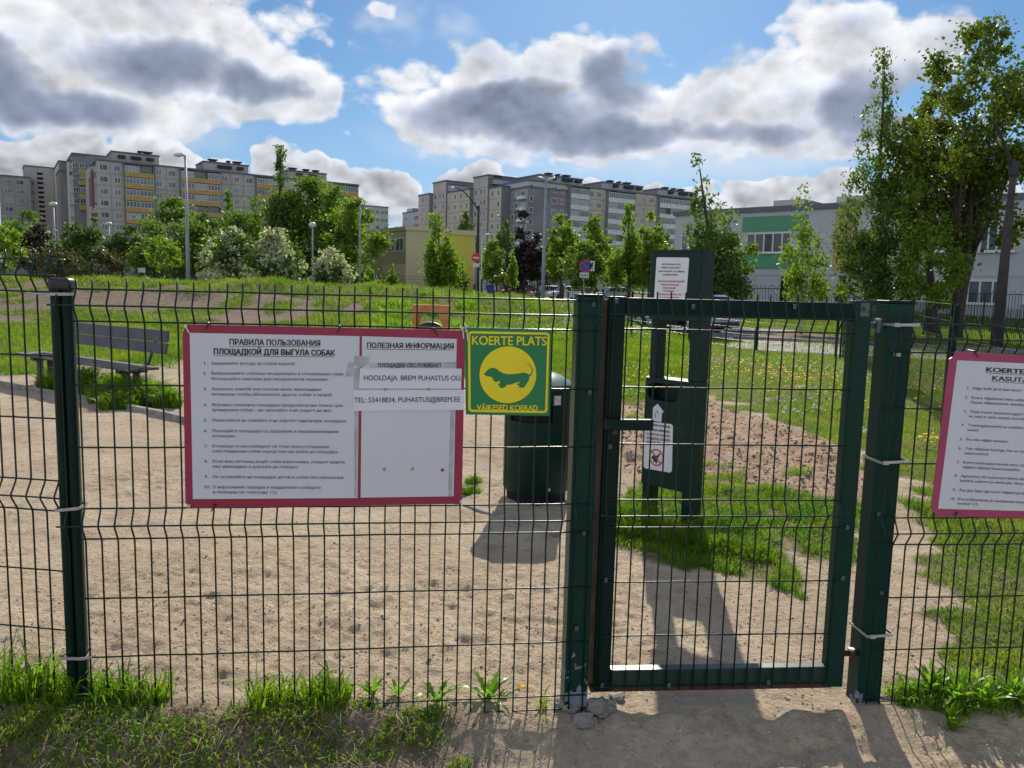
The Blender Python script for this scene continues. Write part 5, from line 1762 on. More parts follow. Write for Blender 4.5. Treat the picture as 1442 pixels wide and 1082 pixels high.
G0 = 0.5
ST = 2.72
# ---- long apartment block on the left
fa = Face(141, e=E1, P=np.array([bearing(165) * 190, 190.0]) + 0)
fa.P = hitline(141, fa.P, E1)
A = thing('apartment_block', 'long nine storey grey apartment block with ochre balconies on the left skyline', 'apartment building', (fa.P[0], fa.P[1], G0))
zA = fa.z(165, 227)
block(A, fa, 0, fa.u(503), 14, G0, zA, [M['panel_grey'], M['panel_brown']], coping=M['roof_dark'])
zrow = [zA - 1.65 - ST * k for k in range(9)]
seams(A, fa, 0, fa.u(503), [z_ + ST / 2 for z_ in zrow[1:]], [fa.u(p) for p in (161, 179, 222, 238, 256, 313, 327, 345, 361, 391)], G0, zA - 0.3)
for k in range(7):
    for px, key in ((151.5, 'w'), (170, 'n'), (227.5, 'n'), (246, 'w'), (319, 'n'), (335.5, 'n'), (353, 'w'), (400, 'w'), (417, 'n'), (434, 'w'), (466, 'n')):
        win(A, fa, px, zrow[k], pick(key), sx=1.1 if key == 'n' else 1.0)


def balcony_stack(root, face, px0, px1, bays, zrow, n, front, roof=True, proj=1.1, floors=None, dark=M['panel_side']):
    """projecting loggias: slab front, glazing, one bay per flat; glazing is its own part"""
    u0, u1 = face.u(px0), face.u(px1)
    bw = (u1 - u0) / bays
    fm = {}
    for b in range(bays):
        fm = MB().box(-bw / 2 + 0.03, bw / 2 - 0.03, -proj, -proj + 0.12, -0.55, 0.55).box(-bw / 2 + 0.03, bw / 2 - 0.03, -proj + 0.121, -0.002, -0.55, -0.38).mesh('balcony_front', front)
        for k in range(n):
            zc = zrow[k]
            o = inst('balcony_front', fm, root)
            place(o, root, face, u0 + bw * (b + 0.5), 0, zc - 1.18 + rng.normal(0, 0.02))
            key = pick('l', (4, 4, 1.5, 0))
            if rng.random() < 0.14:                     # an open balcony: only the dark room behind
                w_ = MB().box(-bw / 2 + 0.1, bw / 2 - 0.1, -0.12, -0.02, -0.6, 0.7).obj('balcony_door', M['glass_mid'], root)
                place(w_, root, face, u0 + bw * (b + 0.5), 0, zc)
            else:
                g_ = inst('loggia_glazing', WM[key], root)
                place(g_, root, face, u0 + bw * (b + 0.5), -proj + 0.10, zc + 0.10)
                g_.scale.x = (bw - 0.15) / 3.0
    for b in range(bays + 1):
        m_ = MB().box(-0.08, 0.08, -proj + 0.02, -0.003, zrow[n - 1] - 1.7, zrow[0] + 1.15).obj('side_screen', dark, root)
        place(m_, root, face, u0 + bw * b)
    if roof:
        m_ = MB().box(-0.3, u1 - u0 + 0.3, -proj - 0.15, -0.003, zrow[0] + 1.16, zrow[0] + 1.55).obj('loggia_roof', M['roof_dark'], root)
        place(m_, root, face, u0)


balcony_stack(A, fa, 180, 220, 2, zrow, 7, M['balcony_ochre'])
balcony_stack(A, fa, 257.5, 312, 3, zrow, 6, M['balcony_ochre'])
balcony_stack(A, fa, 362, 391, 2, zrow, 5, M['balcony_ochre'])
balcony_stack(A, fa, 474, 502, 2, zrow, 4, M['balcony_ochre'])
roofbox(A, fa, 163, 228.5, 213, zlow=zA + 0.13, vents=((0.62, 0.8), (0.78, 2.2)), slots=((0.2, 1.6), (0.5, 2.2), (0.8, 1.6)))
roofbox(A, fa, 290, 352, 227, zlow=zA + 0.13, vents=((0.25, 2.0), (0.6, 0.8), (0.8, 2.0)), slots=((0.45, 3.4), (0.8, 1.6)))
f2 = roofbox(A, fa, 406, 460, 239.5, zlow=zA + 0.13, vents=((0.2, 2.0), (0.55, 1.6), (0.8, 1.6)), slots=((0.3, 1.6), (0.6, 2.6)))
# gable ends stepping back on the left
prevP = fa.P.copy()
steps = []
for (pl, pr_px, pret, ytp, pt) in ((125, 141, 108.5, 230, 125), (100, 108.5, 89.5, 216.5, 108), (81, 89.5, 76, 227.5, 89), (67, 76, 60, 247.5, 76)):
    L_ = hitline(pl, prevP, E2)                      # back along the gable direction
    fg = Face(0, e=E2, P=L_)
    if pl == 125:
        zt_ = zA
        MBx = MB()
        s_ = block(A, fg, 0, float((prevP - L_) @ E2), 10, G0, zt_ - 0.02, [M['panel_brown'], M['panel_grey']], 'gable')
        for (pa, pb, ya, yb, mt) in ((130.3, 137.5, 252, 292, 'redstripe'), (134.5, 136.3, 240, 294, 'vent')):
            z1_, z0_ = fg.z(pa, ya), fg.z(pa, yb)
            o = MB().box(fg.u(pa), fg.u(pb), -0.05 if mt == 'redstripe' else -0.10, -0.01, z0_, z1_).obj('wall_stripe', M[mt], A)
            place(o, A, fg)
    else:
        zt_ = fg.z(pt, ytp)
        block(A, fg, 0, float((prevP - L_) @ E2), 16, G0, zt_, [M['panel_grey'], M['panel_side']], 'gable', coping=M['roof_dark'])
        for k in range(8):
            o = inst('window', WM[pick('n')], A)
            place(o, A, fg, float((prevP - L_) @ E2) * 0.5, 0, zt_ - 3.2 - ST * k)
    # return wall towards the camera side, along the facade direction
    nxt = hitline(pret, L_, E1)
    fr = Face(0, e=E1, P=nxt)
    Lr = float((L_ - nxt) @ E1)
    zr_ = zt_ - (0.0 if pl == 125 else 1.5)
    zr_ = fr.z(pret, {108.5: 218, 89.5: 240, 76: 248, 60: 251}[pret])
    block(A, fr, 0, Lr, 12, G0, zr_, [M['panel_side'], M['panel_brown']], 'stair_wing', coping=M['roof_dark'])
    if pl == 125:
        for k, yy_ in enumerate((243, 258, 277, 293)):
            z_ = fr.z(122, yy_)
            o = MB().box(-0.9, 0.9, -1.1, -0.02, -0.65, 0.65).obj('balcony_front', M['balcony_yellow'], A)
            place(o, A, fr, fr.u(121), 0, z_)
            win(A, fr, 121, z_ + 1.6, pick('n'), d=-0.9)
            win(A, fr, 112, z_ + 1.6, pick('n'))
    prevP = nxt

# ---- wing at the far left
fw = Face(6, 232, E1)
B = thing('apartment_block', 'grey apartment block at the far left edge with a tall slotted stair tower', 'apartment building', (fw.P[0], fw.P[1], G0))
zB = fw.z(6, 246.5)
block(B, fw, 0, fw.u(49), 14, G0, zB, [M['panel_brown'], M['panel_side']], coping=M['roof_dark'])
fwt = Face(0, e=E1, P=hitline(41, fw.P + np.array([-E1[1], E1[0]]) * 3, E1))
zBt = fwt.z(45, 233.5)
block(B, fwt, 0, fwt.u(82), 10, G0, zBt, [M['panel_grey'], M['panel_side']], 'stair_tower', coping=M['roof_dark'])
for k in range(7):
    z_ = fw.z(18, 256 + k * 13.0)
    for px in (18, 34.5):
        win(B, fw, px, z_, pick('w'), sx=1.15)
for k in range(14):
    z_ = fwt.z(62, 245 + k * 6.6)
    o = MB().box(-0.75, 0.75, -0.06, -0.01, -0.32, 0.32).obj('stair_slot', M['dark'], B)
    place(o, B, fwt, fwt.u(62.5 + k * 0.15), 0, z_)
for k in range(6):
    for px in (48.5, 52.5):
        win(B, fwt, px, fwt.z(50, 258.5 + 13 * k), 'sa', sx=0.8)
for px in (3, 20):
    pass

# ---- block in the middle of the skyline
fm_ = Face(772, 200, E1)
fm_.P = hitline(739.5, fm_.P, E1)
Mb = thing('apartment_block', 'nine storey apartment block with white balconies and stepped grey towers at centre skyline', 'apartment building', (fm_.P[0], fm_.P[1], G0))
zM = fm_.z(772, 257.5)
block(Mb, fm_, 0, fm_.u(770), 14, G0, zM + 0.1, [M['render_pale'], M['render_pale']], 'painted_wall', coping=M['roof_dark'])
block(Mb, fm_, fm_.u(770) + 0.01, fm_.u(973.5), 14, G0, zM, [M['panel_warm'], M['panel_side']], 'wall', coping=M['roof_dark'])
zr = [zM - 1.6 - ST * k for k in range(9)]
seams(Mb, fm_, fm_.u(771), fm_.u(973), [z_ + ST / 2 for z_ in zr[1:]], [fm_.u(p) for p in (793.5, 822, 844, 886, 903, 918)], G0, zM - 0.3)
for k in range(7):
    win(Mb, fm_, 744.5, zr[k], pick('s', (4, 1, 0, 0)), sx=1.2)
    for px, key in ((776.5, 'w'), (787.5, 'n'), (827.5, 'w'), (838.5, 'w'), (888, 'n'), (900, 'n'), (911, 'w')):
        win(Mb, fm_, px, zr[k], pick(key), sx=0.95)
balcony_stack(Mb, fm_, 796, 822, 2, zr, 6, M['balcony_white'])
balcony_stack(Mb, fm_, 848.5, 885, 3, zr, 6, M['balcony_white'])
balcony_stack(Mb, fm_, 920, 966, 3, zr, 5, M['balcony_white'])
for a_, b_, y_ in ((755, 815, 245.5), (842, 899, 256), (920, 973.5, 265.5)):
    roofbox(Mb, fm_, a_, b_, y_, zlow=zM + 0.13, mats=[M['render_pale'], M['panel_side']], vents=((0.34, 1.6), (0.55, 0.7), (0.75, 1.9)), slots=((0.3, 1.4), (0.62, 3.0), (0.87, 1.6)))
prevP = fm_.P.copy()
for (pl, pret, yt, yref, cols, rdark) in ((715, 703, 262.5, 739, ((719, 's'), (724, 's'), (733, 'l')), 263), (686, 684, 264, 690, ((691, 's'), (699, 's')), 264),
                                          (664, 659, 249, 670, ((667.5, 's'), (675, 's'), (679.5, 's')), 267), (628, 626, 267, 650, ((631, 's'), (639, 's'), (647, 's'), (655, 's')), 266),
                                          (608, 603, 257.5, 610, ((611.5, 's'), (618, 's'), (622.5, 's')), 275), (588, 587, 275, 590, ((594, 's'), (600, 's')), 276)):
    L_ = hitline(pl, prevP, E2)
    fg = Face(0, e=E2, P=L_)
    Lg = float((prevP - L_) @ E2)
    zt_ = fg.z(yref, yt)
    block(Mb, fg, 0, Lg, 18, G0, zt_, [M['panel_warm'] if pl in (715, 686, 628) else M['panel_grey'], M['panel_side']], 'tower', coping=M['roof_dark'])
    seams(Mb, fg, 0, Lg, [zt_ - 3.0 - ST * k for k in range(7)], [], G0, zt_)
    for k in range(7):
        for px, key in cols:
            z_ = zt_ - (1.6 if pl not in (664, 608) else 4.0) - ST * k
            o = win(Mb, fg, px, z_, pick(key if key != 'l' else 'h'), sx=0.95 if key != 'l' else 1.0)
            if key == 'l':
                b_ = MB().box(-1.3, 1.3, -1.0, -0.02, -1.35, -0.60).obj('balcony_front', M['balcony_white'], Mb)
                place(b_, Mb, fg, fg.u(px), 0, z_)
    prevP = hitline(pret, L_, E1)
# plant rooms on the two towers
for (pa, pb, yy_, Yt) in ((629, 656, 259, 222), (692, 716, 251, 205)):
    ft = Face(pa, Yt, E1)
    block(Mb, ft, 0, ft.u(pb), 8, zM, ft.z(pa, yy_), [M['render_pale'], M['panel_side']], 'roof_house', coping=M['roof_dark'])
    uc = ft.u((pa + pb) / 2 - 2)
    o = MB().box(uc - 1.1, uc + 1.1, 1.5, 3.0, ft.z(pa, yy_) + 0.13, ft.z(pa, yy_) + 1.1).obj('roof_vent', M['vent'], Mb)
    place(o, Mb, ft)

# ---- two small blocks seen between them
fs_ = Face(508, 285, E1)
S1 = thing('apartment_block', 'low pale green block peeking out right of the long left block', 'apartment building', (fs_.P[0], fs_.P[1], G0))
zS = fs_.z(510, 289)
block(S1, fs_, 0, fs_.u(546), 12, G0, zS, [M['pale_green_block'], M['panel_side']], coping=M['roof_dark'])
for k in range(5):
    for i_, px in enumerate((511.5, 518, 524.5, 531, 537.5, 543)):
        win(S1, fs_, px, zS - 2.0 - 2.75 * k, pick('w', (3, 3, 1, 0)), sx=0.8)
f5 = Face(566, 300, E2)
S2 = thing('apartment_block', 'small pale block left of the stepped towers, above the yellow building', 'apartment building', (f5.P[0], f5.P[1], G0))
zS2 = f5.z(570, 299.5)
block(S2, f5, 0, f5.u(592), 16, G0, zS2, [M['render_pale'], M['panel_side']], coping=M['roof_dark'])
block(S2, f5, f5.u(572), f5.u(580), 5, zS2 + 0.13, zS2 + 1.2, [M['render_pale'], M['panel_side']], 'roof_house')
for k in range(4):
    win(S2, f5, 585, zS2 - 2.4 - 2.8 * k, 'ha', sx=2.0)
    win(S2, f5, 571, zS2 - 2.4 - 2.8 * k, pick('w'), sx=1.2)

# ---- yellow kindergarten
fk = Face(571, 80, E1)
K = thing('kindergarten', 'two storey beige and yellow building with a shaded corner porch', 'building', (fk.P[0], fk.P[1], 0.6))
zK = fk.z(571, 320.5)
uk1, uk2 = fk.u(631.5), fk.u(666.5)
block(K, fk, 0, uk1, 12, 0.3, zK, [M['kg_beige'], M['kg_beige']], coping=M['kg_beige'])
block(K, fk, uk1 + 0.01, uk2, 12, 0.3, zK - 0.12, [M['kg_yellow'], M['kg_yellow']], coping=M['kg_beige'])
fk2 = Face(0, e=E2, P=hitline(518, fk.P, E2))
L2 = float((fk.P - fk2.P) @ E2)
zpo = fk2.z(560, 372)
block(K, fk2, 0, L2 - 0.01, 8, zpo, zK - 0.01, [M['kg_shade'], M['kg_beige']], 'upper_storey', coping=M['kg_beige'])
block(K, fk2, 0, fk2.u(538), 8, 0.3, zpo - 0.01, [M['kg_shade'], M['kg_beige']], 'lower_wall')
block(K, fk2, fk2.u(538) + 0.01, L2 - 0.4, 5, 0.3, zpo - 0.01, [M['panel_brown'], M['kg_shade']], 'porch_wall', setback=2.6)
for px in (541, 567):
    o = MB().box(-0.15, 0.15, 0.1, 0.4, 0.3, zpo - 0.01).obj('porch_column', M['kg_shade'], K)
    place(o, K, fk2, fk2.u(px))
zc = (fk2.z(555, 336) + fk2.z(555, 355)) / 2
o = inst('window', window_mesh('window', fk2.u(567.6) - fk2.u(543.5), fk2.z(555, 336) - fk2.z(555, 355), 4, 'glass', split=(0.30, 0.5, 0.56, 0.80), th=0.10), K)
place(o, K, fk2, fk2.u(555.6), 0, zc)
o = inst('window', window_mesh('window', fk2.u(537.3) - fk2.u(528.5), fk2.z(533, 338) - fk2.z(533, 352), 2, 'glass', th=0.10), K)
place(o, K, fk2, fk2.u(533), 0, zc)

# ---- school on the right
ES = np.array([0.732, -0.681])
fsch = Face(946, 66, ES)
SC = thing('school_building', 'long two storey white and green school building with tan panels behind the right hand trees', 'building', (fsch.P[0], fsch.P[1], 0.6))
zSc = fsch.z(1180, 287.5)
uE = 56.0
block(SC, fsch, 0, uE, 14, 0.0, zSc, [M['school_white'], M['school_white']], coping=M['roof_dark'])


def facade(px0, px1, py0, py1, mat, name, d=0.05):
    """panel fixed to the school wall, its corners read off at its left edge"""
    u0, u1 = fsch.u(px0), fsch.u(px1)
    z1_, z0_ = fsch.z(px0, py0), fsch.z(px0, py1)
    o = MB().box(u0, u1, -d, -0.003, z0_, z1_).obj(name, mat, SC)
    place(o, SC, fsch)
    return u0, u1, z0_, z1_


def sch_window(px0, px1, py0, py1, cols, glass='glass'):
    u0, u1 = fsch.u(px0), fsch.u(px1)
    z1_, z0_ = fsch.z(px0, py0), fsch.z(px0, py1)
    o = inst('window', window_mesh('window', u1 - u0, z1_ - z0_, cols, glass, th=0.11, proud=0.08), SC)
    place(o, SC, fsch, (u0 + u1) / 2, 0, (z0_ + z1_) / 2)
    s_ = MB().box(-(u1 - u0) / 2 - 0.1, (u1 - u0) / 2 + 0.1, -0.18, -0.003, -0.05, 0.0).obj('window_sill', M['frame'], SC)
    place(s_, SC, fsch, (u0 + u1) / 2, 0, z0_ - 0.003)


facade(1040, 1131, 306, 327, M['school_green'], 'green_band')
facade(1040, 1131, 358.5, 378.5, M['school_green'], 'green_band')
facade(1169, 1200, 292, 381, M['school_orange'], 'tan_panel')
facade(1262, 1300, 300, 372, M['school_orange'], 'tan_panel')
sch_window(1047, 1110, 328.5, 357, 5)
sch_window(956, 976, 331, 357, 2)
sch_window(984, 1034, 331, 357, 4)
sch_window(1201, 1258, 322, 356, 4)
sch_window(1302, 1352, 318, 355, 4)
sch_window(1372, 1422, 317, 355, 4)
sch_window(1440, 1500, 313, 355, 4)
for a_, b_ in ((984, 1034), (1125, 1165), (1205, 1255), (1304, 1345), (1361, 1415), (1440, 1500)):
    sch_window(a_, b_, 394 if a_ > 1200 else 392, 428 if a_ > 1300 else 416, 3, 'glass_mid' if a_ < 1360 else 'glass')
facade(1046, 1440, 385.5, 387.5, M['school_grey'], 'string_course', 0.03)
for a_, b_, y0_, y1_ in ((1099, 1112, 389, 425), (1177, 1193, 401, 430)):
    facade(a_, b_, y0_, y1_, M['dark'], 'doorway', 0.06)
zpl = fsch.z(1340, 434)
o = MB().box(0, uE, -0.12, -0.004, 0.0, zpl).obj('plinth', M['school_grey'], SC)
place(o, SC, fsch)
for a_, b_, y_ in ((1081, 1123, 282.5), (1168, 1240, 277)):
    P_ = fsch.P + np.array([-ES[1], ES[0]]) * 4
    f2 = Face(0, e=ES, P=P_)
    block(SC, f2, f2.u(a_), f2.u(b_), 6, zSc + 0.13, f2.z(a_, y_), [M['panel_grey'], M['panel_side']], 'roof_house')
# ------------------------------------------------------------------ paths and car park
rp = lambda lst, z: [tuple(atz(px, py, z)[:2]) for px, py in lst]
path = rp([(1028, 474), (1250, 506), (1330, 516), (1600, 560), (1600, 520), (1330, 486), (1250, 481), (1160, 470), (1028, 462)], -0.2)
# (kept convex pieces so that the sheet can be cut cleanly)
drape('path', [(6.6, 24.6), (30.0, 14.6), (32.0, 19.0), (8.5, 30.5)], M['asphalt'], 0.012, 0.5)
drape('car_park', [(1.8, 29.5), (8.45, 30.6), (14.5, 40.0), (3.2, 40.0)], M['asphalt_dark'], 0.008, 0.6)
drape('road', [(-12, 84), (40, 74), (44, 90), (-12, 104)], M['asphalt'], 0.03, 2.0)
kb = thing('path_kerb', None, None, (0, 0, 0))
kb['kind'] = 'structure'
for (ax, ay, bx, by) in ((8.5, 30.6, 31.0, 19.3),):
    n_ = 24
    for k in range(n_):
        t0, t1 = k / n_, (k + 1) / n_ - 0.0008
        p0 = Vector((ax + (bx - ax) * t0, ay + (by - ay) * t0, 0))
        p1 = Vector((ax + (bx - ax) * t1, ay + (by - ay) * t1, 0))
        dv = (p1 - p0).normalized()
        nv_ = Vector((-dv.y, dv.x, 0)) * 0.08
        vs = []
        for dz_ in (-0.2, 0.13):
            for p_ in (p0, p1):
                z_ = gz1(p_.x, p_.y) + dz_
                for s_ in (-1, 1):
                    vs.append((p_.x + s_ * nv_.x, p_.y + s_ * nv_.y, z_))
        MB().add(vs, [(0, 1, 3, 2), (4, 6, 7, 5), (0, 4, 5, 1), (2, 3, 7, 6), (0, 2, 6, 4), (1, 5, 7, 3)]).obj('kerb_stone', M['concrete'], kb)


# ------------------------------------------------------------------ background fences
def mesh_run(name, label, P0, P1, h, pitch=0.05, rows=0.2, post=2.5, wr=0.0025, group='park perimeter fences', mat='wire', postr=0.03, sag=True, hop=0.0):
    """a straight run of welded mesh: posts are parts, the fine wires are one joined part"""
    P0, P1 = Vector((*P0, 0)), Vector((*P1, 0))
    L = (P1 - P0).length
    d_ = (P1 - P0) / L
    t_ = thing(name, label, 'fence', (P0.x, P0.y, 0), math.atan2(d_.y, d_.x), group)
    n_ = max(1, round(L / post))
    V, Fc = [], []

    def bar(a, b, r):
        o = len(V)
        a, b = Vector(a), Vector(b)
        dd = (b - a).normalized()
        u = Vector((0, 1, 0)) if abs(dd.y) < 0.9 else Vector((1, 0, 0))
        v = dd.cross(u).normalized()
        for p in (a, b):
            for k in range(3):
                an = 2 * math.pi * k / 3
                V.append(p + (u * math.cos(an) + v * math.sin(an)) * r)
        for k in range(3):
            k2 = (k + 1) % 3
            Fc.append((o + k, o + k2, o + 3 + k2))
            Fc.append((o + k, o + 3 + k2, o + 3 + k))
    zg = [gz1(*(P0 + d_ * (L * i / n_))[:2]) for i in range(n_ + 1)]
    for i in range(n_ + 1):
        x_ = L * i / n_
        MB().box(x_ - postr, x_ + postr, 0.01, 0.01 + postr * 1.6, zg[i] - 0.2, zg[i] + h + 0.05).obj('post', M['post_green'], t_)
    for i in range(n_):
        xa, xb = L * i / n_, L * (i + 1) / n_
        za_, zb_ = zg[i], zg[i + 1]
        for k in range(int(h / rows) + 1):
            z_ = min(h, k * rows) + 0.05
            bar((xa, 0, za_ + z_), (xb, 0, zb_ + z_), wr)
        m = int((xb - xa) / pitch)
        for k in range(m):
            t = (k + 0.5) / m
            zz_ = za_ + (zb_ - za_) * t
            bar((xa + (xb - xa) * t, 0, zz_ + 0.03), (xa + (xb - xa) * t, 0, zz_ + h + 0.03), wr)
    o = inst('wire_mesh', np_mesh('wire_mesh', [tuple(v) for v in V], Fc, M[mat]), t_)
    o['kind'] = 'stuff'
    return t_


mesh_run('boundary_fence', 'green mesh fence run receding into the park behind the right hand board', (5.1, 9.2), (9.2, 22.2), 1.42, group='park perimeter fences')
mesh_run('boundary_fence', 'near green mesh fence run from the right edge to the slim corner post', (4.35, 6.4), (5.08, 9.1), 1.40, group='park perimeter fences')
mesh_run('boundary_fence', 'green mesh fence across the far lawn edge, before the parked grey estate car', (9.1, 22.3), (4.2, 28.2), 1.42, pitch=0.06, wr=0.003, group='park perimeter fences')
bl, br_ = at(-70, 397, 66), at(310, 399, 58)
mesh_run('boundary_fence', 'dark mesh fence beyond the earth bank on the far left', (bl.x, bl.y), (br_.x, br_.y), 1.5, pitch=0.12, wr=0.008, mat='wire', postr=0.05, post=3.0)
bl2, br2 = at(315, 400, 58), at(905, 412, 62)
mesh_run('boundary_fence', 'long dark mesh fence beyond the bank, in front of the yellow building', (bl2.x, bl2.y), (br2.x, br2.y), 1.35, pitch=0.16, wr=0.008, postr=0.05, post=3.0)

# picket fence with hooped tops before the school
pa, pb = at(985, 440, 47), at(1560, 450, 44)
pf = thing('picket_fence', 'dark hooped picket fence running in front of the school', 'fence', (pa.x, pa.y, 0), math.atan2(pb.y - pa.y, pb.x - pa.x))
Lp = math.hypot(pb.x - pa.x, pb.y - pa.y)
zp0, zp1 = gz1(pa.x, pa.y), gz1(pb.x, pb.y)
zt_ = at(1200, 409, 46).z
m_ = MB()
n_ = int(Lp / 0.16)
for k in range(n_):
    x_ = Lp * k / n_
    m_.box(x_ - 0.011, x_ + 0.011, -0.011, 0.011, zp0 + (zp1 - zp0) * k / n_ + 0.05, zt_ + (0.0 if k % 2 else 0.0))
for k in range(0, n_ - 2, 3):
    xa, xb = Lp * k / n_, Lp * (k + 2) / n_
    m_.tube([(xa + (xb - xa) * (1 - math.cos(math.pi * t / 6)) / 2, 0, zt_ + 0.17 * math.sin(math.pi * t / 6)) for t in range(7)], 0.013, 3, False)
o = m_.obj('pickets', M['wire'], pf)
o['kind'] = 'stuff'
for z_ in (zt_ - 0.02, max(zp0, zp1) + 0.35):
    MB().box(0, Lp, -0.02, 0.02, z_ - 0.02, z_ + 0.02).obj('rail', M['wire'], pf)
for k in range(int(Lp / 2.6) + 1):
    MB().box(k * 2.6 - 0.035, k * 2.6 + 0.035, -0.035, 0.035, zp0 - 0.2, zt_ + 0.04).obj('post', M['wire'], pf)


# ------------------------------------------------------------------ street lamps
def lamp(label, px_top, py_top, Y, kind, r=0.07, px_head=None, py_head=None, mat='lamp_steel', head=0.35, group='street lamps'):
    T = at(px_top, py_top, Y)
    zg = gz1(T.x, Y)
    t_ = thing('street_lamp', label, 'street lamp', (T.x, Y, zg), 0, group)
    H = T.z - zg
    MB().tube([(0, 0, -0.2), (0, 0, H * 0.35), (0, 0, H)], [r * 1.25, r, r * 0.62], 10).obj('pole', M[mat], t_, smooth=True)
    if kind == 'oval':
        d = -1 if px_head is None or px_head < px_top else 1
        m_ = MB()
        prof = [(0.02, -0.10), (0.10, -0.07), (0.165, 0.0), (0.13, 0.09), (0.05, 0.13)]
        m_.lathe(prof, 14)
        m_.xform(Matrix.Translation((d * head * 0.75, 0, H + 0.12)) @ Matrix.Rotation(math.radians(6 * d), 4, 'Y') @ Matrix.Diagonal((head * 4.2, 1.1, 1.0, 1)))
        m_.obj('lamp_head', M['lamp_head'], t_, smooth=True)
        MB().tube([(0, 0, H - 0.1), (d * 0.05, 0, H + 0.10)], r * 0.7, 8).obj('collar', M[mat], t_)
    elif kind == 'ball':
        MB().lathe([(0.05, -0.18), (head * 0.75, -0.08), (head, 0.06), (head * 0.75, 0.20), (0.05, 0.28)], 14, 0, 0, H + 0.1).obj('lamp_head', M['lamp_head'], t_, smooth=True)
    elif kind == 'arm':
        Hd = at(px_head, py_head, Y)
        hx, hz = Hd.x - T.x, Hd.z - zg
        pts = [(0, 0, H - 0.25), (hx * 0.25, 0, H + (hz - H) * 0.35), (hx * 0.55, 0, H + (hz - H) * 0.80), (hx * 0.80, 0, hz - 0.0), (hx * 0.97, 0, hz + 0.02)]
        MB().tube(pts, [0.055, 0.05, 0.045, 0.04, 0.035], 8).obj('arm', M['wood_pole' if mat == 'wood_pole' else mat], t_, smooth=True)
        m_ = MB().lathe([(0.02, -0.09), (0.10, -0.06), (0.15, 0.0), (0.11, 0.07), (0.03, 0.10)], 12)
        m_.xform(Matrix.Translation((hx, 0, hz)) @ Matrix.Diagonal((head * 3.0, 1, 1, 1)))
        m_.obj('lamp_head', M['lamp_head'], t_, smooth=True)
        rk = r * 0.68
        MB().box(-rk, rk, -rk, rk, H - 0.35, H + 0.12).obj('arm_clamp', M['vent'], t_, bevel=0.02)
    elif kind == 'double':
        for sx in (-1, 1):
            m_ = MB().lathe([(0.02, -0.09), (0.11, -0.05), (0.15, 0.0), (0.10, 0.06), (0.03, 0.09)], 12)
            m_.xform(Matrix.Translation((sx * 0.30, 0, H + 0.16)) @ Matrix.Rotation(math.radians(-22 * sx), 4, 'Y') @ Matrix.Diagonal((2.0, 1, 1, 1)))
            m_.obj('lamp_head', M['lamp_head' if sx > 0 else 'lamp_steel'], t_, smooth=True)
            MB().tube([(0, 0, H - 0.05), (sx * 0.28, 0, H + 0.14)], 0.035, 6).obj('arm', M[mat], t_)
    return t_


lamp('tall grey street lamp with an oval head, tallest on the left', 261, 222, 46, 'oval', 0.10, 250, 213, head=0.48)
lamp('grey lamp with a ball head seen just above the slim capped fence post', 75, 290, 78, 'ball', 0.11, head=0.40)
lamp('distant grey lamp with a ball head left of the first green tree', 153, 317, 100, 'ball', 0.10, head=0.40)
lamp('small distant lamp head low in front of the far left stair tower', 67, 329, 112, 'ball', 0.09, head=0.36)
lamp('short grey post with a flat lamp head between the blossoming shrubs', 440, 320, 60, 'ball', 0.07, head=0.28)
lamp('grey lamp pole with a round head at the right rim of the big green tree', 507, 290, 70, 'oval', 0.11, 512, 285, head=0.25)
lamp('dark timber street lamp with a long curved arm beside the yellow wall', 674, 292, 60, 'arm', 0.14, 637, 265, 'wood_pole', 0.36)
lamp('dark timber street lamp with a short curved arm left of the dark spruce', 715, 316, 84, 'arm', 0.15, 701, 304, 'wood_pole', 0.40)
lamp('tall grey lamp pole with twin heads in front of the parked cars', 769, 256, 48, 'double', 0.11)
lamp('thin white pole with a small side bracket right of the no entry sign', 679, 334, 66, 'double', 0.05, mat='lamp_head')
lamp('dark leaning timber lamp with a curved arm in front of the big maple', 1428, 232, 28, 'arm', 0.17, 1382, 165, 'wood_pole', 0.24)


# ------------------------------------------------------------------ traffic signs
def sign_pole(name, label, px, py_b, py_t, Y, r=0.03, mat='lamp_steel'):
    a = at(px, py_t, Y)
    zg = gz1(a.x, Y)
    t_ = thing(name, label, 'traffic sign', (a.x, Y, zg))
    MB().tube([(0, 0, -0.2), (0, 0, a.z - zg)], r, 8).obj('pole', M[mat], t_)
    return t_


def disc_at(t_, px, py, rpx, Y, mat, d, name, inner=0.0):
    c_ = at(px, py, Y)
    r = rpx * Y / FPX
    n_ = 28
    m_ = MB().prism([(c_.x - t_.location.x + r * math.cos(2 * math.pi * k / n_), c_.z - t_.location.z + r * math.sin(2 * math.pi * k / n_)) for k in range(n_)], d, d + 0.012, 'y')
    return m_.obj(name, M[mat], t_)


def plate_at(t_, px0, px1, py0, py1, Y, mat, d, name, th=0.012, parent=None):
    a, b = at(px0, py0, Y), at(px1, py1, Y)
    L_ = t_.location
    m_ = MB().box(a.x - L_.x, b.x - L_.x, d, d + th, b.z - L_.z, a.z - L_.z)
    return m_.obj(name, M[mat], parent or t_)


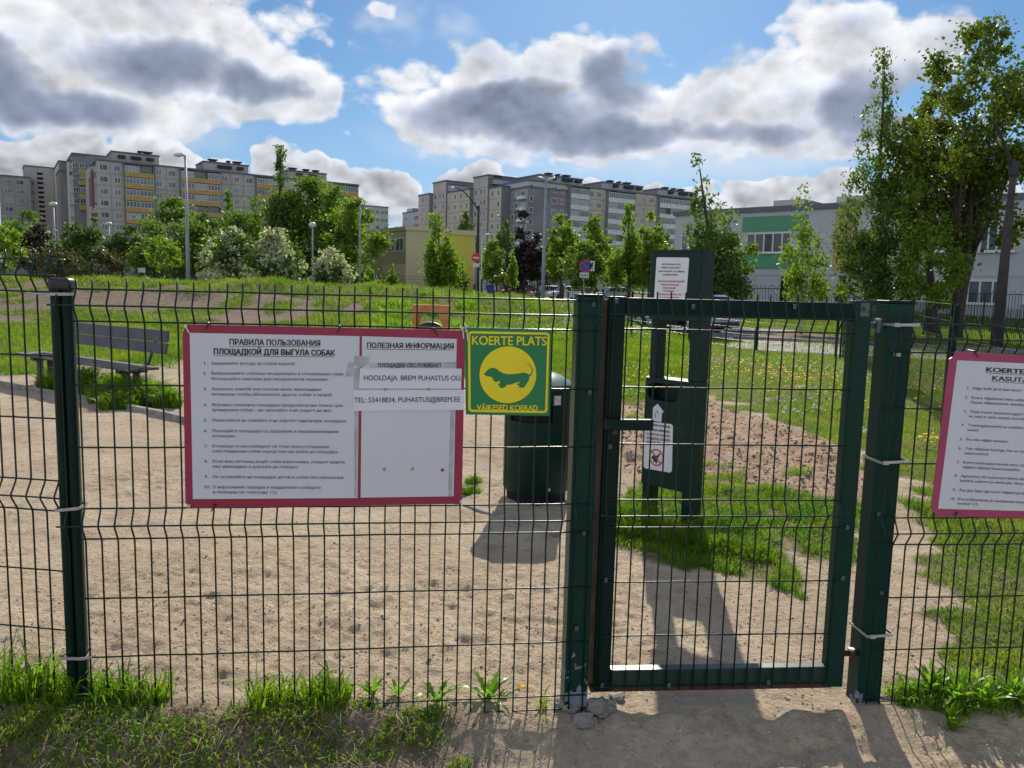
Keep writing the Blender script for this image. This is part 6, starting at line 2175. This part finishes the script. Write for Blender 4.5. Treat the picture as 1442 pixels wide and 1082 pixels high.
t_ = sign_pole('no_entry_sign', 'round red no entry sign with a white plate below, by the yellow wall', 671.5, 410, 356, 59.7, 0.035)
disc_at(t_, 670.5, 363, 6.2, 59.7, 'signred', -0.06, 'sign_disc')
plate_at(t_, 666.3, 674.8, 362, 364.6, 59.7, 'signwhite', -0.075, 'white_bar')
plate_at(t_, 666, 675, 371, 376.5, 59.7, 'signwhite', -0.06, 'sub_plate')
t_ = sign_pole('no_stopping_sign', 'round blue and red no parking sign with white plates in front of the parked cars', 823, 418, 366, 50, 0.03)
disc_at(t_, 824.5, 375, 8.6, 50, 'signred', -0.05, 'sign_disc')
disc_at(t_, 824.5, 375, 6.7, 50, 'signblue', -0.064, 'blue_field')
c_ = at(824.5, 375, 50)
rr2 = 6.9 * 50 / FPX
a = math.radians(-45)
u = Vector((math.cos(a), math.sin(a))) * rr2
nv = Vector((-math.sin(a), math.cos(a))) * 0.035
c2 = Vector((c_.x - t_.location.x, c_.z - t_.location.z))
MB().prism([c2 - u - nv, c2 + u - nv, c2 + u + nv, c2 - u + nv], -0.070, -0.065, 'y').obj('red_slash', M['signred'], t_)
p_ = plate_at(t_, 831, 837, 367.5, 382, 50, 'signwhite', -0.05, 'arrow_plate')
plate_at(t_, 833.2, 834.8, 369.5, 377, 50, 'ink', -0.056, 'black_bar', 0.004, p_)
plate_at(t_, 833.2, 834.8, 378.6, 380.2, 50, 'ink', -0.056, 'black_dot', 0.004, p_)
p_ = plate_at(t_, 816.5, 829, 384, 391.5, 50, 'signwhite', -0.05, 'sub_plate')
for k in range(5):
    plate_at(t_, 818 + k * 2.1, 819.3 + k * 2.1, 386 + (k % 2), 389 + (k % 2), 50, 'ink_soft', -0.056, 'mark', 0.004, p_)
t_ = sign_pole('round_blue_sign', 'small round blue sign with a white mark before the porch of the yellow building', 530.5, 400, 386, 56, 0.02)
disc_at(t_, 530.5, 390, 2.9, 56, 'signblue', -0.05, 'sign_disc')
plate_at(t_, 529.7, 531.3, 388.4, 391.6, 56, 'signwhite', -0.056, 'white_mark', 0.004)

# white booth and board on the left
c_ = at(181, 386, 74)
zg = gz1(c_.x, 74)
bt = thing('portable_booth', 'small white domed booth far behind the bank on the left', 'booth', (c_.x, 74, zg))
MB().box(-0.38, 0.38, -0.38, 0.38, 0, 1.25).obj('cabin', M['school_grey'], bt, bevel=0.05)
m_ = MB().prism([(0.42 * math.cos(math.pi * k / 10), 1.25 + 0.42 * math.sin(math.pi * k / 10)) for k in range(11)], -0.4, 0.4, 'y')
m_.obj('domed_roof', M['signwhite'], bt)
MB().box(-0.22, 0.22, -0.40, -0.385, 0.1, 1.1).obj('door', M['glass_mid'], bt)
c_ = at(199.5, 383, 62)
zg = gz1(c_.x, 62)
bd = thing('white_board', 'plain white board on two legs by the far left fence', 'board', (c_.x, 62, zg))
zb_ = at(199.5, 384, 62).z - zg
MB().box(-0.28, 0.28, -0.03, 0.0, zb_, zb_ + 0.36).obj('panel', M['signwhite'], bd)
for sx in (-0.24, 0.24):
    MB().tube([(sx, 0.02, -0.1), (sx, 0.02, zb_)], 0.02, 6).obj('leg', M['lamp_steel'], bd)
c_ = at(691, 395, 64)
zg = gz1(c_.x, 64)
bb = thing('blue_bin', 'small blue waste container by the thin white pole', 'waste container', (c_.x, 64, zg))
MB().prism([(-0.24, 0.05), (0.24, 0.05), (0.30, 0.95), (-0.30, 0.95)], -0.28, 0.28, 'y').obj('tub', M['signblue'], bb, bevel=0.03)
MB().box(-0.32, 0.32, -0.3, 0.3, 0.951, 1.02).obj('lid', M['vent'], bb, bevel=0.02)


# ------------------------------------------------------------------ cars
def car(label, px, Y, heading, paint, estate=False, L=4.35, W=1.78, H=1.47, plate=False, glasskey='glass', z=None, group='parked cars'):
    c_ = at(px, 412, Y)
    zg = gz1(c_.x, Y) if z is None else z
    t_ = thing('parked_car', label, 'car', (c_.x, Y, zg), math.radians(heading), group)
    pm = material('car paint', paint, 0.25, coat=0.6, spec=0.6)
    hl, hw = L / 2, W / 2
    # side outline of the body, front at +x
    lower = [(-hl, 0.32), (-hl + 0.02, 0.62), (-hl + 0.05, 0.90), (-hl + 0.30 if not estate else -hl + 0.10, 0.95), (0.55, 0.93), (1.0, 0.90), (hl - 0.30, 0.76), (hl - 0.04, 0.60), (hl, 0.36), (hl - 0.1, 0.22),
             (1.72, 0.22), (1.68, 0.45), (1.52, 0.60), (1.30, 0.64), (1.08, 0.60), (0.93, 0.45), (0.90, 0.20), (-0.88, 0.20), (-0.92, 0.45), (-1.07, 0.60), (-1.29, 0.64), (-1.51, 0.60), (-1.66, 0.45), (-1.70, 0.24), (-hl + 0.08, 0.26)]
    m_ = MB()
    n = len(lower)
    vs = []
    for s_, ins in ((-hw, 0.0), (-hw + 0.0, 0.0), (hw, 0.0)):
        pass
    rows_ = [(-hw + 0.10, 0.05), (-hw, 0.0), (hw, 0.0), (hw - 0.10, 0.05)]
    for y_, sh_ in rows_:
        for (x_, z_) in lower:
            zc_ = 0.55
            vs.append((x_ * (1 - sh_ * 0.4), y_, zc_ + (z_ - zc_) * (1 - sh_ * 1.4)))
    fs = []
    for r_ in range(3):
        for k in range(n):
            k2 = (k + 1) % n
            fs.append((r_ * n + k, r_ * n + k2, (r_ + 1) * n + k2, (r_ + 1) * n + k))
    fs += [tuple(range(n)), tuple(range(3 * n, 4 * n))]
    m_.add(vs, fs)
    m_.obj('body', pm, t_, smooth_angle=38)
    # glasshouse and roof
    b0, b1 = (-hl + 0.12 if estate else -hl + 0.25), 1.05
    r0, r1 = (-hl + 0.42 if estate else -hl + 0.85), 0.25
    g = [(b0, -hw + 0.08, 0.93), (b1, -hw + 0.08, 0.91), (b1, hw - 0.08, 0.91), (b0, hw - 0.08, 0.93), (r0, -hw + 0.26, H - 0.07), (r1, -hw + 0.26, H - 0.07), (r1, hw - 0.26, H - 0.07), (r0, hw - 0.26, H - 0.07)]
    MB().add(g, [(0, 1, 2, 3), (7, 6, 5, 4), (0, 4, 5, 1), (1, 5, 6, 2), (2, 6, 7, 3), (3, 7, 4, 0)]).obj('windows', M[glasskey], t_)
    MB().add([(r0 - 0.04, -hw + 0.23, H - 0.068), (r1 + 0.05, -hw + 0.23, H - 0.068), (r1 + 0.05, hw - 0.23, H - 0.068), (r0 - 0.04, hw - 0.23, H - 0.068), (r0 + 0.1, -hw + 0.36, H), (r1 - 0.2, -hw + 0.36, H), (r1 - 0.2, hw - 0.36, H), (r0 + 0.1, hw - 0.36, H)],
             [(0, 1, 2, 3), (7, 6, 5, 4), (0, 4, 5, 1), (1, 5, 6, 2), (2, 6, 7, 3), (3, 7, 4, 0)]).obj('roof', pm, t_, bevel=0.02)
    for sy in (-1, 1):
        for (xa, xb) in ((b1, r1), (b0, r0), (-0.25, -0.25)):
            MB().tube([(xa, sy * (hw - 0.075), 0.92), (xb, sy * (hw - 0.245), H - 0.06)], 0.035, 5).obj('pillar', pm, t_)
        for x_ in (1.30, -1.29):
            w_ = MB().lathe([(0.20, -0.10), (0.31, -0.09), (0.325, 0.0), (0.31, 0.09), (0.20, 0.10)], 20)
            w_.xform(Matrix.Translation((x_, sy * (hw - 0.10), 0.325)) @ Matrix.Rotation(math.pi / 2, 4, 'X'))
            wo_ = w_.obj('wheel', M['tyre'], t_, smooth_angle=40)
            r_ = MB().lathe([(0.05, 0.0), (0.20, -0.02), (0.19, -0.012), (0.06, -0.01)], 14)
            r_.xform(Matrix.Translation((x_, sy * (hw + 0.003), 0.325)) @ Matrix.Rotation(math.pi / 2 * sy, 4, 'X'))
            r_.obj('rim', M['strap'], wo_)
        MB().box(hl - 0.20, hl - 0.015, sy * (hw - 0.30) - 0.16, sy * (hw - 0.30) + 0.16, 0.58, 0.70).obj('headlight', M['glass_pale'], t_, bevel=0.02)
        MB().box(-hl + 0.002, -hl + 0.09, sy * (hw - 0.18) - 0.12, sy * (hw - 0.18) + 0.12, 0.66, 0.86).obj('tail_light', M['signred'], t_, bevel=0.02)
        MB().box(0.62, 0.82, sy * (hw + 0.08) - 0.09, sy * (hw + 0.08) + 0.09, 0.93, 1.04).obj('wing_mirror', pm, t_, bevel=0.02)
    MB().box(-hl - 0.03, -hl + 0.06, -hw + 0.08, hw - 0.08, 0.26, 0.46).obj('rear_bumper', M['vent'] if plate else pm, t_, bevel=0.02)
    if plate:
        p_ = MB().box(-hl - 0.040, -hl - 0.031, -0.26, 0.26, 0.50, 0.61).obj('number_plate', M['signwhite'], t_)
        MB().box(-hl - 0.043, -hl - 0.041, -0.20, 0.24, 0.52, 0.59).obj('plate_text', M['ink_soft'], p_)
    return t_


car('dark red hatchback parked left of the other cars, beside a person in black', 731, 92, 200, (0.25, 0.015, 0.03), L=4.0)
car('silver grey car parked right of the red one, behind the tall twin headed lamp', 767, 92, 205, (0.42, 0.44, 0.47))
car('bright white silver car parked third from the left', 797, 90, 208, (0.60, 0.60, 0.63))
car('dark car parked behind the round no parking sign', 823, 104, 200, (0.05, 0.06, 0.08))
car('pale blue grey car parked rightmost of the far row', 860, 84, 200, (0.36, 0.37, 0.44))
car('small dark car half hidden behind shrubs right of the yellow building', 646, 96, 190, (0.04, 0.04, 0.05), L=3.9)
car('light grey estate car with a number plate, parked close behind the far mesh fence', 958, 31.5, 128, (0.33, 0.34, 0.36), estate=True, L=4.5, plate=True)

# ------------------------------------------------------------------ person in black by the red car
c_ = at(729.5, 405, 86)
zg = gz1(c_.x, 86)
pe = thing('person', 'person in black clothes standing beside the dark red car', 'person', (c_.x, 86, zg), 0.3)
joints = {'pel': ((0, 0, 0.95), 0.15), 'ch': ((0, 0, 1.30), 0.17), 'nk': ((0, -0.01, 1.50), 0.06), 'hd': ((0, -0.03, 1.62), 0.095), 'hd2': ((0, -0.02, 1.72), 0.09),
          'sl': ((0.19, 0, 1.42), 0.065), 'el': ((0.26, 0.02, 1.14), 0.05), 'hl': ((0.25, -0.06, 0.88), 0.035), 'sr': ((-0.19, 0, 1.42), 0.065), 'er': ((-0.27, 0.02, 1.14), 0.05), 'hr': ((-0.25, -0.07, 0.88), 0.035),
          'kl': ((0.11, -0.02, 0.50), 0.07), 'al': ((0.13, 0.02, 0.08), 0.045), 'fl': ((0.14, -0.14, 0.04), 0.035), 'kr': ((-0.10, -0.04, 0.50), 0.07), 'ar': ((-0.12, 0.03, 0.08), 0.045), 'fr': ((-0.13, -0.13, 0.04), 0.035),
          'tl': ((0.10, 0, 0.88), 0.095), 'tr': ((-0.10, 0, 0.88), 0.095)}
ks = list(joints)
ed = [('pel', 'ch'), ('ch', 'nk'), ('nk', 'hd'), ('hd', 'hd2'), ('ch', 'sl'), ('sl', 'el'), ('el', 'hl'), ('ch', 'sr'), ('sr', 'er'), ('er', 'hr'), ('pel', 'tl'), ('tl', 'kl'), ('kl', 'al'), ('al', 'fl'), ('pel', 'tr'), ('tr', 'kr'), ('kr', 'ar'), ('ar', 'fr')]
me_ = bpy.data.meshes.new('body')
me_.from_pydata([joints[k][0] for k in ks], [(ks.index(a), ks.index(b)) for a, b in ed], [])
po = inst('body', me_, pe)
sk = po.modifiers.new('skin', 'SKIN')
me_.skin_vertices or None
for i, k in enumerate(ks):
    me_.skin_vertices[0].data[i].radius = (joints[k][1],) * 2
    me_.skin_vertices[0].data[i].use_root = k == 'pel'
po.modifiers.new('sub', 'SUBSURF').render_levels = 1
me_.materials.append(material('black clothing', (0.015, 0.015, 0.018), 0.9))
MB().lathe([(0.04, 1.58), (0.092, 1.60), (0.094, 1.68), (0.07, 1.74)], 10, 0, -0.045).obj('face', material('skin tone', (0.42, 0.24, 0.17), 0.7), pe, smooth=True)
MB().lathe([(0.08, 1.66), (0.108, 1.70), (0.085, 1.79), (0.02, 1.815)], 12, 0, -0.012).obj('hair', M['bark'], pe, smooth=True)
# ------------------------------------------------------------------ trees
def tree(name, label, px, pyt, hw, Y, kind, fol, n=None, leaf=1.9, trunk='bark', group=None, py_crown=None, lean=0.0, tr=None, pxb=None, density=1.0, gaps=0.0, forks=1, cat='tree', limbs=8, aspect=1.6, lobe=0.22):
    top = at(px, pyt, Y)
    bx = at(pxb if pxb is not None else px, 407, Y).x
    zg = gz1(bx, Y)
    t_ = thing(name, label, cat, (bx, Y, zg), 0, group)
    H = top.z - zg
    R = hw * Y / FPX * 1.12
    tx = top.x - bx
    zc0 = (at(px, py_crown, Y).z - zg) if py_crown else H * 0.18
    zc0 = max(0.02 * H, zc0)
    hc = H - zc0
    r_ = np.random.default_rng(abs(hash((round(px), round(pyt), name.count('e')))) % 100000 if False else int(px * 7 + pyt * 13) % 99991)

    def env(t):
        if kind == 'broad':
            return np.clip(np.sin(np.pi * np.clip(t * 0.86 + 0.10, 0, 1)) ** 0.62, 0.12, 1)
        if kind == 'birch':
            return np.clip(1.15 * (1 - t) ** 0.5 * (0.70 + 0.30 * np.sin(np.pi * np.clip(t * 1.1 + 0.2, 0, 1))), 0.10, 1)
        if kind == 'cone':
            return np.clip((1 - t) ** 0.85 * (0.92 + 0.12 * np.sin(t * 40)), 0.03, 1)
        if kind == 'shrub':
            return np.clip(np.sqrt(np.clip(1 - t ** 2.2, 0, 1)), 0.1, 1)
        return np.clip(np.sin(np.pi * np.clip(t * 0.9 + 0.08, 0, 1)) ** 0.8, 0.1, 1)
    # lobes: bunches of foliage on the ends of limbs
    asp = hc / max(0.2, 2 * R)
    K = int(np.clip(1.5 * asp / lobe ** 2, 24, 240))
    tt_ = r_.random(K * 12)
    tt_ = tt_[r_.random(K * 12) < env(tt_) ** 1.4 + 0.04]
    t = tt_[:K] if len(tt_) >= K else np.concatenate([tt_, r_.random(K - len(tt_))])
    a = r_.random(K) * 2 * np.pi
    rho = r_.random(K) ** 0.42
    e_ = env(t)
    lr = R * lobe * (0.70 + 0.80 * r_.random(K)) * (0.40 + 0.60 * e_)
    rad = np.maximum(R * e_ - lr * 0.6, 0) * rho
    wob = 1 + 0.28 * np.sin(a * 2 + r_.random() * 6) * r_.random(K)
    lx = tx * t + rad * np.cos(a) * wob
    ly = rad * np.sin(a) * wob * 0.9
    lz = zc0 + hc * t * 0.97
    lz = np.clip(lz, zc0 + lr * 0.3, H - lr * 0.55)
    lz[0], lx[0], ly[0] = H - lr[0] * 0.6, tx, 0
    lh = lr * {'birch': 1.5, 'broad': 0.80, 'cone': 0.42, 'shrub': 0.75}.get(kind, 0.9)
    s_ = leaf * Y / 794.0
    if n is None:
        area = (2 * hw * (hc * FPX / Y)) * 0.5 * 0.78        # crown area in render pixels
        n = int(area / (leaf * leaf * 0.62) * 4.0 * density)
    n = int(np.clip(n, 300, 90000))
    w_ = lr * lh
    pick_ = r_.choice(K, n, p=w_ / w_.sum())
    d3 = r_.normal(size=(n, 3))
    d3 /= np.linalg.norm(d3, axis=1)[:, None]
    rr = r_.random(n) ** 0.55 * (1 + 0.25 * r_.random(n))
    P_ = np.stack([lx[pick_] + d3[:, 0] * rr * lr[pick_], ly[pick_] + d3[:, 1] * rr * lr[pick_], lz[pick_] + d3[:, 2] * rr * lh[pick_]], 1)
    # stray sprays outside the bunches keep the outline ragged
    st = r_.random(n) < 0.34
    P_[st] += r_.normal(size=(st.sum(), 3)) * (lr[pick_][st] * (0.62 if leaf < 2.2 else 0.5))[:, None]
    if kind == 'birch':
        P_[:, 2] -= (np.abs(r_.normal(size=n)) * R * 0.22) * (r_.random(n) < 0.4)
    P_[:, 2] = np.clip(P_[:, 2], zc0 * 0.6 if kind != 'shrub' else 0.03, H + 0.1)
    sz = s_ * (0.6 + 0.8 * r_.random(n)) * 0.5
    u = r_.normal(size=(n, 3))
    u /= np.linalg.norm(u, axis=1)[:, None]
    v = np.cross(u, r_.normal(size=(n, 3)))
    v /= np.linalg.norm(v, axis=1)[:, None]
    if kind == 'birch':
        u[:, 2] -= 0.9
        u /= np.linalg.norm(u, axis=1)[:, None]
        v = np.cross(u, v)
        v /= np.linalg.norm(v, axis=1)[:, None]
    u = u * (sz * aspect ** 0.5 * 1.25)[:, None]
    v = v * (sz / aspect ** 0.5 * 1.25)[:, None]
    V = np.stack([P_ - u, P_ + v, P_ + u, P_ - v], 1).reshape(-1, 3)
    Fq = np.arange(4 * n).reshape(n, 4)
    inst('crown', np_mesh('crown', V, Fq, fol if isinstance(fol, bpy.types.Material) else F_[fol]), t_)
    # trunk and limbs
    r0 = tr if tr else max(0.04, 0.022 * H)
    m_ = MB()
    th = min(H * (0.93 if kind in ('birch', 'cone') else 0.6), H)
    for f in range(forks):
        off = (f - (forks - 1) / 2) * R * 0.35
        pts = []
        for k in range(7):
            tt = k / 6
            sp_ = max(0, tt - 0.12) ** 1.2
            pts.append((tx * tt * th / H + off * sp_ + r_.normal() * 0.012 * H * (k > 1) * 0.5, r_.normal() * 0.006 * H * (k > 1) + (off * sp_ * 0.4), -0.15 + (th + 0.15) * tt))
        m_.tube(pts, [r0 * (1.25 if k == 0 else 1) * (1 - 0.86 * k / 6) / (1 if forks == 1 else 1.25) + 0.004 for k in range(7)], 7)
    order = np.argsort(-lr)[:limbs]
    for k in order:
        zb_ = max(zc0 * 0.75, lz[k] - (abs(lx[k]) + abs(ly[k])) * 0.9 - 0.1 * H)
        zb_ = min(zb_, th * 0.9)
        f = int(r_.integers(forks))
        tt = zb_ / th
        off = (f - (forks - 1) / 2) * R * 0.35 * max(0, tt - 0.12) ** 1.2
        p0 = Vector((tx * zb_ / H + off, off * 0.4, zb_))
        p1 = Vector((lx[k], ly[k], lz[k]))
        pm_ = p0.lerp(p1, 0.5) + Vector((0, 0, -0.08 * (p1 - p0).length))
        rl = r0 * 0.30 * (1 - 0.6 * tt)
        m_.tube([p0, pm_, p1], [rl, rl * 0.6, rl * 0.25], 5, False)
    m_.obj('trunk', M[trunk], t_, smooth=True)
    return t_


G1_ = 'trees in front of the left apartment block'
G2_ = 'trees between the building groups'
G3_ = 'blossoming shrubs'
G4_ = 'trees before the school'
G5_ = 'far background trees'
tree('young_tree', 'light green young tree cut by the left edge of the photo', 4, 320, 31, 52, 'broad', 'fresh', group=G1_, py_crown=372)
tree('tree', 'bright green round tree in front of the far left block', 42, 297, 32, 82, 'broad', 'mid', group=G1_, py_crown=375)
tree('dark_tree', 'dark red brown leaved tree next to the bright round tree at far left', 52, 318, 26, 70, 'broad', 'redleaf', group=G1_, py_crown=392, density=1.5)
tree('tree', 'hazy grey green tree right of the ball headed lamp', 104, 314, 18, 88, 'broad', 'deep', group=G1_, py_crown=360)
tree('tree', 'taller hazy green tree under the left block gable', 133, 308, 28, 88, 'broad', 'deep', group=G1_, py_crown=372)
tree('willow_shrub', 'wide brownish olive shrub along the far left fence', 75, 352, 42, 66, 'shrub', 'olive', group='olive shrubs', cat='shrub', density=1.2)
tree('willow_shrub', 'brownish olive shrub left of the white booth', 140, 350, 36, 68, 'shrub', 'olive', group='olive shrubs', cat='shrub', density=1.2)
tree('tree', 'dark green round tree behind the distant ball headed lamp', 180, 318, 26, 90, 'broad', 'deep', group=G1_, py_crown=380, density=1.3)
tree('tree', 'dense green tree filling behind the tall oval headed lamp foot', 272, 312, 36, 84, 'broad', 'mid', group=G1_, py_crown=395, density=1.3, lobe=0.30)
tree('tree', 'rounded green tree above the middle of the creamy shrubs', 343, 300, 36, 82, 'broad', 'mid', group=G1_, py_crown=395, density=1.3, lobe=0.30)
tree('tree', 'full green tree under the tallest birch', 408, 272, 40, 84, 'broad', 'mid', group=G1_, py_crown=395, density=1.3, lobe=0.30)
tree('tree', 'full green tree above the short grey post', 452, 258, 40, 84, 'broad', 'fresh', group=G1_, py_crown=395, density=1.3, lobe=0.30)
tree('tree', 'low green tree right of the white board', 208, 338, 26, 76, 'broad', 'mid', group=G1_, py_crown=395, density=1.3, lobe=0.30)
tree('young_tree', 'small yellow green tree right of the white booth', 228, 334, 24, 60, 'broad', 'fresh', group=G1_, py_crown=380, density=0.7)
tree('tree', 'wide dense green tree behind the tall oval headed lamp', 246, 280, 47, 96, 'broad', 'mid', group=G1_, py_crown=385, density=1.4)
tree('tree', 'narrow green tree right of the tall oval headed lamp', 288, 300, 26, 92, 'broad', 'deep', group=G1_, py_crown=385, density=1.3)
tree('birch', 'slender birch in front of the second ochre balcony stack', 322, 270, 20, 100, 'birch', 'mid', group=G1_, py_crown=350, density=1.5)
tree('birch', 'slim birch left of the tallest birch', 357, 281, 18, 98, 'birch', 'mid', group=G1_, py_crown=350, density=1.5)
tree('birch', 'tallest slim birch rising above the left block roofline', 394, 208, 22, 78, 'birch', 'birch', group=G1_, py_crown=380, density=1.9)
tree('tree', 'broad green tree right of the tallest birch', 432, 252, 52, 80, 'broad', 'mid', group=G1_, py_crown=392, density=1.5)
tree('tree', 'bushy green tree beside the round headed lamp', 474, 264, 40, 76, 'broad', 'mid', group=G1_, py_crown=392, density=1.4)
tree('tree', 'green tree overlapping the corner of the yellow building', 497, 280, 38, 72, 'broad', 'fresh', group=G1_, py_crown=398, density=1.3)
tree('tree', 'dark green tree standing between slim birch and tallest birch', 372, 300, 31, 90, 'broad', 'deep', group=G1_, py_crown=390, density=1.4)
for px, pyt, hw, Y, lb in ((330, 323, 40, 56, 'blossoming shrub in the middle of the creamy white group'), (388, 326, 44, 54, 'widest creamy blossoming shrub left of the short grey post'), (300, 338, 18, 58, 'small blossoming shrub at the left end of the creamy group'), (468, 350, 32, 52, 'low creamy blossoming shrub right of the short grey post')):
    t_ = tree('blossom_shrub', lb, px, pyt, hw, Y, 'shrub', 'deep', group=G3_, cat='shrub', density=1.3)
    tt = tree('x', '', px, pyt - 1, hw * 1.02, Y - 0.6, 'shrub', 'blossom', density=0.55, leaf=2.4)
    bl_ = [c for c in tt.children if c.name.startswith('crown')][0]
    bl_.name = 'blossom'
    bl_.parent = t_
    bl_.location = (0, -0.6, 0)
    for c in list(tt.children):
        if c != bl_:
            bpy.data.objects.remove(c)
    bpy.data.objects.remove(tt)
for px, pyt, hw, Y, lb in ((553, 373, 8, 55, 'thin sapling before the dark porch'), (524, 382, 12, 58, 'low blossoming bush below the porch windows'), (652, 363, 6, 60, 'tiny sapling against the yellow wall'), (722, 354, 9, 62, 'narrow yellow green sapling before the dark spruce')):
    tree('sapling', lb, px, pyt, hw, Y, 'birch', 'fresh', group='saplings', py_crown=402, density=1.0, leaf=2.2)
tree('birch', 'young leaning birch in front of the beige wall', 614, 304, 27, 52, 'birch', 'fresh', group=G2_, py_crown=398, pxb=627, density=1.6)
tree('bush', 'low dark bush at the foot of the young leaning birch', 642, 388, 20, 56, 'shrub', 'deep', group='low bushes', cat='shrub')
tree('birch', 'birch rising behind the flat yellow roof', 655, 299, 16, 130, 'birch', 'birch', group=G2_, py_crown=345, density=1.9)
tree('birch', 'hazy birch behind the short armed timber lamp', 712, 312, 14, 130, 'birch', 'birch', group=G2_, py_crown=350, density=1.5)
tree('bush', 'round green bush between the two timber lamps', 694, 338, 20, 90, 'shrub', 'mid', group='low bushes', cat='shrub', density=1.3)
tree('spruce', 'dark almost black spruce right of the short armed timber lamp', 737, 298, 27, 84, 'cone', 'dark', group=G2_, py_crown=402, density=2.2, lobe=0.25)
tree('dark_tree', 'dark brown leaved tree tight against the right side of the spruce', 757, 330, 20, 82, 'broad', 'dark', group=G2_, py_crown=402, density=1.8)
tree('linden', 'fresh green rounded tree right of the twin headed lamp', 790, 303, 25, 74, 'broad', 'fresh', group=G2_, py_crown=388, density=1.5)
tree('linden', 'pointed green tree behind the round no parking sign', 838, 306, 27, 72, 'broad', 'fresh', group=G2_, py_crown=390, density=1.5)
tree('linden', 'low bushy green tree directly around the round no parking sign', 820, 342, 36, 58, 'broad', 'mid', group=G2_, py_crown=404, density=1.5)
tree('poplar', 'tall light green tree left of the dispenser head', 886, 290, 24, 56, 'birch', 'fresh', group=G2_, py_crown=398, density=1.7)
tree('poplar', 'light green tree between the tall one and the white school corner', 915, 298, 26, 54, 'broad', 'fresh', group=G2_, py_crown=402, density=1.2)
tree('birch', 'grey green birch against the right end of the middle block', 932, 306, 15, 80, 'birch', 'birch', group=G2_, py_crown=380, density=1.6)
tree('birch', 'wind bent birch just right of the dispenser head', 982, 220, 42, 40, 'birch', 'birch', group=G4_, py_crown=412, pxb=1014, density=0.95, leaf=2.3, limbs=16)
tree('birch', 'lower leafy half of a second birch right of the dispenser head', 1028, 300, 34, 41, 'broad', 'mid', group=G4_, py_crown=408, density=0.6, leaf=2.3)
tree('birch', 'young slender birch in front of the green school band', 1132, 262, 30, 36, 'birch', 'fresh', group=G4_, py_crown=420, trunk='bark_birch', tr=0.06, density=0.55, leaf=2.1)
tree('birch', 'tallest birch on the right, before the tan school panel', 1244, 72, 54, 36, 'birch', 'birch', group=G4_, py_crown=415, density=0.72, leaf=2.1, limbs=30, tr=0.17, lobe=0.15, aspect=1.9)
tree('maple', 'huge forked maple filling the top right corner of the photo', 1395, 30, 118, 34, 'broad', 'maple', group=G4_, py_crown=350, pxb=1352, density=0.95, leaf=2.8, limbs=24, tr=0.30, forks=3, lobe=0.15, aspect=1.2)
tree('maple', 'lower light green maple overlapping the forked trunk', 1290, 248, 42, 33, 'broad', 'fresh', group=G4_, py_crown=432, pxb=1330, density=0.75, leaf=2.7, limbs=14, tr=0.10, aspect=1.3)
tree('maple', 'dark leafy maple wedged between tallest birch and huge maple', 1315, 92, 46, 38, 'broad', 'maple', group=G4_, py_crown=330, density=0.80, leaf=2.7, limbs=16, lobe=0.2, aspect=1.3)
tree('maple', 'shrubby maple growing at the picket fence right of the tallest birch', 1222, 330, 40, 35, 'broad', 'mid', group=G4_, py_crown=425, density=0.55, leaf=2.5)
for px, pyt, hw, Y, f_, lb in ((-90, 322, 60, 80, 'mid', 'green tree standing left of the photo edge'), (-220, 310, 80, 85, 'deep', 'dark tree further left outside the photo')):
    tree('tree', lb, px, pyt, hw, Y, 'broad', f_, n=6000, group=G5_, py_crown=395)
FAR_LABELS = ['far tree just outside the left edge of the photo', 'far dark tree behind the hazy pair under the gable', 'far dark tree behind the white booth', 'far green tree behind the blossoming shrubs',
              'far dark tree between the big green trees and the pale green block', 'far tree behind the beige roof corner', 'farthest small dark tree in the gap between the two skylines',
              'far green tree behind the two timber lamps', 'far dark tree behind the twin headed lamp', 'far dark tree behind the no parking sign', 'far dark tree behind the light green pair by the dispenser']
k = 0
for px, pyt, hw, Y, f_ in ((-30, 330, 40, 120, 'mid'), (95, 340, 30, 130, 'deep'), (215, 340, 30, 130, 'deep'), (300, 345, 30, 120, 'mid'), (520, 345, 25, 150, 'deep'), (545, 330, 18, 160, 'mid'), (562, 322, 12, 200, 'deep'), (700, 345, 26, 150, 'mid'), (770, 345, 30, 120, 'deep'), (860, 350, 30, 110, 'mid'), (930, 352, 26, 100, 'deep')):
    tree('tree', FAR_LABELS[k], px, pyt, hw, Y, 'broad', f_, group=G5_, py_crown=400, density=1.3)
    k += 1

# ------------------------------------------------------------------ fit the print to its lines, then turn it into plain meshes
bpy.context.view_layer.update()
dg = bpy.context.evaluated_depsgraph_get()
for o, wd_, bold in TEXTS:
    me_ = bpy.data.meshes.new_from_object(o.evaluated_get(dg))
    xs_ = [v.co.x for v in me_.vertices]
    if not xs_:
        continue
    w0 = max(xs_) - min(xs_)
    if bold > 0:
        bm = bmesh.new()
        bm.from_mesh(me_)
        g0 = bm.verts[:] + bm.edges[:] + bm.faces[:]
        sh_ = bold * (max(v.co.y for v in me_.vertices) - min(v.co.y for v in me_.vertices))
        for k_, (dx_, dy_) in enumerate(((1, 0), (-1, 0), (0, 0.6), (0, -0.6))):
            r_ = bmesh.ops.duplicate(bm, geom=g0)
            bmesh.ops.translate(bm, verts=[x for x in r_['geom'] if isinstance(x, bmesh.types.BMVert)], vec=(dx_ * sh_, dy_ * sh_, 0.00003 * (k_ + 1)))
        bm.to_mesh(me_)
        bm.free()
    n_ = bpy.data.objects.new(o.name.split('.')[0], me_)
    C.objects.link(n_)
    n_.parent = o.parent
    n_.location = o.location.copy()
    n_.rotation_euler = o.rotation_euler.copy()
    n_.scale = (wd_ / w0 if w0 > 1e-6 else 1, 1, 1)
    cu_ = o.data
    bpy.data.objects.remove(o)
    bpy.data.curves.remove(cu_)
